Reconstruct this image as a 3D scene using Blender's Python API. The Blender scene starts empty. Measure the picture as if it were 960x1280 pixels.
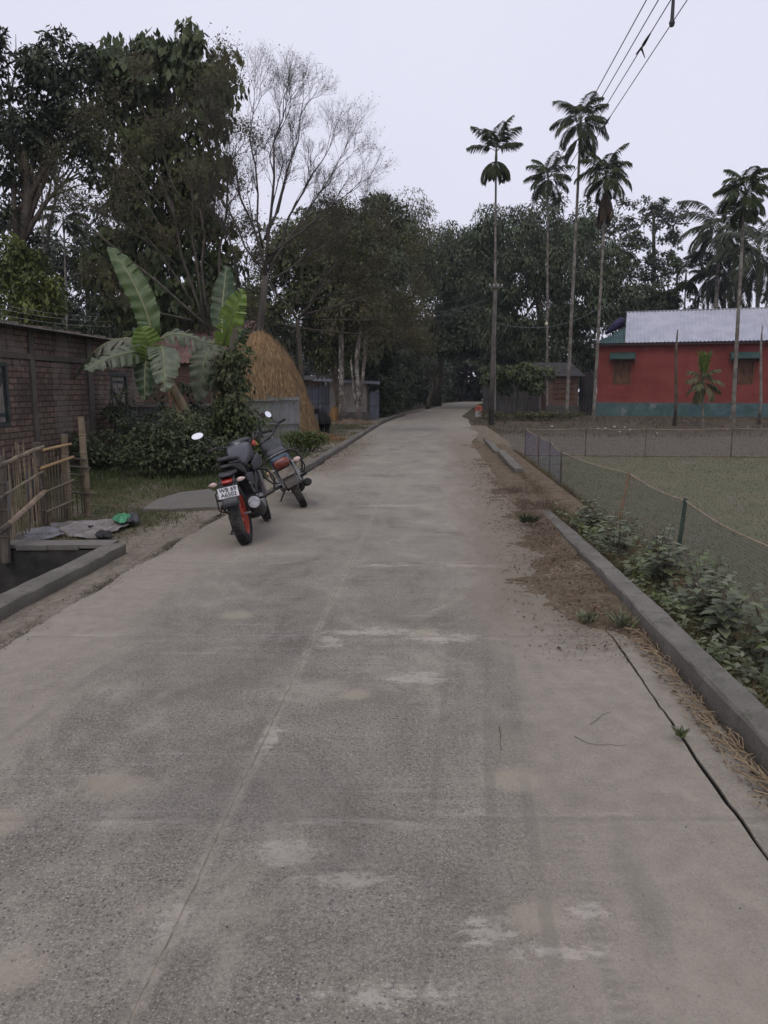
import bpy, math, random
import numpy as np
from math import radians as R, sin, cos, pi
from mathutils import Vector, Matrix

S = bpy.context.scene
rnd = random.Random(7)
rng = np.random.default_rng(11)

# ------------------------------------------------------------------ camera
CAM_H = 1.55; PITCH = R(9.05); F = 960.0
cam_d = bpy.data.cameras.new('camera'); cam = bpy.data.objects.new('camera', cam_d)
S.collection.objects.link(cam); S.camera = cam
cam.location = (0, 0, CAM_H); cam.rotation_euler = (pi/2 - PITCH, 0, 0)
cam_d.sensor_fit = 'VERTICAL'; cam_d.sensor_height = 36; cam_d.lens = 27.0
cam_d.clip_start = 0.05; cam_d.clip_end = 1500

# ------------------------------------------------------------------ sky and sun
SUN_EL, SUN_AZ = R(52), R(200)
w = bpy.data.worlds.new('World'); S.world = w; w.use_nodes = True
nt = w.node_tree; bg = nt.nodes['Background']
sky = nt.nodes.new('ShaderNodeTexSky'); sky.sky_type = 'NISHITA'; sky.sun_disc = False
sky.sun_elevation = SUN_EL; sky.sun_rotation = SUN_AZ; sky.dust_density = 4; sky.air_density = 1.0
cl = nt.nodes.new('ShaderNodeMix'); cl.data_type = 'RGBA'; cl.inputs[0].default_value = 0.88
cl.inputs[7].default_value = (8.25, 8.25, 9.75, 1)          # the closed overcast cloud layer
wc = nt.nodes.new('ShaderNodeTexCoord'); wn = nt.nodes.new('ShaderNodeTexNoise'); wn.inputs['Scale'].default_value = 1.6; wn.inputs['Detail'].default_value = 4
nt.links.new(wc.outputs['Generated'], wn.inputs['Vector']); wm = nt.nodes.new('ShaderNodeMix'); wm.data_type = 'RGBA'
wm.inputs[6].default_value = (7.85, 7.9, 9.5, 1); wm.inputs[7].default_value = (9.2, 9.15, 10.4, 1)   # thinner and thicker cloud
nt.links.new(wn.outputs[0], wm.inputs[0]); nt.links.new(wm.outputs[2], cl.inputs[7])
nt.links.new(sky.outputs[0], cl.inputs[6]); nt.links.new(cl.outputs[2], bg.inputs[0])
bg.inputs[1].default_value = 0.10
sd = bpy.data.lights.new('sun', 'SUN'); sd.energy = 0.95; sd.angle = R(24); sd.color = (1, 0.94, 0.82)
so = bpy.data.objects.new('sun', sd); S.collection.objects.link(so)
so.rotation_euler = (pi/2 - SUN_EL, 0, pi - SUN_AZ)
vs = S.view_settings; vs.view_transform = 'Standard'; vs.look = 'None'; vs.gamma = 1; vs.use_curve_mapping = False
vs.exposure = 0.0
S.cycles.max_bounces = 6; S.cycles.diffuse_bounces = 3; S.cycles.transparent_max_bounces = 12
S.cycles.use_denoising = True

# ------------------------------------------------------------------ picture <-> place
def ray(px, py):
    u = (px-480)/F; v = (640-py)/F
    return Vector((u, cos(PITCH)+v*sin(PITCH), -sin(PITCH)+v*cos(PITCH)))
def gp(px, py, z=0.0):
    d = ray(px, py); t = (z-CAM_H)/d.z
    return Vector((d.x*t, d.y*t, z))
def at(px, py, Y):
    d = ray(px, py); t = Y/d.y
    return Vector((d.x*t, Y, CAM_H + d.z*t))
_CY = [-20, 30, 38, 46, 56, 66, 84, 100, 130, 400]
_CX = [-0.74-20*.0638, 1.17, 1.75, 2.75, 4.2, 5.7, 8.3, 11.5, 19, 110]
_yy = np.arange(-20, 400, .5); _xx = np.interp(_yy, _CY, _CX)
_k = np.ones(17)/17; _xs = np.convolve(np.pad(_xx, 8, mode='edge'), _k, 'valid'); _xs[:30] = _xx[:30]
def xc(Y): return np.interp(Y, _yy, _xs)
def rd(d, Y, z=0.0): return Vector((float(xc(Y))+d, Y, z))
def sstep(a, b, x):
    t = np.clip((np.asarray(x, float)-a)/(b-a), 0, 1); return t*t*(3-2*t)
def gh(X, Y):
    """height of the ground sheet"""
    X = np.asarray(X, float); Y = np.asarray(Y, float); d = X-xc(Y)
    bump = .018*np.sin(X*2.1+Y*.7)*np.cos(Y*1.7-X) + .012*np.sin(X*5.3)*np.cos(Y*4.1)
    left = -.01 + bump*sstep(-2.3, -3.2, d) + 0.0*d
    field = -.36 + .4*sstep(31, 38, Y)
    k = sstep(2.3, 3.1, d)*sstep(60, 40, Y)
    k = np.where(d > 2.25, k, 0); 
    right = -.02*(1-k) + field*k + bump*.8
    z = np.where(d < 0, left, right)
    z = np.where((np.abs(d) < 1.84) | ((d > 0) & (d < 1.96) & (Y < 5.05)), -.10, z)
    z = np.where((d > 1.84) & (d < 1.96) & (Y < 5.05), -.32, z)
    pit = (d < -2.36) & (d > -4.9) & (Y < 7.32) & (Y > 2.0)
    z = np.where(pit, -1.25 + bump*3, z)
    return z
def g1(X, Y): return float(gh(X, Y))

# ------------------------------------------------------------------ mesh building
COL = S.collection
class MB:
    def __init__(s): s.v = []; s.f = []
    def add(s, vs, fs, m=None):
        o = len(s.v)
        s.v += [tuple(m @ Vector(q)) if m else tuple(q) for q in vs]
        s.f += [tuple(i+o for i in q) for q in fs]
    def box(s, c, size, rot=None):
        x, y, z = [q/2 for q in size]
        m = Matrix.Translation(Vector(c)) @ (rot.to_4x4() if rot else Matrix())
        s.add([(-x,-y,-z),(x,-y,-z),(x,y,-z),(-x,y,-z),(-x,-y,z),(x,-y,z),(x,y,z),(-x,y,z)],
              [(3,2,1,0),(4,5,6,7),(0,1,5,4),(1,2,6,5),(2,3,7,6),(3,0,4,7)], m)
    def tube(s, pts, rad, n=8, cap=True):
        pts = [Vector(p) for p in pts]
        if not hasattr(rad, '__len__'): rad = [rad]*len(pts)
        prev = None; vs = []
        for i, p in enumerate(pts):
            t = (pts[min(i+1, len(pts)-1)] - pts[max(i-1, 0)]).normalized()
            if prev is None:
                a = Vector((1,0,0)) if abs(t.x) < .9 else Vector((0,1,0))
            else: a = prev
            a = (a - t*a.dot(t)).normalized(); prev = a; b = t.cross(a)
            for k in range(n):
                q = 2*pi*k/n; vs.append(p + (a*cos(q)+b*sin(q))*rad[i])
        fs = [(i*n+k, i*n+(k+1)%n, (i+1)*n+(k+1)%n, (i+1)*n+k) for i in range(len(pts)-1) for k in range(n)]
        if cap: fs += [tuple(range(n))[::-1], tuple((len(pts)-1)*n+k for k in range(n))]
        s.add(vs, fs)
    def loft(s, secs, n=20, cap=True):
        """secs: (centre, half_w, half_h, exponent, axis_w, axis_h)"""
        vs = []
        for sc in secs:
            c, hw, hh = Vector(sc[0]), sc[1], sc[2]; e = sc[3] if len(sc) > 3 else 2.4
            aw = Vector(sc[4]) if len(sc) > 4 else Vector((0,1,0)); ah = Vector(sc[5]) if len(sc) > 5 else Vector((0,0,1))
            for k in range(n):
                q = 2*pi*k/n; cx, cy = cos(q), sin(q)
                X = abs(cx)**(2/e)*(1 if cx >= 0 else -1); Y = abs(cy)**(2/e)*(1 if cy >= 0 else -1)
                vs.append(c + aw*hw*X + ah*hh*Y)
        fs = [(i*n+k, i*n+(k+1)%n, (i+1)*n+(k+1)%n, (i+1)*n+k) for i in range(len(secs)-1) for k in range(n)]
        if cap: fs += [tuple(range(n))[::-1], tuple((len(secs)-1)*n+k for k in range(n))]
        s.add(vs, fs)
    def ring(s, prof, c, axis='y', n=40, m=None):
        """revolve closed profile (r, h) about an axis through c"""
        k = len(prof); vs = []
        for i in range(n):
            q = 2*pi*i/n
            for r, h in prof:
                if axis == 'y': vs.append((c[0]+r*cos(q), c[1]+h, c[2]+r*sin(q)))
                elif axis == 'z': vs.append((c[0]+r*cos(q), c[1]+r*sin(q), c[2]+h))
                else: vs.append((c[0]+h, c[1]+r*cos(q), c[2]+r*sin(q)))
        fs = [(i*k+j, i*k+(j+1)%k, ((i+1)%n)*k+(j+1)%k, ((i+1)%n)*k+j) for i in range(n) for j in range(k)]
        s.add(vs, fs, m)
    def ball(s, c, r, n=12):
        r = r if hasattr(r, '__len__') else (r, r, r); vs = []; fs = []
        for i in range(n//2+1):
            a = pi*i/(n//2)
            for k in range(n):
                q = 2*pi*k/n; vs.append((c[0]+r[0]*sin(a)*cos(q), c[1]+r[1]*sin(a)*sin(q), c[2]+r[2]*cos(a)))
        for i in range(n//2):
            for k in range(n): fs.append((i*n+k, (i+1)*n+k, (i+1)*n+(k+1)%n, i*n+(k+1)%n))
        s.add(vs, fs)
    def build(s, name, mat, parent=None, smooth=False, m=None):
        me = bpy.data.meshes.new(name)
        vs_ = [tuple(m @ Vector(q)) for q in s.v] if m else s.v
        me.from_pydata(vs_, [], s.f); me.update()
        if smooth: me.polygons.foreach_set('use_smooth', [True]*len(me.polygons))
        if smooth == 'auto':
            try: me.set_sharp_from_angle(angle=R(38))
            except Exception: pass
        me.materials.append(mat)
        o = bpy.data.objects.new(name, me); COL.objects.link(o)
        if parent: o.parent = parent
        return o

def npmesh(name, verts, nper, mat, parent=None, smooth=False, origin=None):
    """many separate small faces with nper corners each: verts (N, nper, 3)"""
    N = len(verts); me = bpy.data.meshes.new(name)
    v = np.ascontiguousarray(verts, dtype=np.float32).reshape(-1)
    if origin is not None: v = (v.reshape(-1, 3)-np.array(origin, dtype=np.float32)).reshape(-1)
    me.vertices.add(N*nper); me.vertices.foreach_set('co', v)
    me.loops.add(N*nper); me.loops.foreach_set('vertex_index', np.arange(N*nper, dtype=np.int32))
    me.polygons.add(N); me.polygons.foreach_set('loop_start', np.arange(0, N*nper, nper, dtype=np.int32))
    me.update(calc_edges=True)
    me.polygons.foreach_set('use_smooth', [bool(smooth)]*N)
    me.materials.append(mat)
    o = bpy.data.objects.new(name, me); COL.objects.link(o)
    if origin is not None and not parent: o.location = origin
    if parent: o.parent = parent
    return o

def tag(o, label=None, cat=None, group=None, kind=None):
    if label: o['label'] = label
    if cat: o['category'] = cat
    if group: o['group'] = group
    if kind: o['kind'] = kind
    return o
def empty(name, loc, label, cat, rz=0, group=None):
    o = bpy.data.objects.new(name, None); COL.objects.link(o); o.empty_display_size = .2
    o.location = loc; o.rotation_euler = (0, 0, rz); return tag(o, label, cat, group)
def copy_tree(o, parent=None):
    c = o.copy(); COL.objects.link(c)
    if parent: c.parent = parent
    for ch in list(o.children): copy_tree(ch, c)
    return c

# ------------------------------------------------------------------ materials
class NT:
    def __init__(s, name):
        s.m = bpy.data.materials.new(name); s.m.use_nodes = True; s.t = s.m.node_tree
        s.b = s.t.nodes['Principled BSDF']; s.out = s.t.nodes['Material Output']; s._tc = None
    def n(s, ty): return s.t.nodes.new(ty)
    def set(s, inp, v):
        if isinstance(v, bpy.types.NodeSocket): s.t.links.new(v, inp)
        elif isinstance(v, tuple) and len(v) == 3 and inp.type == 'RGBA': inp.default_value = (*v, 1)
        else: inp.default_value = v
    def tc(s, k='Object'):
        if not s._tc: s._tc = s.n('ShaderNodeTexCoord')
        return s._tc.outputs[k]
    def map(s, vec, scale=(1,1,1), loc=(0,0,0), rot=(0,0,0)):
        m = s.n('ShaderNodeMapping'); s.set(m.inputs[0], vec); m.inputs[1].default_value = loc
        m.inputs[2].default_value = rot; m.inputs[3].default_value = scale; return m.outputs[0]
    def noise(s, vec, scale, detail=3, rough=.55, dist=0.0):
        q = s.n('ShaderNodeTexNoise'); s.set(q.inputs['Vector'], vec); q.inputs['Scale'].default_value = scale
        q.inputs['Detail'].default_value = detail; q.inputs['Roughness'].default_value = rough
        q.inputs['Distortion'].default_value = dist; return q.outputs[0]
    def voro(s, vec, scale, feature='F1', rand=1.0):
        q = s.n('ShaderNodeTexVoronoi'); q.feature = feature; s.set(q.inputs['Vector'], vec)
        q.inputs['Scale'].default_value = scale; q.inputs['Randomness'].default_value = rand
        return q.outputs['Distance'], (q.outputs['Color'] if feature == 'F1' else None)
    def math(s, op, a, b=0.0, c=None, clamp=False):
        q = s.n('ShaderNodeMath'); q.operation = op; q.use_clamp = clamp
        s.set(q.inputs[0], a); s.set(q.inputs[1], b)
        if c is not None: s.set(q.inputs[2], c)
        return q.outputs[0]
    def ss(s, x, a, b):
        q = s.n('ShaderNodeMapRange'); q.interpolation_type = 'SMOOTHSTEP'; s.set(q.inputs[0], x)
        if a < b: q.inputs[1].default_value = a; q.inputs[2].default_value = b
        else:
            q.inputs[1].default_value = b; q.inputs[2].default_value = a
            q.inputs[3].default_value = 1; q.inputs[4].default_value = 0
        return q.outputs[0]
    def mix(s, f, a, b, mode='MIX'):
        q = s.n('ShaderNodeMix'); q.data_type = 'RGBA'; q.blend_type = mode
        s.set(q.inputs[0], f); s.set(q.inputs[6], a); s.set(q.inputs[7], b); return q.outputs[2]
    def sep(s, v):
        q = s.n('ShaderNodeSeparateXYZ'); s.set(q.inputs[0], v); return q.outputs
    def comb(s, x, y, z=0.0):
        q = s.n('ShaderNodeCombineXYZ'); s.set(q.inputs[0], x); s.set(q.inputs[1], y); s.set(q.inputs[2], z); return q.outputs[0]
    def bump(s, h, st=.3, dist=.01, normal=None):
        q = s.n('ShaderNodeBump'); q.inputs['Strength'].default_value = st; q.inputs['Distance'].default_value = dist
        s.set(q.inputs['Height'], h)
        if normal: s.set(q.inputs['Normal'], normal)
        return q.outputs[0]
    def fin(s, col, rough=.7, metal=0.0, normal=None, spec=.4):
        s.set(s.b.inputs['Base Color'], col); s.set(s.b.inputs['Roughness'], rough)
        s.set(s.b.inputs['Metallic'], metal); s.b.inputs['Specular IOR Level'].default_value = spec
        if normal: s.set(s.b.inputs['Normal'], normal)
        return s.m

def plain(name, col, rough=.6, metal=0.0, var=.25, scale=6, bump=.15, spec=.4, dirt=None, dirt_amt=.5):
    n = NT(name); v = n.tc(); f = n.noise(v, scale, 5, .6)
    a = tuple(c*(1-var) for c in col); b = tuple(min(1, c*(1+var)) for c in col)
    c = n.mix(n.ss(f, .3, .7), a, b)
    if dirt: c = n.mix(n.math('MULTIPLY', n.ss(n.noise(v, scale*.35, 6, .7), .45, .65), dirt_amt), c, dirt)
    return n.fin(c, rough, metal, n.bump(n.noise(v, scale*6, 3), bump, .005) if bump else None, spec)

def leafmat(name, a, b, c=None, trans=.25, rough=.55, scale=.6, spec=.3):
    n = NT(name); g = n.n('ShaderNodeNewGeometry')
    f = n.ss(g.outputs['Random Per Island'], 0, 1)
    col = n.mix(f, a, b)
    if c: col = n.mix(n.ss(n.noise(g.outputs['Position'], scale, 2), .48, .68), col, c)
    n.fin(col, rough, spec=spec)
    tr = n.n('ShaderNodeBsdfTranslucent'); n.set(tr.inputs[0], col)
    mx = n.n('ShaderNodeMixShader'); mx.inputs[0].default_value = trans
    n.t.links.new(n.b.outputs[0], mx.inputs[1]); n.t.links.new(tr.outputs[0], mx.inputs[2])
    n.t.links.new(mx.outputs[0], n.out.inputs[0]); return n.m

def barkmat(name, a, b, sc=6, moss=None):
    n = NT(name); v = n.tc(); m = n.map(v, (1, 1, .35)); f = n.noise(m, sc, 6, .65)
    c = n.mix(n.ss(f, .35, .65), a, b)
    if moss: c = n.mix(n.ss(n.noise(v, 1.7, 4, .6), .5, .62), c, moss)
    return n.fin(c, .85, normal=n.bump(f, .6, .03), spec=.2)
# ================================================================== SETTING
def dl(Y): return -1.87 + .25*sstep(9.5, 14, Y)
def dr(Y): return 1.87 + .5*sstep(22, 28, Y)*sstep(46, 40, Y)

def road_material():
    n = NT('road_concrete'); v = n.tc(); uv = n.tc('UV'); s3 = n.sep(uv); d, s = s3[0], s3[1]
    big = n.noise(v, .55, 4, .6); med = n.noise(v, 3.2, 6, .7); fine = n.noise(v, 60, 5, .75)
    c = n.mix(n.ss(big, .35, .65), (.148, .129, .106), (.217, .191, .156))
    c = n.mix(n.ss(med, .32, .68), c, (.240, .214, .184))
    g = n.ss(fine, .38, .64); c = n.mix(n.math('MULTIPLY', g, .72), c, (.075, .067, .061))
    g2 = n.ss(n.noise(v, 150, 3, .8), .52, .66); c = n.mix(n.math('MULTIPLY', g2, .55), c, (.42, .385, .345))
    g3 = n.ss(n.noise(n.map(v, loc=(3, 7, 1)), 115, 4, .8), .54, .64); c = n.mix(n.math('MULTIPLY', g3, .60), c, (.048, .043, .040))
    c = n.mix(n.math('MULTIPLY', n.ss(s, 3.5, 11), .42), c, (.278, .247, .206))
    mo = n.noise(n.map(v, (1, .6, 1), loc=(9, 4, 2)), 1.5, 9, .74, .6); c = n.mix(n.math('MULTIPLY', n.ss(mo, .48, .64), .55), c, (.305, .276, .225)); c = n.mix(n.math('MULTIPLY', n.ss(mo, .48, .34), .50), c, (.074, .064, .055))
    # brushed transverse marks
    st = n.noise(n.comb(n.math('MULTIPLY', d, .9), n.math('MULTIPLY', s, 16)), 1, 5, .7)
    c = n.mix(n.math('MULTIPLY', n.ss(st, .56, .70), .40), c, (.30, .28, .265))
    c = n.mix(n.math('MULTIPLY', n.ss(st, .42, .28), .35), c, (.10, .093, .088))
    # exposed aggregate: dark, blue-grey and pale pebbles
    wear = n.ss(n.noise(v, 1.1, 4, .6), .34, .56)
    for sc, th, col, k in ((48, .26, (.045, .043, .05), .85), (30, .20, (.06, .055, .062), .8), (62, .30, (.34, .315, .28), .75), (26, .17, (.30, .25, .18), .6)):
        dist, vc = n.voro(n.map(v, loc=(sc, k, 0)), sc*1.1); hs = n.sep(vc)
        m = n.math('MULTIPLY', n.ss(dist, th, th-.08), n.math('GREATER_THAN', hs[0], .52))
        m = n.math('MULTIPLY', m, n.math('MULTIPLY', n.math('MULTIPLY', wear, .95, None), k))
        c = n.mix(m, c, col)
    # fine sand trodden and driven into both edges
    w1 = n.noise(n.comb(n.math('MULTIPLY', d, 2.2), n.math('MULTIPLY', s, .35)), 1, 6, .65, .3)
    le = n.ss(n.math('ADD', d, n.math('MULTIPLY', w1, 1.6)), .05, -.75)
    ri = n.ss(n.math('ADD', d, n.math('MULTIPLY', w1, -1.3)), .15, .85)
    sand = n.math('MAXIMUM', le, ri)
    sandc = n.mix(n.ss(n.noise(v, 9, 5, .7), .3, .7), (.222, .197, .159), (.291, .260, .211))
    c = n.mix(n.math('MULTIPLY', sand, .70), c, sandc)
    c = n.mix(n.math('MULTIPLY', g3, .22), c, (.07, .062, .054)); c = n.mix(n.math('MULTIPLY', g2, .14), c, (.42, .385, .34))
    # pale worn scars (position, half sizes in metres)
    nd = n.math('MULTIPLY', n.math('SUBTRACT', n.noise(v, 4.5, 7, .75), .5), 2.6)
    def patch(px, py, a, b, k=1.0):
        p = gp(px, py); dd = p.x-float(xc(p.y)); ss_ = p.y
        e1 = n.math('POWER', n.math('MULTIPLY', n.math('SUBTRACT', d, dd), 1/a), 2.0)
        e2 = n.math('POWER', n.math('MULTIPLY', n.math('SUBTRACT', s, ss_), 1/b), 2.0)
        e = n.math('ADD', n.math('SQRT', n.math('ADD', e1, e2)), n.math('MULTIPLY', nd, k))
        return n.ss(e, 1.0, .72)
    def many(lst, k=1.0):
        o = None
        for q in lst: m = patch(*q, k); o = m if o is None else n.math('MAXIMUM', o, m)
        return o
    def patch(px, py, a, b, k=1.0):
        p = gp(px, py); dd = p.x-float(xc(p.y))
        e1 = n.math('POWER', n.math('MULTIPLY', n.math('SUBTRACT', d, dd), 1/a), 2.0)
        e2 = n.math('POWER', n.math('MULTIPLY', n.math('SUBTRACT', s, p.y), 1/b), 2.0)
        return n.ss(n.math('SQRT', n.math('ADD', e1, e2)), 1.7, .1)
    white = many([(365,1065,.13,.10),(420,1100,.20,.05),(470,790,.42,.10),(550,797,.30,.13),(415,802,.10,.16),(525,848,.26,.12),
                  (600,707,.35,.10),(480,707,.30,.08),(335,925,.05,.22),(216,1150,.05,.10),(605,1165,.10,.07),(735,1140,.08,.05),(485,632,.4,.12),
                  (700,1190,.16,.04),(500,1245,.2,.05)], 1.25)
    flk = n.noise(n.map(v, (1, 2.2, 1)), 7, 9, .82, .2)
    flk = n.math('ADD', n.math('MULTIPLY', flk, .62), n.math('MULTIPLY', n.noise(v, 34, 6, .8), .38))
    white = n.ss(n.math('ADD', flk, n.math('MULTIPLY', white, .150)), .575, .665)
    c = n.mix(n.math('MULTIPLY', white, .55), c, (.42, .385, .34))
    tan = many([(140,983,.16,.12),(15,1212,.11,.10),(0,1030,.10,.12),(640,975,.14,.12),(668,1145,.09,.09),(298,768,.15,.12),(445,868,.09,.08),(530,790,.10,.12)], .45)
    tan = n.ss(n.math('ADD', tan, n.math('MULTIPLY', n.math('SUBTRACT', n.noise(v, 6, 8, .75), .5), 1.7)), .25, .95)
    c = n.mix(n.math('MULTIPLY', tan, .6), c, (.300, .268, .205))
    dark = many([(420,1075,.30,.14),(300,1000,.5,.3),(480,650,.3,.3),(800,1110,.05,.3)], 1.0)
    c = n.mix(n.math('MULTIPLY', dark, .30), c, (.10, .094, .088))
    # pale edge of the centre joint, transverse joints
    dj = n.math('ADD', d, n.math('MULTIPLY', n.math('SUBTRACT', n.noise(v, 12, 6, .8), .5), .10)); jc = n.math('MULTIPLY', n.ss(n.math('ABSOLUTE', dj), .030, .006), n.ss(n.noise(n.map(v, loc=(5, 2, 0)), 8, 7, .75), .44, .60))
    c = n.mix(n.math('MULTIPLY', jc, .45), c, (.38, .345, .30))
    jd = n.math('MULTIPLY', n.ss(n.math('ABSOLUTE', d), .045, .01), .35); c = n.mix(jd, c, (.230, .210, .172))
    sj = n.math('ABSOLUTE', n.math('SUBTRACT', n.math('FRACT', n.math('ADD', n.math('MULTIPLY', n.math('ADD', s, n.math('MULTIPLY', nd, .006)), 1/2.1), -.238+.5)), .5))
    tj = n.ss(sj, .012, .003); tjw = n.math('MULTIPLY', n.ss(sj, .07, .0), n.ss(n.noise(n.map(v, (1, 4, 1)), 2.4, 6, .75), .50, .62))
    c = n.mix(n.math('MULTIPLY', tjw, .30), c, (.40, .365, .325))
    c = n.mix(n.math('MULTIPLY', tj, .20), c, (.11, .10, .095))
    # a hairline crack across the left lane
    # thin film of dry reddish soil carried on from the verges
    dn = n.noise(n.map(v, (1.4, .5, 1)), 1.6, 7, .72)
    r1 = n.math('MULTIPLY', n.ss(n.math('ADD', d, n.math('MULTIPLY', dn, 1.7)), 1.60, 2.35), n.math('MULTIPLY', n.ss(s, 4.0, 5.6), n.ss(s, 34, 20)))
    l1 = n.math('MULTIPLY', n.ss(n.math('ADD', d, n.math('MULTIPLY', dn, 1.6)), .15, -.45), n.math('MULTIPLY', n.ss(s, 13.5, 15.5), n.ss(s, 27, 21)))
    red = n.math('MAXIMUM', r1, l1)
    c = n.mix(n.math('MULTIPLY', red, .72), c, n.mix(n.ss(fine, .3, .7), (.110, .090, .064), (.178, .150, .112)))
    # tyre prints pressed into the sand on the right
    h = n.math('MULTIPLY', fine, .6)
    for dc, wd, fr in ((1.02, .028, 0), (1.16, .03, 0), (1.30, .035, 150), (.80, .02, 0), (-1.15, .03, 0), (-1.30, .03, 140)):
        wv = n.math('ADD', n.math('SUBTRACT', d, dc), n.math('MULTIPLY', n.math('SINE', n.math('MULTIPLY', s, .9)), .07))
        bnd = n.math('MULTIPLY', n.ss(n.math('ABSOLUTE', wv), wd, wd*.4), n.ss(s, 5.6, 3.6))
        if fr: bnd = n.math('MULTIPLY', bnd, n.math('ADD', n.math('MULTIPLY', n.math('SINE', n.math('MULTIPLY', s, fr)), .5), .5))
        bnd = n.math('MULTIPLY', bnd, n.ss(n.noise(v, 2.1, 4), .35, .6))
        h = n.math('SUBTRACT', h, n.math('MULTIPLY', bnd, 1.1))
        c = n.mix(n.math('MULTIPLY', bnd, .42), c, (.135, .122, .108))
    h = n.math('ADD', h, n.math('MULTIPLY', n.noise(v, 22, 4, .7), .8))
    h = n.math('SUBTRACT', h, n.math('MULTIPLY', tj, .8))
    return n.fin(c, .88, normal=n.bump(h, .55, .004), spec=.25)

M_road = road_material()
def sheet_from_grid(name, P, mat, uv=None, parent=None, smooth=True):
    a, b = P.shape[:2]; me = bpy.data.meshes.new(name)
    idx = np.arange(a*b).reshape(a, b)
    q = np.stack([idx[:-1,:-1], idx[:-1,1:], idx[1:,1:], idx[1:,:-1]], -1).reshape(-1, 4).astype(np.int32)
    me.vertices.add(a*b); me.vertices.foreach_set('co', P.reshape(-1).astype(np.float32))
    me.loops.add(len(q)*4); me.loops.foreach_set('vertex_index', q.reshape(-1))
    me.polygons.add(len(q)); me.polygons.foreach_set('loop_start', np.arange(0, len(q)*4, 4, dtype=np.int32))
    me.update(calc_edges=True)
    me.polygons.foreach_set('use_smooth', [bool(smooth)]*len(q))
    if uv is not None:
        l = me.uv_layers.new(name='UVMap'); l.data.foreach_set('uv', uv.reshape(-1, 2)[q.reshape(-1)].reshape(-1).astype(np.float32))
    me.materials.append(mat); o = bpy.data.objects.new(name, me); COL.objects.link(o)
    if parent: o.parent = parent
    return o
Ys = np.concatenate([np.arange(-6, 8, .06), np.arange(8, 30, .3), np.arange(30, 150, 1.0)])
def jit(Y, amp, seed):
    r = np.random.default_rng(seed); x = np.arange(-8, 152, .07); q = r.normal(0, 1, len(x)); q2 = np.convolve(q, np.ones(9)/3, 'same')
    return amp*np.interp(Y, x, q*.5+q2*.8)*(Y < 20)
jr = jit(Ys, .006, 3); jl = jit(Ys, .018, 4); jc_ = jit(Ys, .0030, 5)
D, SS = [], []
cols = []
for k, (a, b) in enumerate((('L', 0), ('R', 0))):
    if k == 0: e0 = dl(Ys)+jl; e1 = -.004+jc_
    else: e0 = .004+jc_; e1 = dr(Ys)+jr
    t = np.linspace(0, 1, 12)[None, :]; dd = e0[:, None]*(1-t)+e1[:, None]*t
    yy = np.repeat(Ys[:, None], 12, 1); P = np.stack([xc(yy)+dd, yy, np.zeros_like(dd)], -1)
    # chamfered rim going down so the slab has thickness
    lo = P[:, :1].copy(); lo[..., 2] = -.09; hi = P[:, -1:].copy(); hi[..., 2] = -.33
    P = np.concatenate([lo, P, hi], 1); U = np.stack([np.concatenate([dd[:, :1], dd, dd[:, -1:]], 1), np.repeat(Ys[:, None], 14, 1)], -1)
    tag(sheet_from_grid('road', P, M_road, U, smooth=False), kind='structure')
m = MB()
jf = plain('joint_filler', (.215, .185, .148), .95, var=.35, scale=14)
P = np.stack([np.stack([xc(Ys)+q, Ys, np.full_like(Ys, -.0018)], -1) for q in (-.05, .05)], 1)
tag(sheet_from_grid('road_joint', P, jf), kind='structure')

# ---- ground sheet
def ground_material():
    n = NT('ground'); v = n.tc(); uv = n.tc('UV'); s3 = n.sep(uv); d, s = s3[0], s3[1]
    f = n.noise(v, 2.0, 8, .7); f2 = n.noise(v, 14, 6, .7); f3 = n.noise(v, 60, 3, .7)
    soil = n.mix(n.ss(f2, .3, .7), (.075, .060, .046), (.150, .122, .094))
    soil = n.mix(n.math('MULTIPLY', n.ss(f3, .5, .7), .5), soil, (.21, .18, .145))
    # left verge: sandy strip by the road, then thin grass
    sandy = n.mix(n.ss(f2, .35, .65), (.175, .150, .120), (.235, .206, .168)); sandy = n.mix(n.math('MULTIPLY', n.ss(n.noise(n.map(v, (2, .5, 1)), 3, 6, .7), .50, .64), .5), sandy, (.10, .082, .06))
    gl = n.ss(n.math('ADD', d, n.math('MULTIPLY', f, 1.2)), -1.7, -2.2)
    near_bare = n.ss(s, 8.5, 6.5)
    green = n.mix(n.ss(f2, .35, .65), (.040, .055, .022), (.085, .090, .042))
    left = n.mix(gl, sandy, n.mix(n.ss(f, .42, .60), soil, green))
    left = n.mix(n.math('MULTIPLY', near_bare, n.ss(d, -2.5, -2.4)), left, sandy)
    # right: dry bank, then the sown beds, then ploughed earth, then the yards
    bank = n.mix(n.ss(f, .4, .62), (.092, .076, .054), (.150, .125, .085))
    bank = n.mix(n.math('MULTIPLY', n.ss(f2, .5, .65), .6), bank, (.06, .052, .03))
    bed = n.mix(n.ss(f2, .3, .7), (.100, .092, .064), (.165, .152, .112))
    bed = n.mix(n.math('MULTIPLY', n.ss(n.noise(v, .5, 4), .4, .6), .4), bed, (.10, .115, .07))
    plough = n.mix(n.ss(f2, .3, .7), (.085, .072, .060), (.155, .135, .115))
    c = n.mix(n.ss(d, 2.9, 3.3), bank, bed)
    c = n.mix(n.math('MULTIPLY', n.ss(s, 21.8, 22.4), n.ss(d, 2.9, 3.2)), c, plough)
    c = n.mix(n.ss(s, 31, 34), c, n.mix(n.ss(f, .4, .6), (.095, .072, .055), (.055, .052, .032)))
    c = n.mix(n.ss(d, -.2, .2), left, c)
    h = n.math('ADD', n.math('MULTIPLY', f2, 1.0), n.math('MULTIPLY', f3, .4))
    return n.fin(c, .95, normal=n.bump(h, .8, .03), spec=.15)
M_ground = ground_material()
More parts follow.
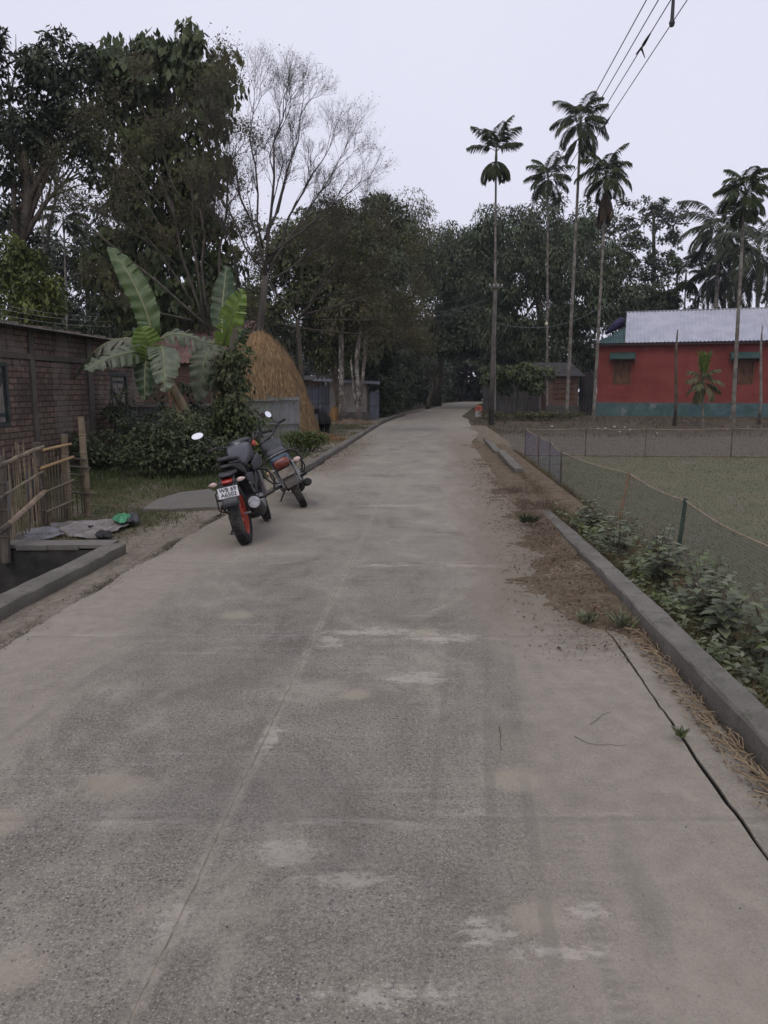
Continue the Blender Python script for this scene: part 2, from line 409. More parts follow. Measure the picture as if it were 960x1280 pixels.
gd = np.concatenate([[-400,-250,-150,-100,-70,-50,-35,-25,-18,-14,-11,-9,-7.5,-6.5,-5.6,-4.91,-4.89], np.arange(-4.7,-2.42,.12), [-2.37,-2.35,-2.3,-2.1,-1.95,-1.85,-1.83,-.9,0,.9,1.83,1.85,2.0,2.15,2.24,2.26,2.35], np.arange(2.45,3.4,.1), np.arange(3.4,8,.25), np.arange(8,26,.8), [28,32,40,50,70,100,150,250,400]])
gy = np.concatenate([[-30,-15,-8], np.arange(-5,1.9,.4), [1.99,2.01], np.arange(2.1,7.3,.13), [7.31,7.33], np.arange(7.4,16,.15), np.arange(16,42,.4), np.arange(42,70,2), [75,85,100,120,150,200,300,395]])
dd, yy = np.meshgrid(gd, gy); X = xc(yy)+dd
P = np.stack([X, yy, gh(X, yy)], -1)
tag(sheet_from_grid('ground', P, M_ground, np.stack([dd, yy], -1), smooth=False), kind='structure')

# ---- concrete pieces
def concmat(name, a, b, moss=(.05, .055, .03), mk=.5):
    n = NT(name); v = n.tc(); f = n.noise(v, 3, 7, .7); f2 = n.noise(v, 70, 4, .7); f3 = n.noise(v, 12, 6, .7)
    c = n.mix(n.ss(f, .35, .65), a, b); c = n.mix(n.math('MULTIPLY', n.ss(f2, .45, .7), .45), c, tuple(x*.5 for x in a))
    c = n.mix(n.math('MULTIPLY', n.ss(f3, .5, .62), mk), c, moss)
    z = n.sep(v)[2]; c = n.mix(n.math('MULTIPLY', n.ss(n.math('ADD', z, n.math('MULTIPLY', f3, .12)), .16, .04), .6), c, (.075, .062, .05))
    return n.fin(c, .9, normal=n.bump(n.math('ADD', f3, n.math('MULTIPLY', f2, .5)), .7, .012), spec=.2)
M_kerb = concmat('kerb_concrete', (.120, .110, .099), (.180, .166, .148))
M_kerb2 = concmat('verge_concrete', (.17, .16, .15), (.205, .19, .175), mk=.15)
def kerb_line(name, d0, d1, y0, y1, top, label, cat, mat, bot=-.4, step=.11, amp=.008, seed=1, tops=None, group=None):
    r = np.random.default_rng(seed); ys = np.arange(y0, y1+step*.5, step); N = len(ys)
    def wob(a): q = r.normal(0, 1, N+8); return a*np.convolve(q, np.ones(5)/2.5, 'same')[4:-4]
    cx = xc(ys); T = top if tops is None else np.interp(ys, *tops)
    c1 = .012
    prof = [(d0+wob(amp), np.full(N, bot)), (d0+wob(amp), T-c1+wob(amp*.5)), (d0+c1+wob(amp*.6), T+wob(amp*.4)),
            (d1-c1+wob(amp*.6), T+wob(amp*.4)), (d1+wob(amp), T-c1+wob(amp*.5)), (d1+wob(amp), np.full(N, bot))]
    m = MB(); k = len(prof); vs = [(cx[i]+prof[j][0][i], ys[i], prof[j][1][i]) for i in range(N) for j in range(k)]
    fs = [(i*k+j, (i+1)*k+j, (i+1)*k+j+1, i*k+j+1) for i in range(N-1) for j in range(k-1)] + [tuple(range(k)), tuple((N-1)*k+j for j in range(k))[::-1]]
    m.add(vs, fs); o = m.build(name, mat); tag(o, label, cat, group); return o
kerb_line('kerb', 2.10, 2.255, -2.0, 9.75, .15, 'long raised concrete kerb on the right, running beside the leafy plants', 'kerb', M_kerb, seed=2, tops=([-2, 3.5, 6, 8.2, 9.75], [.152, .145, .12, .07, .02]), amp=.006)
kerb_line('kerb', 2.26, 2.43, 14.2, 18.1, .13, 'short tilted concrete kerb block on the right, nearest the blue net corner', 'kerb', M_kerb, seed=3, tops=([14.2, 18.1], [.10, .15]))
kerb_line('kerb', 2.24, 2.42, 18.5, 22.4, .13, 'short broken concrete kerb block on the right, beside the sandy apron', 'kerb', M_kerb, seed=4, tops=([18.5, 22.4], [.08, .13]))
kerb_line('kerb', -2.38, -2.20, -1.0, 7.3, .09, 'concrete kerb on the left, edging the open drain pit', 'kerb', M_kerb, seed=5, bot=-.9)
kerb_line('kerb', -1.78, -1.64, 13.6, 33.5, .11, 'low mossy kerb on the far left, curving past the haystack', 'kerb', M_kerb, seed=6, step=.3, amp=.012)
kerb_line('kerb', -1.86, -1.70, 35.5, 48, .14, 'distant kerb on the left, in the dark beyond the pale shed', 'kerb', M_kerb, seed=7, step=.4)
# shoulder slab beyond the long crack
jr2 = jit(Ys, .007, 9); sel = (Ys < 5.0)
ysel = Ys[sel]; a = 1.884+jr[sel]+.003*np.sin(ysel*5)+jit(Ys, .0022, 77)[sel]; t = np.linspace(0, 1, 5)[None, :]; b = np.full_like(a, 2.095)
dd2 = a[:, None]*(1-t)+b[:, None]*t; yy2 = np.repeat(ysel[:, None], 5, 1)
zz = np.full_like(dd2, .004); P = np.stack([xc(yy2)+dd2, yy2, zz], -1); lo = P[:, :1].copy(); lo[..., 2] = -.33; P = np.concatenate([lo, P], 1)
U = np.concatenate([dd2[:, :1], dd2], 1)-.5
tag(sheet_from_grid('pavement', P, M_road, np.stack([U, np.repeat(ysel[:, None], 6, 1)], -1), smooth=False), kind='structure')

# side faces of the long crack: dark soil, with the gap's shade painted in
M_side = plain('soil_and_shade_edge', (.022, .018, .015), .95, var=.4, scale=20)
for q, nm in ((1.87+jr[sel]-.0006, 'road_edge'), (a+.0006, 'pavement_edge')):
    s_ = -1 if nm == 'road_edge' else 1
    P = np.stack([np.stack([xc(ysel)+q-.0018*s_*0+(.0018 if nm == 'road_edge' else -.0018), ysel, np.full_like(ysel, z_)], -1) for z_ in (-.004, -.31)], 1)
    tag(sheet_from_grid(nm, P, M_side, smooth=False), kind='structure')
# dirt bank over the right shoulder and the little path on the left
def dirtmat(name, a, b, c3):
    n = NT(name); v = n.tc(); f = n.noise(v, 5, 8, .72); f2 = n.noise(v, 45, 4, .7)
    c = n.mix(n.ss(f, .35, .65), a, b); c = n.mix(n.math('MULTIPLY', n.ss(f2, .48, .66), .6), c, c3)
    return n.fin(c, .95, normal=n.bump(n.math('ADD', f, f2), .9, .02), spec=.1)
M_dirt = dirtmat('verge_soil', (.085, .063, .043), (.148, .116, .082), (.215, .172, .125))
def mound(name, d0, d1, y0, y1, hgt, mat, seed, nx=14, step=.08, holes=0.0, kind='structure'):
    r = np.random.default_rng(seed); ys = np.arange(y0, y1, step); N = len(ys)
    ph = r.uniform(0, 6, 12); W = np.zeros((N, nx))
    tt = np.linspace(0, 1, nx)[None, :]
    edge0 = d0 + .16*np.sin(ys*1.3+ph[0])+.10*np.sin(ys*3.1+ph[1])+.05*np.sin(ys*8+ph[2])
    dd = edge0[:, None]*(1-tt)+(np.full(N, d1))[:, None]*tt; yy = np.repeat(ys[:, None], nx, 1)
    def fnoise(cell, amp):
        a_ = int((y1-y0)/cell)+3; b_ = int((d1-d0+.6)/cell)+3; g = r.normal(0, 1, (a_, b_)); u_ = (yy-y0)/cell; w_ = np.clip((dd-d0+.5)/cell, 0, b_-1.01); i = np.clip(u_.astype(int), 0, a_-2); j = w_.astype(int); fu = u_-i; fw = w_-j
        return amp*(g[i, j]*(1-fu)*(1-fw)+g[i+1, j]*fu*(1-fw)+g[i, j+1]*(1-fu)*fw+g[i+1, j+1]*fu*fw)
    endf = sstep(y0, y0+1.2, yy)*sstep(y1, y1-1.6, yy)
    hh = hgt*(1.25*tt**1.1*endf-.30) + fnoise(.35, hgt*.20)+fnoise(.12, hgt*.12)+fnoise(.045, hgt*.10)+r.normal(0, hgt*.05, (N, nx))
    hh = np.minimum(hh, hgt); hh[:, 0] = -.02; z = hh
    P = np.stack([xc(yy)+dd, yy, z], -1); return tag(sheet_from_grid(name, P, mat, smooth=True), kind=kind)
mound('dirt_verge', 1.50, 2.12, 4.1, 10.8, .055, M_dirt, 1, nx=44, step=.03)
mound('dirt_verge', 1.60, 2.75, 9.2, 23.0, .045, M_dirt, 2, step=.08, nx=40)
mound('sandy_apron', 2.05, 2.95, 21.5, 34.0, .05, dirtmat('apron_sand', (.13, .108, .078), (.185, .155, .115), (.23, .195, .15)), 8, step=.12, nx=30)
pp = MB(); pts = [gp(px, py, .035) for px, py in ((178,636),(196,624),(226,615),(262,611),(276,618),(280,633),(250,634),(215,636))]
bt = [Vector((p.x, p.y, -.05)) for p in pts]; N = len(pts)
pp.add(pts+bt, [tuple(range(N))] + [(i, i+N, (i+1)%N+N, (i+1)%N) for i in range(N)]); tag(pp.build('path', M_kerb2), kind='structure')

# drain pit walls
dr_ = empty('drain_wall', rd(-3.6, 7.4), 'concrete far wall and lip of the open drain pit at lower left', 'drain')
m = MB(); m.box((-.1, .02, -.65), (2.7, .20, 1.35)); m.build('wall', plain('drain_dark', (.035, .033, .03), .95, var=.35), dr_)
m = MB(); 
for i in range(9): m.box((-1.35+i*.3, .03+.01*(i%3), .035), (.298, .26, .05))
m.build('lip', M_kerb2, dr_)
# ================================================================== PLANT TOOLS
def unit(v): return v/np.maximum(np.linalg.norm(v, axis=-1, keepdims=True), 1e-9)
def leaf_quads(c, ax, nr, L, W):
    """rhombic leaves: centre c, long axis ax, normal nr"""
    ax = unit(ax); sd = unit(np.cross(ax, nr)); L = L[:, None]; W = W[:, None]
    return np.stack([c-ax*L*.5, c-ax*L*.05+sd*W*.5, c+ax*L*.5, c-ax*L*.05-sd*W*.5], 1)
def rdir(n): return unit(rng.normal(0, 1, (n, 3)))
def puff_leaves(puffs, n, size, droop=.5, asp=.4, inner=.25, flat=.75):
    """leaves spread through the outer shell of many small puffs"""
    puffs = np.array(puffs); r = puffs[:, 3]; p = r**2/np.sum(r**2); idx = rng.choice(len(puffs), n, p=p)
    d = rdir(n); d[:, 2] = np.where(rng.random(n) < .35, np.abs(d[:, 2]), d[:, 2])
    rad = np.where(rng.random(n) < inner, rng.uniform(.2, .8, n), rng.normal(.95, .10, n))[:, None]
    c = puffs[idx, :3] + d*rad*puffs[idx, 3:4]*np.array([1, 1, flat])
    ax = d*(1-droop) + np.array([0, 0, -1.0])*droop + rdir(n)*.45
    nr = d + rdir(n)*.6 + np.array([0, 0, .5])
    L = size*rng.uniform(.6, 1.3, n); return leaf_quads(c, ax, nr, L, L*asp*rng.uniform(.8, 1.2, n))
def px_ell(px, py, rx, ry, Y, depth=None):
    """an ellipsoid of foliage that stands Y metres away and looks rx, ry pixels big"""
    c = at(px, py, Y); k = Y/F; return (c.x, c.y, c.z, rx*k, (depth if depth else max(rx, ry)*.8)*k if not depth else depth, ry*k)
def ell_puffs(ells, n, r0, r1, fill=.3):
    out = []; vol = np.array([e[3]*e[5] for e in ells]); vol = vol/vol.sum()
    for e, k in zip(ells, vol):
        q = max(3, int(n*k)); d = rdir(q); rad = np.where(rng.random(q) < fill, rng.uniform(.2, .8, q), rng.uniform(.82, 1.0, q))[:, None]
        c = np.array(e[:3]) + d*rad*np.array(e[3:6]); c[:, 2] = np.maximum(c[:, 2], .3)
        out.append(np.concatenate([c, rng.uniform(r0, r1, (q, 1))], 1))
    return np.concatenate(out)
def limbs(mb, base, top, ells, r, n=7, bend=.25, lead=None):
    base, top = Vector(base), Vector(top); pts = [base]
    for i in range(1, 7):
        t = i/6; p = base.lerp(top, t) + Vector((rnd.uniform(-1, 1), rnd.uniform(-1, 1), 0))*bend*math.sin(pi*t); pts.append(p)
    mb.tube(pts, [r*(1.35 if i == 0 else 1-.5*i/6) for i in range(7)], n)
    for e in ells:
        c = Vector(e[:3]); st = pts[rnd.choice([3, 4, 5, 6])]
        if (c-st).length < .3: continue
        q = [st.lerp(c, t)+Vector((0, 0, 1))*.12*(c-st).length*math.sin(pi*t) for t in (0, .25, .5, .75, 1)]
        mb.tube(q, [r*.45, r*.36, r*.27, r*.18, r*.08], 5)
        for k in range(5):
            s2 = q[rnd.choice([2, 3, 4])]; e2 = c + Vector((rnd.uniform(-1, 1)*e[3], rnd.uniform(-1, 1)*e[4], rnd.uniform(-.6, 1)*e[5]))*.9
            mid = s2.lerp(e2, .5)+Vector((rnd.uniform(-.2, .2), rnd.uniform(-.2, .2), .2)); mb.tube([s2, mid, e2], [r*.16, r*.1, r*.03], 4)
def tree(name, label, Y, ells_px, leafm, barkm, n, size, r=.2, puff=(.5, .9), npuff=60, droop=.5, asp=.4, base_px=None, top_px=None, group=None, cat='tree', fill=.3, inner=.25, bend=.3, depth=None, basez=None, trunk=True):
    ells = [px_ell(*e[:4], e[4] if len(e) > 4 else Y, (e[5] if len(e) > 5 else depth)) for e in ells_px]
    cx = np.mean([e[0] for e in ells]); top = Vector((cx, Y, max(e[2] for e in ells)))
    if top_px: top = at(*top_px, Y)
    bx = at(base_px, 500, Y).x if base_px else cx
    base = Vector((bx, Y, (g1(bx, Y) if basez is None else basez)-.05))
    root = empty(name, base, label, cat, group=group); org = np.array(base)
    if trunk:
        mb = MB(); limbs(mb, Vector((0, 0, 0)), top-base, [tuple(np.array(e[:3])-org)+tuple(e[3:]) for e in ells], r, bend=bend)
        mb.build('trunk', barkm, root, smooth=True)
    puffs = ell_puffs(ells, npuff, *puff, fill=fill)
    v = puff_leaves(puffs, n, size, droop, asp, inner)
    gz = base.z+.05; cz = v[:, 2, 2]; dC = np.abs(v[:, 0, 0]-xc(v[:, 0, 1])); kk = (v[..., 2].min(1) > gz) & ~((dC < 2.6) & (cz < 4.2)); v = v[kk]
    npmesh('crown', v-org, 4, leafm, root)
    return root
def branch_tree(mb, p, d, L, r, depth, spread=.5, up=.1, tips=None, maxd=6, seg=3, n=5, shrink=.78, kids=(2, 3)):
    pts = [p]; q = p; dd = d.normalized()
    for i in range(seg):
        dd = (dd + Vector((rnd.uniform(-1, 1), rnd.uniform(-1, 1), rnd.uniform(-.7, 1)))*.13 + Vector((0, 0, up*.3))).normalized()
        q = q + dd*L/seg; pts.append(q)
    mb.tube(pts, [r*(1-.32*i/seg) for i in range(seg+1)], n if depth < 3 else 3, cap=False)
    if tips is not None and depth >= maxd-2: tips += pts[1:]
    if depth >= maxd: return
    for k in range(rnd.randint(*kids)):
        a = spread*rnd.uniform(.55, 1.25); az = rnd.uniform(0, 2*pi)
        s = dd.orthogonal().normalized(); s = Matrix.Rotation(az, 3, dd) @ s
        nd = (dd*cos(a)+s*sin(a)); nd.z += up; st = pts[-1] if k < 2 else pts[rnd.randint(1, seg)]
        branch_tree(mb, st, nd, L*shrink*rnd.uniform(.8, 1.15), r*.66*rnd.uniform(.8, 1.1), depth+1, spread, up, tips, maxd, seg, n, shrink, kids)

# leaf materials
L_mango = leafmat('mango_leaf', (.022, .034, .016), (.074, .096, .044), (.084, .108, .052), .15, scale=.5)
L_dark = leafmat('dark_leaf', (.018, .028, .014), (.056, .072, .034), None, .15)
L_mid = leafmat('mid_leaf', (.035, .052, .020), (.075, .095, .036), (.10, .115, .045), .25)
L_yel = leafmat('yellow_green_leaf', (.045, .065, .018), (.11, .14, .035), (.15, .17, .04), .3)
L_olive = leafmat('olive_brown_leaflet', (.060, .056, .026), (.120, .108, .050), (.090, .095, .042), .3)
L_brown = leafmat('brown_leaflet', (.062, .054, .028), (.120, .100, .052), (.085, .088, .040), .3)
L_big = leafmat('broad_leaf', (.030, .046, .016), (.080, .104, .038), (.105, .108, .042), .25)
L_far = leafmat('far_leaf', (.032, .044, .026), (.070, .086, .050), None, .15)
L_palm = leafmat('palm_leaflet', (.022, .034, .014), (.058, .074, .028), None, .2, .75, spec=.12)
L_palmd = leafmat('dry_palm_leaflet', (.06, .042, .028), (.12, .085, .055), None, .2, .7)
B_grey = barkmat('grey_bark', (.10, .088, .075), (.20, .18, .155))
B_dark = barkmat('dark_bark', (.045, .038, .032), (.10, .085, .07), moss=(.05, .055, .028))
B_brown = barkmat('brown_bark', (.07, .055, .042), (.14, .115, .09))

# ---- far wood that closes the view, one mass nobody can count
ells = []
for i in range(70):
    a = -64 + i*1.85+rnd.uniform(-.6, .6); Yw = rnd.uniform(105, 135); Xw = math.tan(R(a))*Yw*.62 if abs(a) < 60 else math.copysign(150, a)
    hh = rnd.uniform(8, 13); ells.append((Xw, Yw, hh*.45, 6.5, 5, hh*.55))
pf = ell_puffs(ells, 700, 1.2, 2.4)
tag(npmesh('far_wood', puff_leaves(pf, 42000, 1.3, .4, .5), 4, L_far), kind='stuff')

# ---- dense mango mass over the road
G = 'large trees massed around the bend of the road'
def T(*a, **k): return tree(*a, **k)
T('mango_tree', 'huge dark mango tree right of the road, behind the lone leaning trunks', 56, [(700,345,75,75),(640,330,55,55),(745,400,50,60),(655,400,60,55),(700,430,60,40),(610,300,30,30)], L_mango, B_dark, 44000, .34, .35, (.7, 1.25), 170, .65, .3, base_px=672, group=G)
T('mango_tree', 'dark mango tree behind the first, its rounded top left of the tallest palms', 66, [(690,290,45,35),(650,300,40,35),(735,300,35,40),(700,330,60,50)], leafmat('light_green_mango', (.035, .050, .026), (.075, .09, .045), None, .2), B_dark, 14000, .38, .3, (.7, 1.3), 80, .5, .35, base_px=700, group=G)  # leaves of a lighter green than the first mango
T('mango_tree', 'round topped dark tree hanging over the bend of the road, left of the electric pole', 74, [(560,345,50,55),(590,330,45,45),(530,330,40,40),(575,390,55,60),(600,380,30,60)], L_mango, B_dark, 36000, .40, .4, (.9, 1.6), 140, .6, .32, base_px=545, group=G)
T('bamboo_clump', 'tall olive bamboo clump left of the bend with feathery tips against the sky', 62, [(480,290,40,38),(505,300,35,45),(450,310,40,45),(470,350,50,60),(520,345,30,60)], leafmat('bamboo_leaf', (.050, .066, .028), (.105, .120, .052), (.12, .115, .058), .3), B_brown, 22000, .32, .15, (.7, 1.4), 110, .6, .22, base_px=480, group=G)
T('broadleaf_tree', 'dark broad crowned tree at the left of the road above the far kerb', 50, [(500,420,35,45),(470,400,40,45),(520,460,25,35),(480,455,30,30),(450,430,30,30)], L_mango, B_dark, 20000, .30, .25, (.5, 1.0), 110, .55, .4, base_px=492, group=G)
T('broadleaf_tree', 'low shadowy tree overhanging the left side of the road end', 64, [(545,440,32,40),(560,470,25,25),(530,480,22,22),(575,430,30,35)], L_dark, B_dark, 15000, .36, .2, (.6, 1.1), 90, .55, .4, base_px=535, group=G)
T('broadleaf_tree', 'shadowy tree at the right of the road end above the dark tin fence', 66, [(615,430,30,40),(640,445,30,30),(600,400,30,40),(590,445,10,25)], L_dark, B_dark, 15000, .36, .25, (.6, 1.1), 90, .55, .4, base_px=622, group=G)
T('broadleaf_tree', 'farthest dark tree closing the end of the road', 104, [(585,430,60,50),(590,470,45,28),(560,480,20,15),(625,470,40,28)], L_dark, B_dark, 26000, .7, .3, (1.1, 1.9), 90, .5, .5, base_px=575, group=G)
T('small_tree', 'small light green tree in front of the dark tin fence by the electric pole', 41, [(640,476,34,14),(660,468,28,12),(620,470,22,11),(672,480,20,10)], leafmat('fresh_leaf', (.045, .062, .025), (.095, .12, .05), None, .3), B_dark, 4500, .26, .07, (.25, .5), 45, .5, .4, base_px=648, bend=.1)
# ---- undergrowth that closes both sides of the dark end of the road
def hedge(label, d0, y0, y1, h, n, mat, wd=1.8, size=.3):
    yy_ = np.arange(y0, y1, 2.0); e = [(float(xc(y))+d0+rnd.uniform(-.3, .3), y, h*.42, wd, 1.6, h*.55*rnd.uniform(.8, 1.15)) for y in yy_]; base = np.array([float(xc(y0))+d0, y0, 0.0])
    root = empty('roadside_thicket', base, label, 'thicket'); mb = MB()
    for q in e: mb.tube([Vector((q[0], q[1], -.1))-Vector(base), Vector((q[0]+rnd.uniform(-.3, .3), q[1], h*.5))-Vector(base), Vector((q[0]+rnd.uniform(-.6, .6), q[1], h*.9))-Vector(base)], [.08, .06, .03], 6)
    mb.build('stem', B_dark, root); v = puff_leaves(ell_puffs(e, int(len(yy_)*9), .4, .85, fill=.4), n, size, .4, .45); dC = np.abs(v[:, 0, 0]-xc(v[:, 0, 1])); v = v[(v[..., 2].min(1) > .0) & ((dC > 1.95) | (v[:, 0, 2] > 3))]
    npmesh('foliage', v-base, 4, mat, root)
hedge('dark thicket hugging the left edge of the road before it bends away', -4.2, 45, 72, 4.2, 26000, L_dark)
hedge('farthest dark thicket on the left where the road vanishes', -4.0, 73, 112, 5.5, 18000, L_dark, 2.0, .42)
hedge('dark thicket on the right of the vanishing road behind the tin fence', 4.6, 56, 100, 5.0, 20000, L_dark, 1.8, .4)
# ---- sky-line trees on the right
T('airy_tree', 'tall airy tree with see through crown behind the tin roofed red house', 68, [(812,265,40,24),(790,300,28,24),(840,290,22,22),(815,330,32,30),(795,360,30,28),(835,345,20,25)], L_far, B_dark, 9500, .27, .26, (.3, .7), 120, .35, .5, base_px=812, fill=.5, inner=.6, bend=.5)
T('broadleaf_tree', 'leafy tree right behind the grey roof ridge below the airy tree', 60, [(780,380,35,22),(820,375,35,18),(850,385,25,12)], L_mango, B_dark, 5200, .34, .2, (.4, .9), 50, .5, .4, base_px=800, fill=.4)
# ---- left back trees
GB = 'trees filling the skyline behind the haystack and brick house'
T('broadleaf_tree', 'dark bushy tree in the back left between the two tallest leafy trees', 48, [(100,350,60,50),(60,320,40,30),(130,300,30,35),(90,400,80,40),(150,330,30,40),(110,290,30,20)], L_far, B_dark, 16000, .30, .2, (.5, 1.0), 90, .5, .4, base_px=105, group=GB)
T('broadleaf_tree', 'dark tree mass behind the large leaved tree and banana plants', 46, [(230,380,80,55),(180,420,60,40),(290,410,50,50),(60,410,60,30)], L_dark, B_dark, 26000, .30, .2, (.5, 1.0), 130, .5, .4, base_px=240, group=GB)
T('broadleaf_tree', 'olive green tree just behind the haystack, under the bare branches', 40, [(390,330,50,45),(430,310,45,40),(360,370,45,50),(420,380,55,55),(400,440,50,30),(350,300,25,25)], leafmat('olive_leaf', (.042, .054, .024), (.105, .116, .048), (.115, .108, .050), .2), B_brown, 36000, .26, .2, (.45, .95), 170, .45, .35, base_px=428, group=GB)
T('broadleaf_tree', 'bushy green tree above the pale shed, beside the two grey trunks', 47, [(460,330,45,50),(440,400,50,50),(470,280,35,25),(400,290,40,22)], L_mango, B_brown, 26000, .30, .2, (.5, 1.0), 120, .5, .4, base_px=455, group=GB)
# ---- the left giants
T('broadleaf_tree', 'tall dense dark tree at the far left edge, split into two rounded tops', 27, [(10,80,42,45),(-40,130,60,90),(85,105,42,48),(110,140,25,30),(60,150,50,42),(15,170,40,60),(95,170,32,24),(0,230,28,50),(40,330,20,20),(5,290,30,40),(100,215,28,16)], L_dark, B_brown, 19500, .21, .26, (.28, .6), 165, .5, .45, base_px=28, top_px=(30, 190), fill=.25, depth=1.6)
T('broadleaf_tree', 'low bright green tree rising just behind the brick house roof at left', 24, [(30,355,45,38),(5,340,35,35),(50,385,40,22),(15,395,45,15)], L_yel, B_brown, 9000, .19, .14, (.25, .5), 75, .5, .4, base_px=35)
t3 = T('large_leaf_tree', 'tall tree with big drooping leaves standing behind the banana plants', 28, [(180,68,35,25),(250,55,20,18),(255,100,35,30),(150,110,32,45),(205,120,55,50),(150,190,24,45),(215,200,60,60),(250,260,40,45),(190,290,60,55),(150,350,40,45),(230,350,60,60),(205,430,45,40),(265,170,24,26),(270,215,18,16),(135,85,22,22),(175,140,50,50),(225,80,40,30),(160,270,40,50),(275,130,20,22)], L_big, B_dark, 12500, .36, .22, (.35, .75), 190, .75, .5, base_px=222, top_px=(205, 60), fill=.35, inner=.3)
# ================================================================== BARE AND BROWN TREES
def bare(name, label, Y, base_px, fork_px, starts, barkm, r, spread, depth, L, leafm=None, nleaf=0, lsize=.1, seed=1, up=.12, jitter=.25, shrink=.78, trunk_pts=None, kids=(2, 3)):
    global rnd
    keep = rnd; rnd = random.Random(seed)
    bp = at(base_px, 500, Y); base = Vector((bp.x, Y, g1(bp.x, Y)-.05)); fk = at(*fork_px, Y)
    root = empty(name, base, label, 'tree'); mb = MB(); tips = []
    tp = [Vector((0, 0, 0))] + [at(*q, Y)-base for q in (trunk_pts or [])] + [fk-base]
    if len(tp) == 2: tp.insert(1, tp[1]*.5+Vector((.12, 0, 0)))
    mb.tube(tp, [r*(1.3-.5*i/(len(tp)-1)) for i in range(len(tp))], 8)
    for (sx, sy, ex, ey, dy, rr) in starts:
        a = at(sx, sy, Y)-base; e = at(ex, ey, Y+dy)-base
        pts = [a.lerp(e, t)+Vector((rnd.uniform(-1, 1), rnd.uniform(-1, 1), 0))*(.10 if 0 < t < 1 else 0) for t in (0, .25, .5, .75, 1)]
        mb.tube(pts, [rr*(1-.42*i/4) for i in range(5)], 6)
        for st in (pts[2], pts[3], pts[4]):
            s = .75 if st is not pts[4] else 1
            branch_tree(mb, st, (e-a).normalized()+Vector((rnd.uniform(-1, 1), rnd.uniform(-1, 1), rnd.uniform(-.2, .6)))*.35, L*s, rr*.5, 1 if s == 1 else 2, spread, up, tips, depth, 3, 5, shrink, kids)
    mb.build('trunk', barkm, root, smooth=True)
    if nleaf:
        tp_ = np.array([tuple(t) for t in tips]); idx = rng.integers(0, len(tp_), nleaf)
        c = tp_[idx] + rng.normal(0, jitter, (nleaf, 3)); sz = lsize*rng.uniform(.5, 1.4, nleaf)
        v_l = leaf_quads(c, rdir(nleaf)+np.array([0, 0, -.5]), rdir(nleaf), sz, sz*.42); v_l = v_l[v_l[:, 0, 2] > 2.4]; npmesh('crown', v_l, 4, leafm, root)
    rnd = keep; return root
bare('bare_tree', 'tall nearly leafless tree with fine branches fanned against the sky', 24, 318, (332, 345),
     [(332,345,295,215,.5,.045),(332,345,342,180,-.6,.05),(335,330,392,215,.6,.042),(335,320,408,262,-.4,.04),(330,300,372,178,.2,.04),(328,310,312,175,-.2,.035),(338,350,420,300,.5,.035),(322,330,275,245,.4,.035),(300,360,285,285,-.5,.035),(334,340,400,240,.1,.035),(332,300,355,230,.7,.035)],
     barkmat('twig_bark', (.045, .038, .035), (.085, .072, .062)), .12, .50, 7, .70, L_olive, 4500, .05, 5, .06, .07, kids=(2, 4), trunk_pts=[(322,470),(326,400)])
bare('brown_tree', 'brown fuzzy tree with thin bent branches in front of the large leaved tree', 24.5, 262, (262, 420),
     [(262,420,200,220,.4,.06),(262,410,120,290,-.5,.05),(255,400,235,200,.3,.05),(270,410,285,215,.2,.05),(262,400,250,260,-.4,.05),(240,380,180,290,-.3,.04),(210,300,160,215,.3,.03),(250,300,275,160,-.3,.03),(240,400,150,380,.6,.04),(220,330,90,240,0,.03),(230,260,185,150,0,.035),(250,250,262,130,.3,.03),(205,260,145,180,.3,.03)],
     B_dark, .11, .62, 6, .50, L_brown, 23000, .075, 9, .03, .17, trunk_pts=[(268,500)])
bare('brown_tree', 'spreading olive brown tree whose bare twigs hang over the haystack', 27, 372, (372, 400),
     [(372,400,330,340,.3,.05),(372,400,420,330,-.4,.05),(372,395,460,370,.3,.045),(372,410,470,420,.5,.035),(372,380,380,330,.4,.05),(372,400,430,330,.2,.04),(380,380,470,350,.5,.035),(372,410,330,400,-.5,.035),(400,400,460,400,0,.03)],
     B_dark, .09, .62, 6, .66, L_olive, 26000, .085, 12, .0, .15)
bare('slender_tree', 'thin leaning tree with airy forked branches over the brick house roof', 30, 45, (55, 330),
     [(55,330,70,230,.3,.08),(70,230,62,190,0,.06),(70,232,90,200,0,.05),(60,300,100,255,.3,.03)], B_grey, .12, .5, 4, .8, L_dark, 2500, .15, 21, .1, .3)
# two grey trunks by the shed
def post_trunk(name, label, pts, Y, r, mat):
    P_ = [at(px, py, Y) for px, py in pts]; P_[0].z = g1(P_[0].x, Y)-.05; root = empty(name, P_[0], label, 'tree')
    mb = MB(); pts_ = [p-P_[0] for p in P_]; k = len(pts_)-1
    fine = []
    for i in range(k):
        for t in (0, .33, .66): fine.append(pts_[i].lerp(pts_[i+1], t)+Vector((rnd.uniform(-.02, .02), rnd.uniform(-.02, .02), 0)))
    fine.append(pts_[-1]); n = len(fine)
    mb.tube(fine, [r*((1.45 if i == 0 else 1.15 if i == 1 else 1)-.35*i/n) for i in range(n)], 9); mb.build('trunk', mat, root, smooth=True)
    return root, fine, mb
n_ = NT('lichen_bark'); v_ = n_.tc(); f_ = n_.noise(n_.map(v_, (1, 1, .6)), 4, 6, .7)
LB = n_.fin(n_.mix(n_.ss(f_, .48, .60), n_.mix(n_.ss(n_.noise(v_, 15), .4, .6), (.06, .048, .04), (.12, .10, .085)), (.26, .245, .22)), .9, normal=n_.bump(f_, .6, .03))
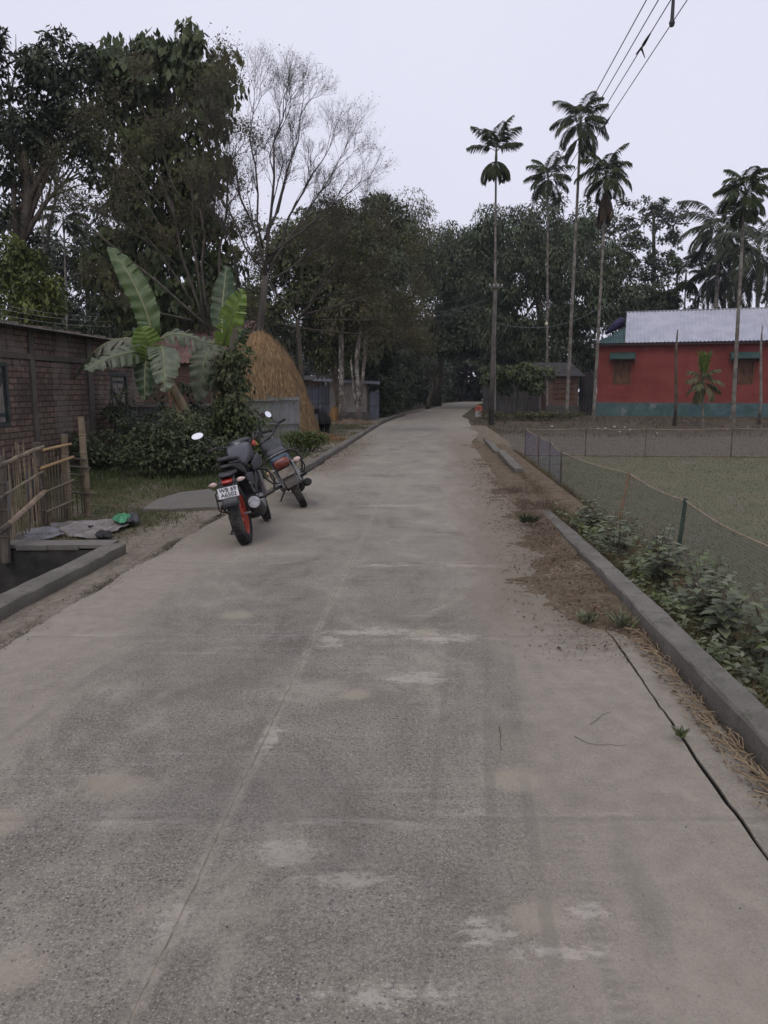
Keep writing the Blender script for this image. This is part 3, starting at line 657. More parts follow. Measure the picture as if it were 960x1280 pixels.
for lab, pts, r, cr in (('straight pale blotched trunk standing before the shed, left one of the pair', [(428,529),(427,480),(426,440),(428,380)], .15, [(425,400,28,25),(440,380,25,25)]),
                    ('forked reddish trunk standing before the shed, right one of the pair', [(449,526),(447,490),(446,450),(452,390)], .13, [(455,400,26,28),(448,380,20,22)])):
    root, fine, mb = post_trunk('roadside_tree', lab, pts, 36.5, r, LB)
    if 'forked' in lab:
        m2 = MB(); m2.tube([Vector((0,0,.9)), Vector((.1,0,1.7)), Vector((.28,0,3.2)), Vector((.35, .1, 5))], [.10,.09,.08,.05], 7); m2.tube([Vector((-.02,0,.5)), Vector((-.22,0,1.3)), Vector((-.38,0,3.0))], [.10,.07,.04], 7); m2.build('branch', LB, root, smooth=True)
    e = [px_ell(*q, 36.5) for q in cr]; v = puff_leaves(ell_puffs(e, 24, .3, .6), 2600, .22, .6, .3)
    npmesh('crown', v-np.array(root.location), 4, L_olive, root)

# ================================================================== PALMS
def frond(p0, az, elev, L, droop, nl, ll, lw, leaf, rach, side=.9, hang=.5, twist=0):
    """one feather frond: rachis tube into mesh builder rach, leaflet quads into list leaf"""
    h = np.array([cos(az), sin(az), 0.0]); N = 12; pts = []; q = np.array(p0, float); e = elev
    for i in range(N+1):
        pts.append(q.copy()); q = q + (h*cos(e)+np.array([0, 0, sin(e)]))*L/N; e -= droop/N*(.6+.8*i/N)
    pts = np.array(pts); rach.tube([Vector(p) for p in pts[::2]], [.022*(1-.8*i/6) for i in range(7)], 4, cap=False)
    sd0 = np.cross(h, [0, 0, 1.0])
    for i in range(nl):
        t = .18+.82*i/(nl-1); x = t*N; k = min(int(x), N-1); p = pts[k]+(pts[k+1]-pts[k])*(x-k); tg = unit(pts[k+1]-pts[k])
        l = ll*(math.sin(pi*min(1, .18+t*.80))**.6)*rnd.uniform(.85, 1.1)
        for sg in (-1, 1):
            a = unit(sd0*sg*side + tg*.75 + np.array([0, 0, -hang*rnd.uniform(.6, 1.3)]))
            nrm = np.cross(a, tg); m_ = p+a*l*.5+np.array([0, 0, .03]); w = unit(np.cross(a, nrm+rdir(1)[0]*.5))*lw*.5
            tip = p+a*l+np.array([0, 0, -l*.22])
            leaf.append([p-w*.3, m_-w, tip, m_+w])
def palm(name, label, base_px, crown_px, Y, nf=9, L=1.7, r=.075, elevs=(1.2, .3), droop=1.6, ll=.62, lw=.055, nl=38, skirt=None, shaft=.8, seed=1, leafm=None, cat='palm tree', group='areca palms with slender trunks', basez=None, lean=.15):
    global rnd
    keep = rnd; rnd = random.Random(seed)
    c = at(*crown_px, Y); b = at(base_px[0], base_px[1], Y); b.z = (g1(b.x, Y) if basez is None else basez)-.05
    root = empty(name, b, label, cat, group=group); top = c-b; mb = MB(); n = 14
    pts = [Vector((top.x*(t+lean*t*(1-t)), 0, top.z*t)) for t in [i/n for i in range(n+1)]]
    mb.tube(pts, [r*(1.35 if i == 0 else 1.08-.42*i/n) for i in range(n+1)], 8)
    for i in range(int(top.z/.55)):
        t = (i+.5)*.55/top.z
        if t < 1: q = Vector((top.x*(t+lean*t*(1-t)), 0, top.z*t)); mb.tube([q-Vector((0,0,.012)), q+Vector((0,0,.012))], [(1.08-.42*t)*r*1.09]*2, 8)
    mb.build('trunk', PB, root, smooth='auto')
    s = MB(); s.tube([top-Vector((0,0,.05)), top+Vector((0,0,shaft*.3)), top+Vector((0,0,shaft))], [r*.85, r*1.05, r*.5], 8); s.build('crown_shaft', CS, root, smooth=True)
    lf = []; rc = MB(); tp = top+Vector((0, 0, shaft))
    for i in range(nf):
        az = i*2.399+rnd.uniform(-.3, .3); t = i/(nf-1); e = elevs[0]*(1-t)+elevs[1]*t
        frond(tp-Vector((0, 0, .25*t)), az, e, L*rnd.uniform(.85, 1.1), droop*rnd.uniform(.8, 1.2), nl, ll, lw, lf, rc)
    rc.build('frond_stalk', CS, root); npmesh('crown', np.array(lf), 4, leafm or L_palm, root)
    if skirt:
        lf2 = []; rc2 = MB(); kind, ns, sl = skirt
        for i in range(ns): frond(top+Vector((0, 0, .15*shaft)), i*2.399, -.25 if kind == 'ball' else -1.0-rnd.uniform(0, .35), sl*rnd.uniform(.6, 1.15), 1.9 if kind == 'ball' else .5, nl, ll*.8, lw, lf2, rc2, hang=.9 if kind == 'ball' else 1.4)
        rc2.build('dry_stalk', CS, root); npmesh('hanging_fronds', np.array(lf2), 4, L_palmd if kind == 'dry' else L_palm, root)
    rnd = keep; return root
PB = NT('palm_bark'); _v = PB.tc(); _f = PB.noise(_v, 3.0, 6, .7)
PB = PB.fin(PB.mix(PB.ss(_f, .42, .60), (.10, .088, .075), (.20, .185, .165)), .9, normal=PB.bump(PB.noise(_v, 20), .3, .01), spec=.2)
CS = plain('crown_shaft', (.065, .085, .035), .5, var=.3, scale=2)
palm('areca_palm', 'lone tall areca palm behind the electric pole with a ball of hanging fronds', (618,524), (620,205), 40, nf=11, L=1.65, elevs=(1.45, .55), droop=1.25, skirt=('ball', 9, 1.3), seed=2, r=.07)
palm('areca_palm', 'shorter areca palm between the lone palm and the tallest one', (684,520), (685,238), 47, nf=18, L=1.6, elevs=(1.4, -.35), droop=1.6, seed=3, r=.075, ll=.62)
palm('areca_palm', 'tallest areca palm, its top reaching up beside the overhead wires', (708,522), (725,178), 41, nf=19, L=1.65, elevs=(1.45, -.4), droop=1.7, seed=5, r=.095, shaft=1.1, ll=.625, skirt=('ball', 5, 1.3))
palm('areca_palm', 'areca palm with a brown skirt of dry fronds below its crown', (742,522), (757,240), 40, nf=20, L=1.6, elevs=(1.45, -.4), droop=1.6, seed=8, r=.085, skirt=('dry', 12, 1.6), shaft=.9, ll=.62)
palm('areca_palm', 'areca palm rising in front of the red house at the right', (916,525), (930,262), 37, nf=20, L=1.55, elevs=(1.45, -.4), droop=1.7, seed=11, r=.10, shaft=.9, ll=.62, skirt=('ball', 5, 1.1))
palm('areca_palm', 'dark areca palm behind the grey roof with fronds hanging in a ball', (857,430), (857,352), 58, nf=9, L=2.0, elevs=(1.3, .6), droop=1.5, seed=13, skirt=('ball', 10, 1.5), basez=0, group=None)
palm('areca_palm', 'areca palm half hidden below the airy tree crown', (772,430), (772,325), 57, nf=11, L=2.2, elevs=(1.3, 0), droop=1.9, seed=14, basez=0, group=None, skirt=('ball', 6, 1.6))
palm('areca_palm', 'small areca palm behind the roof between the airy tree and coconut palms', (832,430), (828,385), 60, nf=9, L=1.8, elevs=(1.2, .1), droop=2, seed=15, basez=0, group=None)
palm('areca_palm', 'far areca palm crown showing through the gap above the far left trees', (52,420), (52,228), 42, nf=10, L=1.6, elevs=(1.2, .0), droop=1.9, seed=16, basez=0, group=None)
palm('areca_palm', 'short far areca palm peeking out low between the left trees', (80,420), (80,290), 44, nf=9, L=1.6, elevs=(1.2, .0), droop=1.9, seed=17, basez=0, group=None)
kw = dict(nf=20, elevs=(1.3, -.8), droop=1.9, ll=1.05, lw=.085, nl=46, r=.16, shaft=.4, basez=0, group='coconut palms behind the red house', cat='palm tree', leafm=leafmat('coconut_leaflet', (.028, .036, .020), (.058, .068, .036), None, .2))
palm('coconut_palm', 'coconut palm with a dark arching crown left of the house palm', (893,440), (900,290), 54, L=3.4, seed=21, **kw)
palm('coconut_palm', 'large coconut palm with long drooping fronds at the right edge', (952,440), (948,318), 49, L=3.9, seed=22, **kw)
palm('coconut_palm', 'lower coconut palm just over the roof at the right', (915,440), (905,345), 56, L=3.3, seed=23, **kw)
# young palm in front of the red house
yp = palm('young_palm', 'young palm with a bright green upright spear in front of the red wall', (879,522), (879,482), 35, nf=13, L=1.0, r=.055, elevs=(1.2, -.5), droop=1.7, ll=.42, lw=.075, nl=14, seed=31, shaft=.25, group=None, leafm=leafmat('young_frond', (.07, .08, .035), (.13, .13, .06), None, .3))
lf = []; rc = MB(); t0 = at(879, 476, 35)-yp.location
for k in range(5): frond(t0+Vector((0, 0, .0)), k*1.3, 1.45, 1.30, .35, 18, .40, .10, lf, rc, hang=-.6)
rc.build('spear_stalk', CS, yp); npmesh('spear_leaves', np.array(lf), 4, leafmat('spear', (.09, .13, .025), (.15, .20, .04), None, .4), yp)

# ================================================================== BANANA PLANTS
def banana_leafmat(name, a, b, back):
    n = NT(name); uv = n.sep(n.tc('UV')); v = n.tc('UV')
    rib = n.math('ADD', n.math('MULTIPLY', n.math('SINE', n.math('MULTIPLY', uv[1], 260)), .5), .5)
    c = n.mix(n.ss(n.noise(v, 6, 5, .6), .35, .65), a, b); c = n.mix(n.math('MULTIPLY', rib, .09), c, tuple(x*1.7 for x in b))
    c = n.mix(n.math('MULTIPLY', n.ss(n.noise(v, 13, 5, .7), .6, .75), .5), c, (.12, .085, .04))
    n.fin(c, .42, normal=n.bump(rib, .22, .01), spec=.45)
    tr = n.n('ShaderNodeBsdfTranslucent'); n.set(tr.inputs[0], n.mix(.5, c, back)); mx = n.n('ShaderNodeMixShader'); mx.inputs[0].default_value = .3
    n.t.links.new(n.b.outputs[0], mx.inputs[1]); n.t.links.new(tr.outputs[0], mx.inputs[2]); n.t.links.new(mx.outputs[0], n.out.inputs[0]); return n.m
BL = {'green': banana_leafmat('banana_green', (.040, .072, .022), (.070, .112, .035), (.10, .16, .03)),
      'grey': banana_leafmat('banana_dull', (.080, .102, .062), (.130, .155, .100), (.12, .16, .07)),
      'lime': banana_leafmat('banana_lime', (.10, .165, .030), (.15, .225, .045), (.22, .32, .05)),
      'brown': banana_leafmat('banana_old', (.10, .105, .075), (.15, .145, .105), (.12, .12, .06)),
      'dark': banana_leafmat('banana_dark', (.028, .050, .022), (.05, .078, .036), (.07, .12, .03))}
RIB = plain('banana_midrib', (.16, .17, .08), .5, var=.2, scale=3)
def banana_leaf(root, p, w, mat, tear=.3, fold=.35, side=None, wav=.03, seed=1):
    """p: four control points of the midrib, in the plant's own frame"""
    r = random.Random(seed); P0, P1, P2, P3 = p; N = 60
    def bz(t): return P0*(1-t)**3+P1*3*t*(1-t)**2+P2*3*t*t*(1-t)+P3*t**3
    mb = MB(); vs = []; fs = []; uvs = []; pet = .1
    for sg in (-1, 1):
        gaps = set(); 
        for i in range(4, N-2):
            if r.random() < tear*.35: gaps.add(i)
        sag = 0; prev = None; q0 = 0
        for i in range(N+1):
            t = pet+(1-pet)*i/N; c = bz(t); tg = (bz(min(1, t+.01))-bz(t-.01)).normalized()
            sd = (side if side else tg.cross(Vector((0, 0, 1)))); sd = (sd-tg*sd.dot(tg)).normalized(); nn = sd.cross(tg).normalized()
            if nn.z < 0: nn = -nn
            u = i/N; ww = w*.5*min(1, (math.sin(pi*min(1, .06+u*.94)**.75))**.55*1.05) if 0 < i < N else w*.03
            ww *= r.uniform(.94, 1.03)
            if i in gaps: sag = r.uniform(-.3, .6)*tear; q0 = i
            row = []
            for j in range(5):
                x = j/4; a = fold + (sag+r.uniform(-.02, .02))*x
                off = sd*sg*ww*x*cos(a) - nn*ww*x*sin(a)*(.6+.5*x) + nn*wav*math.sin(i*.8+sg)*x - tg*0
                off += tg*ww*x*.35
                row.append(c+off)
            cur = [len(vs)+k for k in range(5)]; vs += row; uvs += [(.5+sg*.1*k, u) for k in range(5)]
            if prev is not None:
                for j in range(4):
                    if i in gaps and j >= 1: continue
                    f = (prev[j], prev[j+1], cur[j+1], cur[j]); fs.append(f if sg > 0 else f[::-1])
            prev = cur
    mb.add(vs, fs); o = mb.build('leaf', mat, root, smooth=True)
    uvl = o.data.uv_layers.new(name='UVMap')
    for l in o.data.loops: uvl.data[l.index].uv = uvs[l.vertex_index]
    rb = MB(); rb.tube([bz(i/14)-Vector((0, 0, .006)) for i in range(15)], [.024*(1-.8*i/14) for i in range(15)], 6); rb.build('midrib', RIB, o)
def banana(name, label, Y, stem, leaves, r=.10):
    base = at(*stem[0], Y); base.z = g1(base.x, Y)-.03; root = empty(name, base, label, 'banana plant')
    mb = MB(); pts = [Vector((0, 0, 0))]+[at(px, py, Y)-base for px, py in stem[1:]]
    mb.tube(pts, [r*(1.25-.6*i/(len(pts)-1)) for i in range(len(pts))], 10); st = mb.build('stem', BS, root, smooth=True)
    for k, (pp, dys, wpx, mt, tear, fold, sv) in enumerate(leaves):
        P_ = [at(px, py, Y+dy)-base for (px, py), dy in zip(pp, dys)]
        banana_leaf(root, P_, wpx*Y/F, BL[mt], tear, fold, Vector(sv) if sv else None, seed=k+int(Y*10))
    return root, base
BS = barkmat('banana_stem', (.10, .072, .048), (.20, .155, .10), 4, moss=(.07, .075, .035))
fx = (1, 0, 0)
rt, bs = banana('banana_plant', 'tall banana plant with a huge upright leaf by the brick house', 15.3, [(266,585),(248,545),(222,495),(196,452),(190,430)], [
    ([(192,432),(190,395),(165,340),(136,308)], (0, -.1, 0, .5), 32, 'green', .16, .15, fx),
    ([(188,432),(160,415),(120,418),(92,474)], (0, .2, .4, .5), 34, 'brown', .6, .35, (0, 1, .6)),
    ([(192,440),(170,436),(140,442),(104,462)], (0, -.5, -.9, -1.1), 30, 'grey', .5, .25, (0, 1, 1.0)),
    ([(194,434),(206,424),(206,450),(206,490)], (0, -.7, -1.2, -1.3), 36, 'grey', .35, .2, fx),
    ([(190,440),(182,436),(180,460),(181,500)], (0, -.2, -.5, -.6), 30, 'dark', .3, .25, fx),
    ([(190,446),(186,438),(182,424),(178,408)], (0, -.4, -.5, -.5), 34, 'lime', .3, .1, (1, .3, 0)),
    ([(184,464),(182,456),(182,446),(184,432)], (0, -.3, -.4, -.4), 30, 'lime', .4, .1, (1, .2, 0)),
    ([(196,428),(215,408),(245,418),(268,436)], (0, -.3, -.3, .2), 30, 'grey', .5, .3, (0, .8, .8)),
    ([(188,424),(180,412),(176,410),(172,414)], (0, .3, .4, .4), 22, 'grey', .3, .2, fx)])
dp = MB()
for k in range(9):
    p0 = at(200+k*4, 455+k*9, 15.3)-bs; q = Vector((rnd.uniform(-.14, .14), -.12, -rnd.uniform(.35, .6))); s = Vector((.035, 0, 0))
    dp.add([p0-s, p0+s, p0+q*.6+s*1.4, p0+q, p0+q*.55-s], [(0, 1, 2, 3, 4)])
dp.build('dry_leaf_sheath', plain('dry_banana', (.17, .105, .06), .8, var=.35, scale=9), rt)
banana('banana_plant', 'second banana plant with a ragged lime green leaf beside the creeper column', 16.6, [(286,580),(285,520),(281,470),(277,432)], [
    ([(275,434),(262,424),(252,450),(248,502)], (0, -.4, -.6, -.6), 40, 'grey', .3, .2, fx),
    ([(277,440),(283,420),(290,390),(304,362)], (0, -.4, -.5, -.5), 32, 'lime', .7, .15, (1, .2, 0)),
    ([(278,420),(276,395),(280,360),(283,332)], (0, .3, .6, .8), 32, 'dark', .2, .2, fx),
    ([(278,434),(292,408),(300,400),(305,430)], (0, .3, .5, .5), 30, 'dark', .4, .2, fx),
    ([(276,432),(265,426),(250,424),(235,440)], (0, -.2, -.3, -.2), 26, 'brown', .6, .3, (0, .8, .6))])

# ================================================================== CREEPERS, SHRUBS, WEEDS
cc = at(290, 500, 16.1); root = empty('creeper_column', (cc.x, 16.1, -.03), 'dead trunk smothered in green creeper, left of the haystack', 'creeper')
mb = MB(); mb.tube([Vector((0,0,0)), Vector((.05,0,1)), Vector((-.02,0,1.8)), Vector((.05,0,2.4)), Vector((.1, .1, 2.8))], [.16,.14,.12,.10,.06], 8); mb.build('trunk', B_dark, root, smooth=True)
pf = [(rnd.uniform(-.30, .30), rnd.uniform(-.3, .3), rnd.uniform(.1, 2.35), rnd.uniform(.16, .30)) for _ in range(85)]
pf += [(rnd.uniform(-.6, .7), rnd.uniform(-.3, .3), rnd.uniform(.05, 1.0), .25) for _ in range(25)]
npmesh('foliage', puff_leaves(pf, 6500, .11, .6, .6), 4, leafmat('creeper_leaf', (.040, .062, .022), (.085, .11, .042), (.10, .10, .05), .3, scale=2), root)
L_shrub = leafmat('shrub_leaf', (.028, .042, .020), (.080, .10, .046), (.10, .12, .06), .2, scale=1.5)
def shrub(name, label, ells_px, Y, n, size, mat, npf=60, cat='shrub', asp=.5, puff=(.14, .3)):
    e = [px_ell(*q, Y) for q in ells_px]; cx = float(np.mean([q[0] for q in e])); base = np.array([cx, Y, g1(cx, Y)])
    root = empty(name, base, label, cat); mb = MB()
    for k in range(14):
        q = e[k % len(e)]; tgt = Vector((q[0]+rnd.uniform(-.6, .6)*q[3]-cx, rnd.uniform(-.5, .5)*q[4], q[2]+rnd.uniform(-.3, .7)*q[5]-base[2]))
        mb.tube([Vector((tgt.x*.3, tgt.y*.3, 0)), tgt*.5+Vector((0, 0, .1)), tgt], [.018, .012, .005], 5)
    mb.build('stem', B_dark, root); v = puff_leaves(ell_puffs(e, npf, *puff, fill=.35), n, size, .35, asp, .35); v[..., 2] = np.maximum(v[..., 2], base[2]+.01)
    npmesh('foliage', v-base, 4, mat, root); return root
shrub('shrub', 'large dark green bush behind the nearer motorcycle', [(215,560,42,46),(180,575,36,32),(245,565,32,40),(200,590,55,22),(225,530,25,22),(262,578,24,28)], 14.0, 11500, .085, L_shrub, 100)
shrub('shrub', 'lower dark bush between the bamboo gate and the large bush', [(140,575,34,34),(120,595,26,20),(160,590,30,24),(105,560,20,28)], 15.2, 4200, .09, L_shrub, 50)
shrub('shrub', 'tangle of weeds climbing the grey tin fence behind the bananas', [(170,525,34,22),(235,510,30,26),(205,500,18,16),(262,530,24,34),(145,515,18,22)], 16.9, 3000, .09, L_shrub, 34)
shrub('shrub', 'low bush at the foot of the tin fence by the haystack', [(385,556,18,9),(370,562,20,9),(398,563,14,6)], 19.5, 2500, .08, L_yel, 40)
shrub('shrub', 'weedy bush under the creeper column behind the bikes', [(280,585,30,22),(300,575,22,24),(335,578,24,16)], 16.4, 4500, .08, L_shrub, 60)
shrub('shrub', 'dark hedge bush at the foot of the wall beyond the pale shed', [(478,512,16,12),(490,500,14,18),(462,516,10,8)], 45, 3500, .16, L_mango, 50, puff=(.2, .4))
shrub('shrub', 'straggly bush on the dry bank left of the bamboo posts', [(640,528,40,8),(700,524,30,7),(668,522,30,7)], 38.5, 3500, .12, L_olive, 60, puff=(.12, .25))
# row of broad-leaved plants between the right kerb and the net
L_weed = leafmat('weed_leaf', (.068, .082, .040), (.190, .205, .135), (.115, .150, .050), .25, .5, scale=4)
L_weedd = leafmat('weed_leaf_old', (.10, .085, .045), (.19, .16, .08), None, .25, .5)
def weed(x, y, h, seed, label, group=None, nl=26, big=.115):
    r = random.Random(seed); z = g1(x, y); root = empty('roadside_plant', (x, y, z-.02), label, 'plant', group=group)
    st = MB(); lv = MB()
    for s in range(r.randint(4, 7)):
        az = r.uniform(0, 6.28); ln = r.uniform(.05, .42); tip = Vector((cos(az)*ln*h, sin(az)*ln*h, h*r.uniform(.7, 1.05)))
        q = [Vector((r.uniform(-.04, .04), r.uniform(-.04, .04), 0)), tip*.5+Vector((0, 0, .03)), tip]; st.tube(q, [.007, .005, .003], 5)
        k = nl//4
        for i in range(k):
            t = .35+.65*(i+1)/k; p = q[1].lerp(q[2], (t-.5)*2) if t > .5 else q[0].lerp(q[1], t*2)
            a = i*2.4+r.uniform(-.4, .4); L = big*r.uniform(.6, 1.25)*(1.05 if t < .9 else .6); W = L*.74
            d = Vector((cos(a), sin(a), r.uniform(.05, .35) if t > .85 else r.uniform(-.12, .28))).normalized(); sd = d.cross(Vector((0, 0, 1))).normalized(); up = sd.cross(d)
            c0 = p+d*.03; st.tube([p, c0], [.002, .0015], 3)
            prof = [(0, 0), (.16, .40), (.38, .5), (.62, .38), (.85, .15), (1, 0)]
            def P(u, w_, sg): return c0+d*L*u*(1) - Vector((0, 0, 1))*L*.20*u*u + sd*sg*W*w_ + up*W*w_*.28
            vs = [P(u, 0, 1) for u, _ in prof]+[P(u, w_, 1) for u, w_ in prof[1:-1]]+[P(u, w_, -1) for u, w_ in prof[1:-1]]
            fs = [(0, 1, 6), (1, 2, 7, 6), (2, 3, 8, 7), (3, 4, 9, 8), (4, 5, 9), (0, 10, 1), (1, 10, 11, 2), (2, 11, 12, 3), (3, 12, 13, 4), (4, 13, 5)]
            lv.add(vs, fs)
    st.build('stem', plain('weed_stem', (.09, .07, .045), .7) if 'weed_stem' not in bpy.data.materials else bpy.data.materials['weed_stem'], root)
    lv.build('leaves', L_weed, root, smooth=True)
spots = []
for i in range(34):
    Y = 3.0+i*.205; d = 2.50+.34*((i*7) % 5)/5+.1*((i*3) % 4)
    h = (.50, .42, .55, .46, .60)[i % 5]*(1.0 if Y < 7.2 else .8)
    spots.append((d, Y, h))
names = ['first', 'second', 'third', 'fourth', 'fifth', 'sixth', 'seventh', 'eighth', 'ninth', 'tenth', 'eleventh', 'twelfth', 'thirteenth', 'fourteenth', 'fifteenth', 'sixteenth', 'seventeenth']
for i, (d, Y, h) in enumerate(spots):
    lab = (names[i]+' broad leaved plant along the right kerb, counted from the near end') if i < 17 else (names[33-i]+' broad leaved plant along the right kerb, counted from the far end')
    weed(float(xc(Y))+d, Y, h, 100+i, lab, 'broad leaved plants along the right kerb', nl=44 if Y < 7 else 26, big=.105 if Y < 6 else .10)

# ---- litter, straw, grass
def blades(name, n, fx_, mat, hgt=(.04, .09), wid=.006, lean=.5, label=None, kind='stuff'):
    X, Y = fx_(n); n = len(X); z = gh(X, Y); h = rng.uniform(*hgt, n); a = rng.uniform(0, 2*pi, n)
    sd = np.stack([np.cos(a), np.sin(a), np.zeros(n)], 1)*(wid*(1+.05*Y))[:, None]; l = rng.normal(0, lean, (n, 2))*h[:, None]
    b = np.stack([X, Y, z-.005], 1); tip = b+np.stack([l[:, 0], l[:, 1], h], 1)
    return tag(npmesh(name, np.stack([b-sd, b+sd, tip], 1), 3, mat), kind=kind)
def region(dmin, dmax, y0, y1, dens=None, ypow=1.0):
    def f(n):
        Y = y0+(y1-y0)*rng.random(n)**ypow; d = rng.uniform(dmin, dmax, n); X = xc(Y)+d
        if dens:
            k = dens(d, Y, X); s = rng.random(n) < k; return X[s], Y[s]
        return X, Y
    return f
def patchy(X, Y, s=1.0, o=0): return .5+.5*np.sin(X*2.3*s+o+np.sin(Y*1.1*s))*np.cos(Y*1.9*s+o+np.sin(X*1.3*s))
G_grass = leafmat('grass_blade', (.050, .062, .022), (.12, .125, .052), (.15, .128, .065), .3, .7, scale=.8)
G_lush = leafmat('lush_grass_blade', (.035, .056, .018), (.075, .098, .036), None, .3, .7)
G_dry = leafmat('dry_grass_blade', (.09, .07, .035), (.19, .15, .08), (.07, .055, .03), .3, .8, scale=1.5)
M_bed = leafmat('seedling_blade', (.085, .088, .040), (.180, .172, .095), (.115, .135, .055), .3, .7, scale=.7)
ok = lambda d, Y, X: patchy(X, Y, 1.2)*.9*sstep(-2.05, -2.6, d)*np.where((Y < 7.45) & (d > -5) , 0, 1)
blades('grass', 42000, region(-5.6, -2.0, 7.5, 13, ok), G_grass, (.02, .06), .0035)
blades('lush_grass', 16000, region(-6.5, -2.2, 12, 19, lambda d, Y, X: .3+.6*patchy(X, Y, 1)), G_lush, (.05, .16), .005)
blades('verge_grass', 22000, region(-6, -1.85, 15, 36, lambda d, Y, X: patchy(X, Y, .8)), G_grass, (.03, .09), .005)
blades('dry_grass', 48000, region(2.3, 3.35, 3.5, 24, lambda d, Y, X: .25+.7*patchy(X, Y, 1.5)), G_dry, (.03, .14), .003)
blades('low_weeds', 12000, region(2.30, 3.0, 2.8, 10, lambda d, Y, X: .4+.6*patchy(X, Y, 2.3)), G_grass, (.03, .11), .004, .9)
X_, Y_ = region(2.32, 2.95, 2.8, 9.8, lambda d, Y, X: .3+.7*patchy(X, Y, 2.7))(7000); n_l = len(X_)
c_ = np.stack([X_, Y_, gh(X_, Y_)+rng.uniform(.01, .20, n_l)*patchy(X_, Y_, 3.1)+.015], 1); ax_ = rdir(n_l); ax_[:, 2] = ax_[:, 2]*.3-.15; L__ = rng.uniform(.035, .085, n_l)
tag(npmesh('ground_cover', leaf_quads(c_, ax_, np.array([0, 0, 1.])+rdir(n_l)*.4, L__, L__*.62), 4, L_weed), kind='stuff')
blades('dry_weeds', 9000, region(1.75, 2.6, 6.6, 12.5, lambda d, Y, X: patchy(X, Y, 2.1, 1)**2), leafmat('dead_weed', (.055, .036, .028), (.12, .08, .06), None, .2, .8), (.03, .16), .0028, 1.2)
blades('seedlings', 110000, region(3.25, 24, 4.6, 21.8, None, 1.25), M_bed, (.02, .06), .003)
blades('stubble', 26000, region(3.3, 34, 22, 33, None), leafmat('stubble_blade', (.08, .066, .05), (.17, .145, .11), None, .2, .8), (.02, .06), .004)
blades('bank_scrub', 16000, region(2.6, 40, 31, 41, lambda d, Y, X: patchy(X, Y, .6)), leafmat('scrub_blade', (.05, .045, .025), (.12, .09, .06), None, .2, .8), (.04, .2), .006)
blades('pit_weeds', 500, region(-4.8, -3.0, 4.5, 7.2, None), leafmat('pit_weed', (.03, .045, .02), (.06, .08, .035)), (.06, .2), .012)
# fallen leaves
def litter(name, n, fx_, mat, size, zoff=.006, cnt=4):
    X, Y = fx_(n); n = len(X); d = X-xc(Y); z = np.where(np.abs(d) < 1.84, 0.0, gh(X, Y)); z = np.where((d > 1.55) & (d < 2.1) & (Y < 10.6), np.maximum(z, .0)+.035*sstep(4.2, 5, Y), z)
    c = np.stack([X, Y, z+zoff+rng.uniform(0, .012, n)], 1)
    ax = rdir(n); ax[:, 2] *= .25; nr = np.tile([0, 0, 1.0], (n, 1))+rng.normal(0, .35, (n, 3)); L = size*rng.uniform(.4, 1.3, n)
    return tag(npmesh(name, leaf_quads(c, ax, nr, L, L*.5), 4, mat), kind='stuff')
LT = leafmat('leaf_litter', (.055, .034, .024), (.16, .10, .065), (.22, .17, .12), .05, .8, scale=2)
litter('leaf_litter', 26000, region(1.05, 2.12, 4.4, 17, lambda d, Y, X: sstep(1.15, 2.0, d)**1.5*(.3+.7*patchy(X, Y, 1.7))), LT, .028)
litter('leaf_litter', 500, region(1.98, 2.1, 2.0, 5.4), LT, .025)
litter('leaf_litter', 2600, region(-1.85, -.9, 14, 27, lambda d, Y, X: sstep(-.9, -1.6, d)*(.3+.7*patchy(X, Y))), LT, .045)
litter('leaf_litter', 1600, region(-2.2, -1.75, 2, 9.5, lambda d, Y, X: patchy(X, Y, 3)), LT, .02)
litter('soil_crumbs', 9000, region(.95, 2.05, 4.2, 12, lambda d, Y, X: sstep(.9, 1.75, d)**2*(.4+.6*patchy(X, Y, 1.7))), leafmat('crumb', (.06, .045, .034), (.16, .125, .095), None, 0, .9), .016, .001)
litter('road_grit', 1500, region(-1.85, 1.85, 1.5, 14), leafmat('grit', (.05, .045, .04), (.28, .25, .21), None, 0, .9), .010, .001)
litter('bank_litter', 7000, region(2.3, 3.3, 6, 24, lambda d, Y, X: patchy(X, Y, 1.3)), LT, .05, .03)
# long dirt edge line on the left of the slab: dead grass caught in the crack
blades('crack_weeds', 16000, region(-2.0, -1.78, 3.2, 9.8, lambda d, Y, X: np.exp(-((d+1.89)/.06)**2)*np.clip(patchy(X, Y*2.2, 1)*1.6-.3, 0, 1)), leafmat('crack_weed', (.05, .042, .025), (.11, .09, .055), None, .2, .8), (.006, .026), .003, 1.8)
# straw pile by the near right kerb
st = MB()
for i in range(190):
    Y = rnd.uniform(2.5, 4.6); d = 2.085-abs(rnd.gauss(0, .05))*(1.25-.2*(Y-2.3)); X = float(xc(Y))+d; L = rnd.uniform(.05, .24); a = rnd.uniform(.3, 3.4)
    z = .012+rnd.uniform(0, .045); q = Vector((cos(a)*L, sin(a)*L, rnd.uniform(-.01, .02))); p = Vector((X, Y, z)); e = p+q
    if e.x-float(xc(e.y)) > 2.08 and 0 > 1: pass
    if e.x-float(xc(e.y)) < 1.95: e.x = float(xc(e.y))+rnd.uniform(1.93, 2.0)
    if e.x-float(xc(e.y)) > 2.08: e.x = float(xc(e.y))+2.08
    mid = (p+e)/2+Vector((rnd.uniform(-.015, .015), rnd.uniform(-.01, .01), .012)); st.tube([p, mid, e], [rnd.uniform(.0015, .0032)]*3, 4)
tag(st.build('straw_litter', leafmat('straw', (.12, .088, .058), (.29, .215, .13), None, 0, .8)), kind='stuff')
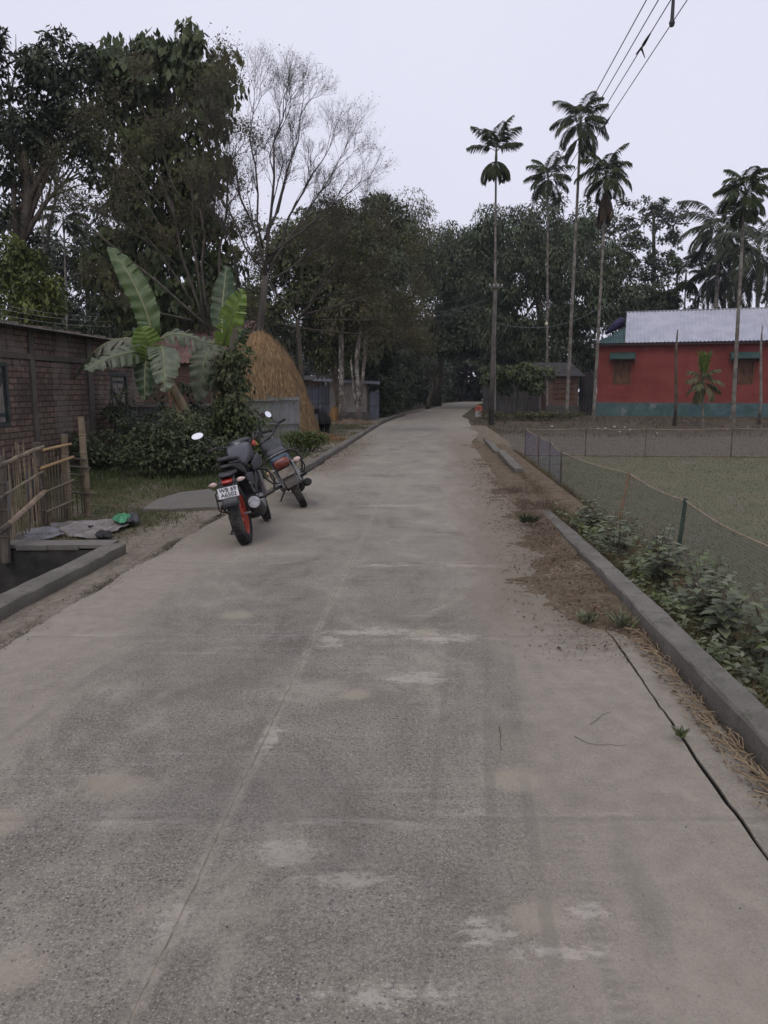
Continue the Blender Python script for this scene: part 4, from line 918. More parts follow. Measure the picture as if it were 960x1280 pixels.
# twigs lying on the road
for lab, pts, r in (('thin curved dark twig lying on the road before the long crack', [(718,920),(727,925),(736,929),(748,931),(762,930),(772,932),(783,931)], .0012),
                    ('short upright looking twig in the middle of the right lane', [(624,908),(626,918),(625,928),(627,938)], .0018),
                    ('forked pale twig beside the top of the long crack', [(738,905),(746,900),(753,893),(764,889)], .0012)):
    m = MB(); m.tube([gp(*p, .003+r) for p in pts], [r*(1.2-.7*k/len(pts)) for k in range(len(pts))], 5); tag(m.build('twig', B_brown), lab, 'twig')
# green weeds on the verge
def tuft(name, label, px, py, n, h, mat, w=.012):
    p = gp(px, py, .02); sp = .03 if n > 30 else .008; a = np.linspace(0, 2*pi*5, n); hh = rng.uniform(.5, 1, n)*h; l = rng.uniform(.3, 1.1, n)*h
    b = np.stack([np.full(n, 0.)+rng.normal(0, sp, n), rng.normal(0, sp, n), np.zeros(n)], 1); c = b+np.stack([np.cos(a)*l*.5, np.sin(a)*l*.5, hh*.5], 1)
    v = leaf_quads(c, np.stack([np.cos(a)*l, np.sin(a)*l, hh], 1), rdir(n)+np.array([0, 0, 1.]), np.hypot(l, hh), np.full(n, w))
    v[..., 2] = np.maximum(v[..., 2], -.01); o = npmesh(name, v, 4, mat); o.location = p; tag(o, label, 'weed')
tuft('weed', 'spiky grey green weed tuft on the verge against the right kerb', 777, 783, 60, .13, L_weed)
tuft('weed', 'low creeping green weed at the top end of the long crack', 735, 775, 60, .06, L_weed, .02)
tuft('weed', 'tiny green weed growing out of the long crack', 850, 920, 26, .045, L_weed, .025)
tuft('weed', 'dark dry weed clump on the right verge beyond the kerb start', 660, 655, 90, .16, L_dark, .012)
# ================================================================== BUILDINGS
def frame2(a, b):
    """location, rotation and length for a local frame whose x runs from a to b (ground points)"""
    d = b-a; return math.atan2(d.y, d.x), math.hypot(d.x, d.y)
def wall_cells(m, xs, zs, holes, y0, y1):
    for i in range(len(xs)-1):
        for j in range(len(zs)-1):
            cx, cz = (xs[i]+xs[i+1])/2, (zs[j]+zs[j+1])/2
            if any(h[0] < cx < h[1] and h[2] < cz < h[3] for h in holes): continue
            m.box((cx, (y0+y1)/2, cz), (xs[i+1]-xs[i], y1-y0, zs[j+1]-zs[j]))
def holes_wall(name, L, H, holes, y0, y1, mat, parent, z0=-.3):
    xs = sorted({0, L, *[h[0] for h in holes], *[h[1] for h in holes]}); zs = sorted({z0, H, *[h[2] for h in holes], *[h[3] for h in holes]})
    m = MB(); wall_cells(m, xs, zs, holes, y0, y1); return m.build(name, mat, parent)
def corr(m, o, u, v, L, H, pitch=.076, amp=.009, nv=1, thick=.002, wob=0):
    """corrugated sheet: origin o, ridge direction v, across u"""
    o, u, v = Vector(o), Vector(u).normalized(), Vector(v).normalized(); nn = u.cross(v); n = max(4, int(L/pitch*6)); vs = []
    for j in range(nv+1):
        for i in range(n+1):
            x = L*i/n; vs.append(o+u*x+v*(H*j/nv)+nn*(amp*math.sin(2*pi*x/pitch)+(wob*math.sin(x*1.7+j*2.1) if wob else 0)))
    k = len(vs); vs += [p-nn*thick for p in vs]; fs = []
    for j in range(nv):
        for i in range(n):
            a = j*(n+1)+i; fs.append((a, a+1, a+n+2, a+n+1)); fs.append((k+a+n+1, k+a+n+2, k+a+1, k+a))
    for i in range(n): fs.append((i+1, i, k+i, k+i+1)); a = nv*(n+1)+i; fs.append((a, a+1, k+a+1, k+a))
    m.add(vs, fs)
def tinmat(name, a, b, rust=(.13, .07, .04), rk=.4, moss=None, metal=.35, rough=.5):
    n = NT(name); v = n.tc(); f = n.noise(v, 1.4, 6, .65); f2 = n.noise(n.map(v, (5, 5, .8)), 1.5, 5, .7)
    c = n.mix(n.ss(f, .35, .65), a, b); c = n.mix(n.math('MULTIPLY', n.ss(f2, .52, .68), rk), c, rust)
    if moss: c = n.mix(n.math('MULTIPLY', n.ss(n.noise(v, .9, 6, .7), .45, .60), .75), c, moss)
    return n.fin(c, rough, metal, spec=.4)
T_grey = tinmat('grey_tin', (.15, .155, .17), (.21, .215, .24), rk=.25)
T_moss = tinmat('mossy_tin', (.15, .155, .165), (.215, .22, .23), rust=(.09, .08, .05), rk=.55, moss=(.105, .115, .055), metal=.15, rough=.7)
T_blue = tinmat('blue_grey_tin', (.10, .11, .135), (.15, .16, .19), rk=.3)
T_dark = tinmat('dark_tin', (.035, .035, .037), (.065, .062, .062), rk=.4, metal=.1, rough=.8)
T_roof = tinmat('pale_roof_tin', (.36, .37, .43), (.45, .46, .53), rust=(.30, .27, .27), rk=.18, metal=.2)
T_teal = tinmat('teal_roof_tin', (.05, .10, .10), (.075, .14, .135), rk=.2)
T_rust = tinmat('rusty_tin', (.17, .10, .085), (.26, .16, .14), rust=(.10, .05, .035), rk=.7, metal=.1, rough=.8)
T_yard = tinmat('yard_tin', (.085, .088, .092), (.15, .155, .165), rust=(.07, .05, .035), rk=.7, moss=(.05, .06, .03), metal=.15, rough=.7)
W_old = barkmat('weathered_wood', (.06, .05, .042), (.14, .12, .10), 8)
W_brown = barkmat('brown_wood', (.085, .045, .028), (.14, .075, .045), 8)

# ---- red house
A = Vector((at(745, 516, 46).x, 46, 0)); B = Vector((at(960, 518, 43.2).x, 43.2, 0)); rz, Lp = frame2(A, B); L = Lp+7.5
zb = .12; H = 4.12
rh = empty('red_house', (A.x, A.y, zb), 'long red walled house with pale corrugated roof and blue green plinth', 'house', rz)
n_ = NT('red_plaster'); v_ = n_.tc(); f_ = n_.noise(v_, .8, 7, .7); z_ = n_.sep(v_)[2]
c_ = n_.mix(n_.ss(f_, .35, .65), (.165, .036, .031), (.212, .052, .044)); c_ = n_.mix(n_.math('MULTIPLY', n_.ss(n_.math('ADD', z_, n_.math('MULTIPLY', n_.noise(v_, 2.2, 6, .8), .9)), 1.35, .95), .75), c_, (.13, .09, .08))
c_ = n_.mix(n_.math('MULTIPLY', n_.ss(n_.noise(v_, 3, 6, .75), .58, .7), .35), c_, (.10, .03, .03))
M_red = n_.fin(c_, .85, normal=n_.bump(f_, .2, .02), spec=.2)
sc = F/46.0
def wx(px): 
    """distance along the front wall seen at picture column px"""
    u = (px-480)/F; ex, ey = cos(rz), sin(rz); k = 1.009
    return (u*k*A.y-A.x)/(ex-u*k*ey)
wins = [(wx(759), wx(781), 1.72, 3.15), (wx(905), wx(931), 1.72, 3.10), (wx(955), wx(984), 1.72, 3.10), (wx(1040), wx(1068), 1.72, 3.1)]
holes_wall('wall', L, H, wins, 0, .22, M_red, rh, z0=-.5)
m = MB(); m.box((.11, 3.2, H/2-.2), (.22, 6.0, H+.4)); m.box((L/2, 6.3, H/2-.2), (L, .2, H+.4)); m.box((L-.1, 3.2, H/2), (.2, 6, H)); m.build('wall', M_red, rh)
pl = NT('plinth_paint'); v_ = pl.tc(); f_ = pl.noise(v_, 1.3, 7, .75)
c_ = pl.mix(pl.ss(f_, .42, .60), (.045, .088, .090), (.075, .125, .130)); c_ = pl.mix(pl.ss(pl.noise(v_, 1.0, 6, .7), .60, .66), c_, (.17, .18, .19)); c_ = pl.mix(pl.math('MULTIPLY', pl.ss(pl.noise(v_, 5, 5, .7), .5, .65), .5), c_, (.04, .05, .045))
m = MB(); m.box((L/2-.05, -.05, .14), (L+.1, .12, 1.05)); m.build('plinth', pl.fin(c_, .85), rh)
awn = tinmat('awning_paint', (.025, .058, .052), (.045, .088, .078), rust=(.02, .04, .035), rk=.5, metal=0, rough=.7)
for (x0, x1, z0, z1) in wins:
    wn = MB()
    for xx in (x0+.03, x1-.03): wn.box((xx, .05, (z0+z1)/2), (.07, .12, z1-z0))
    wn.box(((x0+x1)/2, .05, z0+.03), (x1-x0-.14, .12, .06)); wn.box(((x0+x1)/2, .05, z1-.03), (x1-x0-.14, .12, .06))
    w_ = wn.build('window', W_brown, rh)
    hw = (x1-x0-.14)/2
    for s in (-1, 1):
        sh = MB(); cx = (x0+x1)/2+s*hw/2; sh.box((cx, .075, (z0+z1)/2), (hw-.02, .03, z1-z0-.14))
        for q in range(3): sh.box((cx, .052, z0+.12+(z1-z0-.24)*q/2), (hw-.04, .02, .07))
        sh.build('shutter', W_brown, w_)
    aw = MB(); t = .62; xm = (x0+x1)/2; W2 = (x1-x0)+.42
    aw.add([(xm-W2/2, -.01, z1+.42), (xm+W2/2, -.01, z1+.42), (xm+W2/2, -.62, z1+.12), (xm-W2/2, -.62, z1+.12), (xm-W2/2, -.01, z1+.36), (xm+W2/2, -.01, z1+.36), (xm+W2/2, -.62, z1+.02), (xm-W2/2, -.62, z1+.02)],
           [(0,1,2,3)[::-1], (4,5,6,7), (3,2,6,7)[::-1], (0,3,7,4), (1,2,6,5)[::-1], (0, 1, 5, 4)])
    for s in (-1, 1): aw.box((xm+s*(W2/2-.02), -.31, z1+.05), (.03, .6, .35))
    aw.build('awning', awn, rh)
ru = Vector((0, 3.3, 1.95)).normalized(); xs0 = wx(772)
m = MB(); corr(m, (xs0, -.45, H-.02), (1, 0, 0), ru, L-xs0+.3, 3.95, pitch=.21, amp=.028); m.build('roof', T_roof, rh)
m = MB(); corr(m, (xs0, 6.9, H-.02), (1, 0, 0), Vector((0, -3.3, 1.95)), L-xs0+.3, 4.1, pitch=.21, amp=.028); m.build('roof', T_roof, rh)
rt_ = Vector((xs0, -.45, H-.02))+ru*3.95; m = MB(); m.tube([(xs0-.05, rt_.y+.04, rt_.z), (L+.3, rt_.y+.04, rt_.z)], .07, 8); m.build('roof_ridge', T_grey, rh, smooth=True)
# hipped teal end
m = MB(); e0 = Vector((-.35, -.45, H-.03)); e1 = Vector((xs0-.01, -.45, H-.03)); pk = Vector((xs0-.01, 2.0, H+1.05)); lf_ = Vector((-.35, 2.2, H+.05)); NN = 26
vs = []; fs = []
for i in range(NN+1):
    t = i/NN; a = e0.lerp(e1, t); b = lf_.lerp(pk, t); o_ = Vector((0, -.5, .85))*(.03*math.sin(i*pi)); o_ = Vector((0, 0, .028*(1 if i % 2 else -1))); vs += [a+o_, b+o_]
for i in range(NN): fs.append((2*i, 2*i+2, 2*i+3, 2*i+1))
m.add(vs, fs); m.build('hip_roof', T_teal, rh)
m = MB(); m.box((L/2, -.36, H-.11), (L+.5, .03, .12)); m.build('fascia', plain('fascia_dark', (.05, .03, .03), .8), rh)
m = MB(); 
for k in range(3): m.add([(xs0-1.5, .9+.3*k, H+.55), (xs0-.1, 1.6, H+.95), (xs0-.1, 2.4+.1*k, H+1.9), (xs0-1.2, 2.2, H+1.3)], [(0, 1, 2, 3)])
m2 = MB(); m2.loft([((xs0-1.15, 2.6, H+.75), .5, .10, 3, (0, 1, 0), (0, 0, 1)), ((xs0-.8, 2.7, H+1.1), .5, .28, 3, (0, 1, 0), (0, 0, 1)), ((xs0-.35, 2.8, H+1.35), .5, .36, 2.4, (0, 1, 0), (0, 0, 1)), ((xs0-.10, 2.8, H+1.4), .4, .2, 3, (0, 1, 0), (0, 0, 1))], 14); 
bt = m2.build('water_cover', plain('violet_tarp', (.022, .015, .060), .7, var=.6, scale=2), None); bt.parent = rh

# ---- dark tin fence and brick shed right of the road end
def hz_fence(name, label, cat, a, b, z0, H, mat, pitch=.18, amp=.02, posts=4, rails=True, rake=0, seed=1, postmat=None):
    r = random.Random(seed); rz, L = frame2(a, b); root = empty(name, (a.x, a.y, z0), label, cat, rz)
    x = 0; k = 0
    while x < L-.05:
        w_ = min(.82, L-x); s = MB(); hh = H*r.uniform(.96, 1.02); corr(s, (x, (k % 2)*.012, -.05), (1, 0, 0), (r.uniform(-.02, .02)+rake, 0, 1), w_+.04, hh+.05, pitch, amp); s.build('tin_sheet', mat, root); x += .82; k += 1
    for i in range(posts):
        p = MB(); q = L*i/(posts-1); p.tube([(q, .07, -.1), (q+r.uniform(-.03, .03), .07, H+.12)], .04, 7); p.build('post', postmat or W_old, root)
    if rails:
        for z in (.45*H, .93*H): p = MB(); p.tube([(0, -.035, z), (L, -.035, z+.02)], .018, 6); p.build('rail', postmat or W_old, root)
    return root
a = at(604, 500, 50); b = at(672, 500, 49); hz_fence('tin_fence', 'dark corrugated tin fence right of the road end', 'fence', Vector((a.x, 50, 0)), Vector((b.x, 49, 0)), -.05, 2.45, T_dark, posts=6)
def hut(name, label, x0, x1, Y, y_base, y_top, depth, wallm, roofm, over=.35, slope=.25, cat='shed', door=None):
    a = at(x0, 500, Y); b = at(x1, 500, Y); z0 = g1(a.x, Y); Hh = at(x0, y_top, Y).z-z0; W = b.x-a.x
    root = empty(name, (a.x, Y, z0), label, cat); m = MB(); m.box((W/2, .06, Hh/2-.1), (W, .12, Hh+.2)); m.build('wall', wallm, root)
    m = MB(); m.box((.06, depth/2+.06, Hh/2), (.12, depth-.15, Hh)); m.box((W-.06, depth/2+.06, Hh/2), (.12, depth-.15, Hh)); m.box((W/2, depth, Hh/2-.1), (W, .1, Hh-.1)); m.build('wall', wallm, root)
    m = MB(); corr(m, (-over, -over, Hh+.03-slope*over), (1, 0, 0), (0, 1, slope), W+2*over, depth*1.15+over, .15, .018); m.build('roof', roofm, root)
    return root, W, Hh
def brickmat(name, a, b, mortar, w=.26, h=.09, plaster=None, pk=.5, rowh=None, stain=.5):
    n = NT(name); v = n.tc(); s = n.sep(v); nz = n.noise(v, 7, 4, .6)
    vv = n.comb(n.math('ADD', n.math('ADD', s[0], s[1]), n.math('MULTIPLY', nz, .03)), n.math('ADD', s[2], n.math('MULTIPLY', nz, .02)))
    q = n.n('ShaderNodeTexBrick'); n.set(q.inputs['Vector'], vv); q.inputs['Scale'].default_value = 1; q.inputs['Brick Width'].default_value = w; q.inputs['Row Height'].default_value = h
    q.inputs['Mortar Size'].default_value = .014; q.inputs['Mortar Smooth'].default_value = .4; q.inputs['Color1'].default_value = (*a, 1); q.inputs['Color2'].default_value = (*b, 1); q.inputs['Mortar'].default_value = (*mortar, 1); q.inputs['Bias'].default_value = -.1
    c = n.mix(n.math('MULTIPLY', n.ss(n.noise(v, 14, 5, .7), .42, .64), .55), q.outputs[0], tuple(x*.45 for x in a))
    c = n.mix(n.math('MULTIPLY', n.ss(n.noise(v, .8, 6, .7), .46, .60), stain), c, (.045, .036, .032))
    vd, _c = n.voro(n.map(v, (1, 1, 1.4)), 9); c = n.mix(n.math('MULTIPLY', n.ss(n.math('ADD', vd, n.math('MULTIPLY', n.noise(v, 20, 4, .7), .5)), .52, .36), .65), c, tuple(x*.25 for x in a))
    if plaster: c = n.mix(n.math('MULTIPLY', n.ss(n.noise(n.map(v, (1, 1, .6)), .9, 7, .7), .53, .58), pk), c, plaster)
    h_ = n.math('ADD', n.math('MULTIPLY', q.outputs[1], -1.0), n.math('MULTIPLY', n.noise(v, 30, 4), .5))
    return n.fin(c, .93, normal=n.bump(h_, .9, .012), spec=.15)
BR_old = brickmat('old_brick', (.205, .142, .110), (.120, .090, .074), (.058, .048, .042), plaster=(.185, .158, .138), pk=.6, stain=.5, w=.27, h=.105)
BR_shed = brickmat('shed_brick', (.17, .095, .07), (.12, .075, .06), (.10, .09, .08), stain=.3)
root, W, Hh = hut('brick_shed', 'small low brick shed with lattice front between dark fence and red house', 685, 722, 47, 517, 469, 3, BR_shed, T_dark)
m = MB(); wd = W
for k in range(7): m.box((.35+k*(W-.7)/6, -.03, 1.5), (.05, .04, 1.0))
for k in range(4): m.box((W/2, -.06, 1.05+k*.3), (W-.5, .03, .05))
m.build('lattice', W_brown, root)
m = MB(); m.box((W/2, .06-.14, .25), (W+.2, .16, .7)); m.build('plinth', plain('dark_plinth', (.05, .045, .04)), root)
a = at(724, 500, 48); b = at(744, 500, 47.5); hz_fence('tin_fence', 'black tin sheet closing the gap between brick shed and red house', 'fence', Vector((a.x, 48, 0)), Vector((b.x, 47.5, 0)), 0, 2.7, T_dark, posts=2, rails=False)

# ---- pale walled shed on the left
PW = plain('pale_plaster', (.30, .26, .225), .9, var=.15, scale=1.5, dirt=(.16, .13, .11), dirt_amt=.6)
Y0 = 42; a = at(412, 500, Y0); b = at(461, 500, Y0); z0 = g1(a.x, Y0); Ht = at(412, 479, Y0).z-z0; W = b.x-a.x
sh = empty('pale_shed', (a.x, Y0, z0), 'small pale plastered shed with thin flat tin roof behind two trunks', 'shed')
for x0, x1 in ((412, 424), (431, 444), (449.5, 458)):
    q0 = at(x0, 500, Y0).x-a.x; q1 = at(x1, 500, Y0).x-a.x; m = MB(); m.box(((q0+q1)/2, .12, Ht/2), (q1-q0, .24, Ht+.1)); m.build('pillar', PW, sh)
m = MB(); m.box((W/2, .32, Ht/2), (W-.1, .10, Ht)); m.box((W-.1, 1.5, Ht/2), (.1, 2.2, Ht)); m.box((.06, 1.5, Ht/2), (.1, 2.2, Ht)); m.build('wall', plain('dull_plaster', (.15, .12, .10), .9, var=.3), sh)
m = MB(); m.box((W/2, .0-.05, .18), (W+.05, .10, .36)); m.build('plinth', plain('grimy_plinth', (.12, .105, .09), .9, var=.3), sh)
m = MB(); corr(m, (-.9, -.45, Ht+.12), (1, 0, -.05), (0, 1, .06), W+1.5, 3.2, .15, .015); m.build('roof', T_grey, sh)
a = at(384, 500, 42.5); b = at(411.5, 500, 42.2); hz_fence('tin_fence', 'blue grey tin fence left of the pale shed behind the cow', 'fence', Vector((a.x, 42.5, 0)), Vector((b.x, 42.2, 0)), 0, 1.75, T_blue, posts=3)
a = at(462, 500, 42.3); b = at(474, 500, 43.5); hz_fence('tin_fence', 'short blue grey tin fence right of the pale shed', 'fence', Vector((a.x, 42.3, 0)), Vector((b.x, 43.5, 0)), 0, 1.5, T_blue, posts=2)
root, _, _ = hut('brick_hut', 'low pinkish brick hut wall showing above the blue grey tin fence', 368, 402, 47, 520, 475, 2.5, brickmat('pink_brick', (.26, .17, .145), (.20, .13, .11), (.12, .10, .09), .4, .2, stain=.2), T_dark, slope=.1)

# ---- brick house at left, its long wall parallel to the road
sl = Vector((.0638, 1, 0)).normalized(); rzh = math.atan2(sl.y, sl.x)
p0 = Vector((-7.3+.0638*6, 6, 0)); Lh = 13.6; Hh = 2.68
bh = empty('brick_house', (p0.x, p0.y, -.02), 'old dark brick house with thin tin roof behind the bamboo fence at left', 'house', rzh)
def hy(px):   # distance along the wall at picture column px
    u = (px-480)/F; k = 1.008; Y = (-7.3)/(u*k-.0638); return (Y-6)/sl.y
hw = [(hy(-34), hy(20), .95, 2.03), (hy(146), hy(166), .95, 1.95)]
holes_wall('wall', Lh, Hh, hw, 0, .24, BR_old, bh, z0=-.2)
m = MB(); m.box((Lh-.12, 2.4, Hh/2), (.24, 4.3, Hh)); m.box((.12, 2.4, Hh/2), (.24, 4.3, Hh)); m.box((Lh/2, 4.7, Hh/2), (Lh, .24, Hh)); m.build('wall', BR_old, bh)
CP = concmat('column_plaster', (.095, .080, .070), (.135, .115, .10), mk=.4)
for px, w_ in ((50, .16), (120, .22), (10, .0)):
    if w_:
        m = MB(); m.box((hy(px), -.012, Hh/2-.1), (w_, .05, Hh+.1)); m.build('pilaster', CP, bh)
m = MB(); m.box((Lh/2, -.016, 2.16), (Lh-.02, .05, .10)); m.build('lintel_band', CP, bh)
# worn plaster patch as a low relief
for (x0, x1, z0, z1) in ((hy(62), hy(90), 1.2, 2.1), (hy(20), hy(30), 1.0, 2.0)):
    m = MB(); 
    q = []
    for k in range(16): a_ = 2*pi*k/16; q.append(((x0+x1)/2+(x1-x0)/2*cos(a_)*rnd.uniform(.75, 1.1), (z0+z1)/2+(z1-z0)/2*sin(a_)*rnd.uniform(.75, 1.1)))
    continue
    m.add([(x, -.008, z) for x, z in q]+[(x, .002, z) for x, z in q], [tuple(range(16))]+[(k, (k+1) % 16, (k+1) % 16+16, k+16) for k in range(16)]); m.build('plaster_patch', CP, bh)
Wd_g = barkmat('grey_plank', (.13, .115, .10), (.24, .215, .19), 9)
Wd_d = plain('dark_frame', (.035, .045, .042), .7)
for (x0, x1, z0, z1) in hw:
    m = MB(); t = .07
    m.box((x0+t/2, .05, (z0+z1)/2), (t, .12, z1-z0)); m.box((x1-t/2, .05, (z0+z1)/2), (t, .12, z1-z0)); m.box(((x0+x1)/2, .05, z0+t/2), (x1-x0-2*t, .12, t)); m.box(((x0+x1)/2, .05, z1-t/2), (x1-x0-2*t, .12, t))
    wn = m.build('window', Wd_d, bh); hw_ = (x1-x0-2*t)/2
    for s in (-1, 1):
        xm = (x0+x1)/2+s*hw_/2; m = MB(); nb = 4
        for k in range(nb): m.box((xm-hw_/2+(k+.5)*hw_/nb, .06+.002*(k % 2), (z0+z1)/2), (hw_/nb-.006, .025, z1-z0-2*t-.01))
        st = m.build('shutter', Wd_g, wn)
        m = MB(); m.box((xm, .038, z0+.2), (hw_-.04, .02, .06)); m.box((xm, .038, z1-.2), (hw_-.04, .02, .06)); ln = math.hypot(hw_, z1-z0-.5)
        m.box((xm, .034, (z0+z1)/2), (ln*.93, .018, .055), Matrix.Rotation(-math.atan2(z1-z0-.5, hw_)*s, 3, 'Y')); m.build('brace', Wd_d, st)
m = MB(); corr(m, (-.3, -.38, Hh-.05), (1, 0, 0), (0, 1, .10), Lh+.45, 5.6, .076, .010); m.build('roof', tinmat('old_roof_tin', (.09, .085, .085), (.14, .135, .13), rk=.5, metal=.2, rough=.7), bh)
for k in range(12):
    m = MB(); m.box((.3+k*1.15, -.05, Hh+.0), (.06, .62, .08), Matrix.Rotation(.10, 3, 'X')); m.build('rafter', W_old, bh)
# a lower brick outbuilding behind the bananas, with rusty roof
root, W, Hx = hut('brick_outbuilding', 'low brick outbuilding with rusty tin roof behind the banana plants', 176, 300, 25.5, 545, 452, 3, brickmat('outbuilding_brick', (.11, .06, .05), (.075, .045, .038), (.06, .05, .045)), T_rust, slope=.5, over=.15)
# leaning tin sheets that fence the yard
a = at(128, 560, 17.6); b = at(300, 560, 18.6); hz_fence('tin_fence', 'patched leaning grey tin fence behind the bush and banana plants', 'fence', Vector((a.x, 17.6, 0)), Vector((b.x, 18.6, 0)), 0, 1.25, T_yard, pitch=.10, amp=.014, posts=5, rake=.12)
a = at(300, 560, 20.6); b = at(374, 560, 21.2); hz_fence('tin_fence', 'mossy upright tin fence in front of the haystack', 'fence', Vector((a.x, 20.6, 0)), Vector((b.x, 21.2, 0)), 0, 1.34, T_moss, pitch=.12, amp=.012, posts=3)

# ---- haystack
HY = 23.5; hc = at(330, 500, HY); root = empty('haystack', (hc.x, HY, -.03), 'tall golden cone shaped haystack behind the mossy tin fence', 'haystack')
prof = [(1.66, 0), (1.60, .3), (1.48, .8), (1.33, 1.3), (1.14, 1.9), (.92, 2.4), (.62, 2.85), (.34, 3.12), (.12, 3.26), (0, 3.30)]
m = MB(); nn = 56; vs = []; 
zz_ = np.linspace(0, 3.30, 40); rr_ = np.interp(zz_, [p[1] for p in prof], [p[0] for p in prof])
for i, (z, r) in enumerate(zip(zz_, rr_)):
    for k in range(nn):
        a_ = 2*pi*k/nn; q = r*(1+.035*math.sin(a_*3+z)+.02*math.sin(a_*9+z*4)+rnd.uniform(-.012, .012)); vs.append((q*cos(a_)+.10*(z/3.3)*-1.0, q*sin(a_), z))
fs = [(i*nn+k, i*nn+(k+1) % nn, (i+1)*nn+(k+1) % nn, (i+1)*nn+k) for i in range(39) for k in range(nn)]
m.add(vs, fs); hn = NT('hay_body'); v_ = hn.tc(); f_ = hn.noise(hn.map(v_, (6, 6, 1.2)), 3, 6, .7)
m.build('hay_core', hn.fin(hn.mix(hn.ss(f_, .35, .65), (.15, .082, .035), (.27, .155, .065)), .9, normal=hn.bump(f_, .9, .04), spec=.15), root, smooth=True)
n = 26000; z = 3.28*(1-rng.random(n)**.62); z = np.clip(z, 0, 3.27); r = np.interp(z, [p[1] for p in prof], [p[0] for p in prof])+rng.uniform(-.01, .08, n)+.06*(rng.random(n) < .08); a_ = rng.uniform(0, 2*pi, n)
c = np.stack([r*np.cos(a_)-.1*z/3.3, r*np.sin(a_), z], 1); out = np.stack([np.cos(a_), np.sin(a_), np.zeros(n)], 1)
ax = np.array([0, 0, -1.0])+out*.28+rdir(n)*.28; v = leaf_quads(c, ax, out+rdir(n)*.2, rng.uniform(.12, .34, n)*(1+.8*(rng.random(n) < .06)), rng.uniform(.008, .02, n)); v[..., 2] = np.maximum(v[..., 2], .02)
L_hay = leafmat('hay_straw', (.14, .088, .045), (.37, .258, .138), (.20, .135, .075), .1, .8, scale=2.5); npmesh('straw', v, 4, L_hay, root)
def heap(name, label, px, py, rx, rh_, n, mat, ry=None):
    p = gp(px, py, -.02); o = empty(name, p, label, 'straw heap'); m = MB(); vs = []; fs = []; nn = 28
    for i in range(7):
        t = i/6
        for k in range(nn): a_ = 2*pi*k/nn; q = 1+.12*math.sin(a_*3+1)+.08*math.sin(a_*7); vs.append((rx*cos(a_)*(1-t)**.7*q, (ry or rx)*sin(a_)*(1-t)**.7*q, rh_*t**1.1))
    fs = [(i*nn+k, i*nn+(k+1) % nn, (i+1)*nn+(k+1) % nn, (i+1)*nn+k) for i in range(6) for k in range(nn)]; m.add(vs, fs); m.build('heap_core', mat, o, smooth=True)
    a_ = rng.uniform(0, 2*pi, n); t = rng.random(n)**.7; c = np.stack([rx*1.1*np.cos(a_)*t, (ry or rx)*1.1*np.sin(a_)*t, rh_*(1-t)**1.1+.02], 1); ax = rdir(n); ax[:, 2] *= .4
    v = leaf_quads(c, ax, np.array([0, 0, 1.])+rdir(n)*.3, rng.uniform(.08, .3, n), rng.uniform(.008, .018, n)); v[..., 2] = np.maximum(v[..., 2], .01); npmesh('straw', v, 4, L_hay, o)
HM = bpy.data.materials['hay_body']
heap('straw_heap', 'loose golden straw spread at the right foot of the haystack', 402, 551, .85, .22, 2600, HM, .5)
heap('straw_heap', 'brown straw heap leaning on the wall behind the black cow', 419, 526, .5, .80, 1600, HM, .5)
heap('straw_heap', 'low dusty leaf and straw pile around the two blotched trunks', 438, 530, 1.1, .22, 1500, plain('dusty_heap', (.15, .11, .085), .9, var=.3), .7)

# ================================================================== BAMBOO FENCE AND GATE AT LEFT
BAM = NT('bamboo'); _v = BAM.tc(); _f = BAM.noise(_v, 5, 5, .6); BAM = BAM.fin(BAM.mix(BAM.ss(_f, .35, .65), (.105, .080, .052), (.20, .158, .104)), .7, normal=BAM.bump(BAM.noise(_v, 40), .2, .004))
BAMg = plain('fresh_bamboo', (.27, .175, .08), .6, var=.25, scale=5)
BAMd = barkmat('grey_bamboo', (.055, .046, .038), (.12, .10, .082), 9)
def G(px, py, z=0): p = gp(px, py, 0); return Vector((p.x, p.y, z))
def pole(m, a, b, r, n=7, nodes=True):
    a, b = Vector(a), Vector(b); L = (b-a).length; k = max(2, int(L/.22)); pts = []; rr = []
    for i in range(k+1):
        t = i/k; p = a.lerp(b, t)+Vector((rnd.uniform(-1, 1), rnd.uniform(-1, 1), rnd.uniform(-1, 1)))*.004
        if nodes and 0 < i < k: pts += [p-(b-a)*(.008/L), p, p+(b-a)*(.008/L)]; rr += [r, r*1.16, r]
        else: pts.append(p); rr.append(r*(1 if i == 0 else .92))
    m.tube(pts, rr, n)
def rel(m_pts, base): return [p-base for p in m_pts]
def zat(px, py, P_): return at(px, py, P_.y).z
P1 = G(7, 690); P2 = G(52, 655); P3 = G(87, 647); P4 = G(111, 643); P0 = P1+(P1-P2)*1.6
bf = empty('bamboo_fence', P1, 'rough bamboo fence panel at the left edge with a thick low rail', 'fence')
for P_, h, r in ((P1, .93, .045), (P2, .95, .055), (P0, .95, .05)):
    m = MB(); q = P_-P1; pole(m, (q.x, q.y, -.1), (q.x+.01, q.y, h), r, 9); m.build('post', BAMd, bf)
def rail(parent, org, a, b, za, zb_, r, mat, off=-.05, ext=.06, name='rail'):
    m = MB(); d = (b-a).normalized(); s = Vector((d.y, -d.x, 0))*off; A_ = a-org-d*ext+s; B_ = b-org+d*ext+s; pole(m, (A_.x, A_.y, za), (B_.x, B_.y, zb_), r, 7); m.build(name, mat, parent)
for za, zb_, r in ((.86, .90, .022), (.57, .62, .016), (.28, .38, .03)):
    rail(bf, P1, P1, P2, za, zb_, r, BAM if r < .03 else plain('pale_pole', (.23, .17, .12), .7, var=.25), .06); rail(bf, P1, P0, P1, za-.06, za, r, BAMd, .06)
sl_r = random.Random(5)
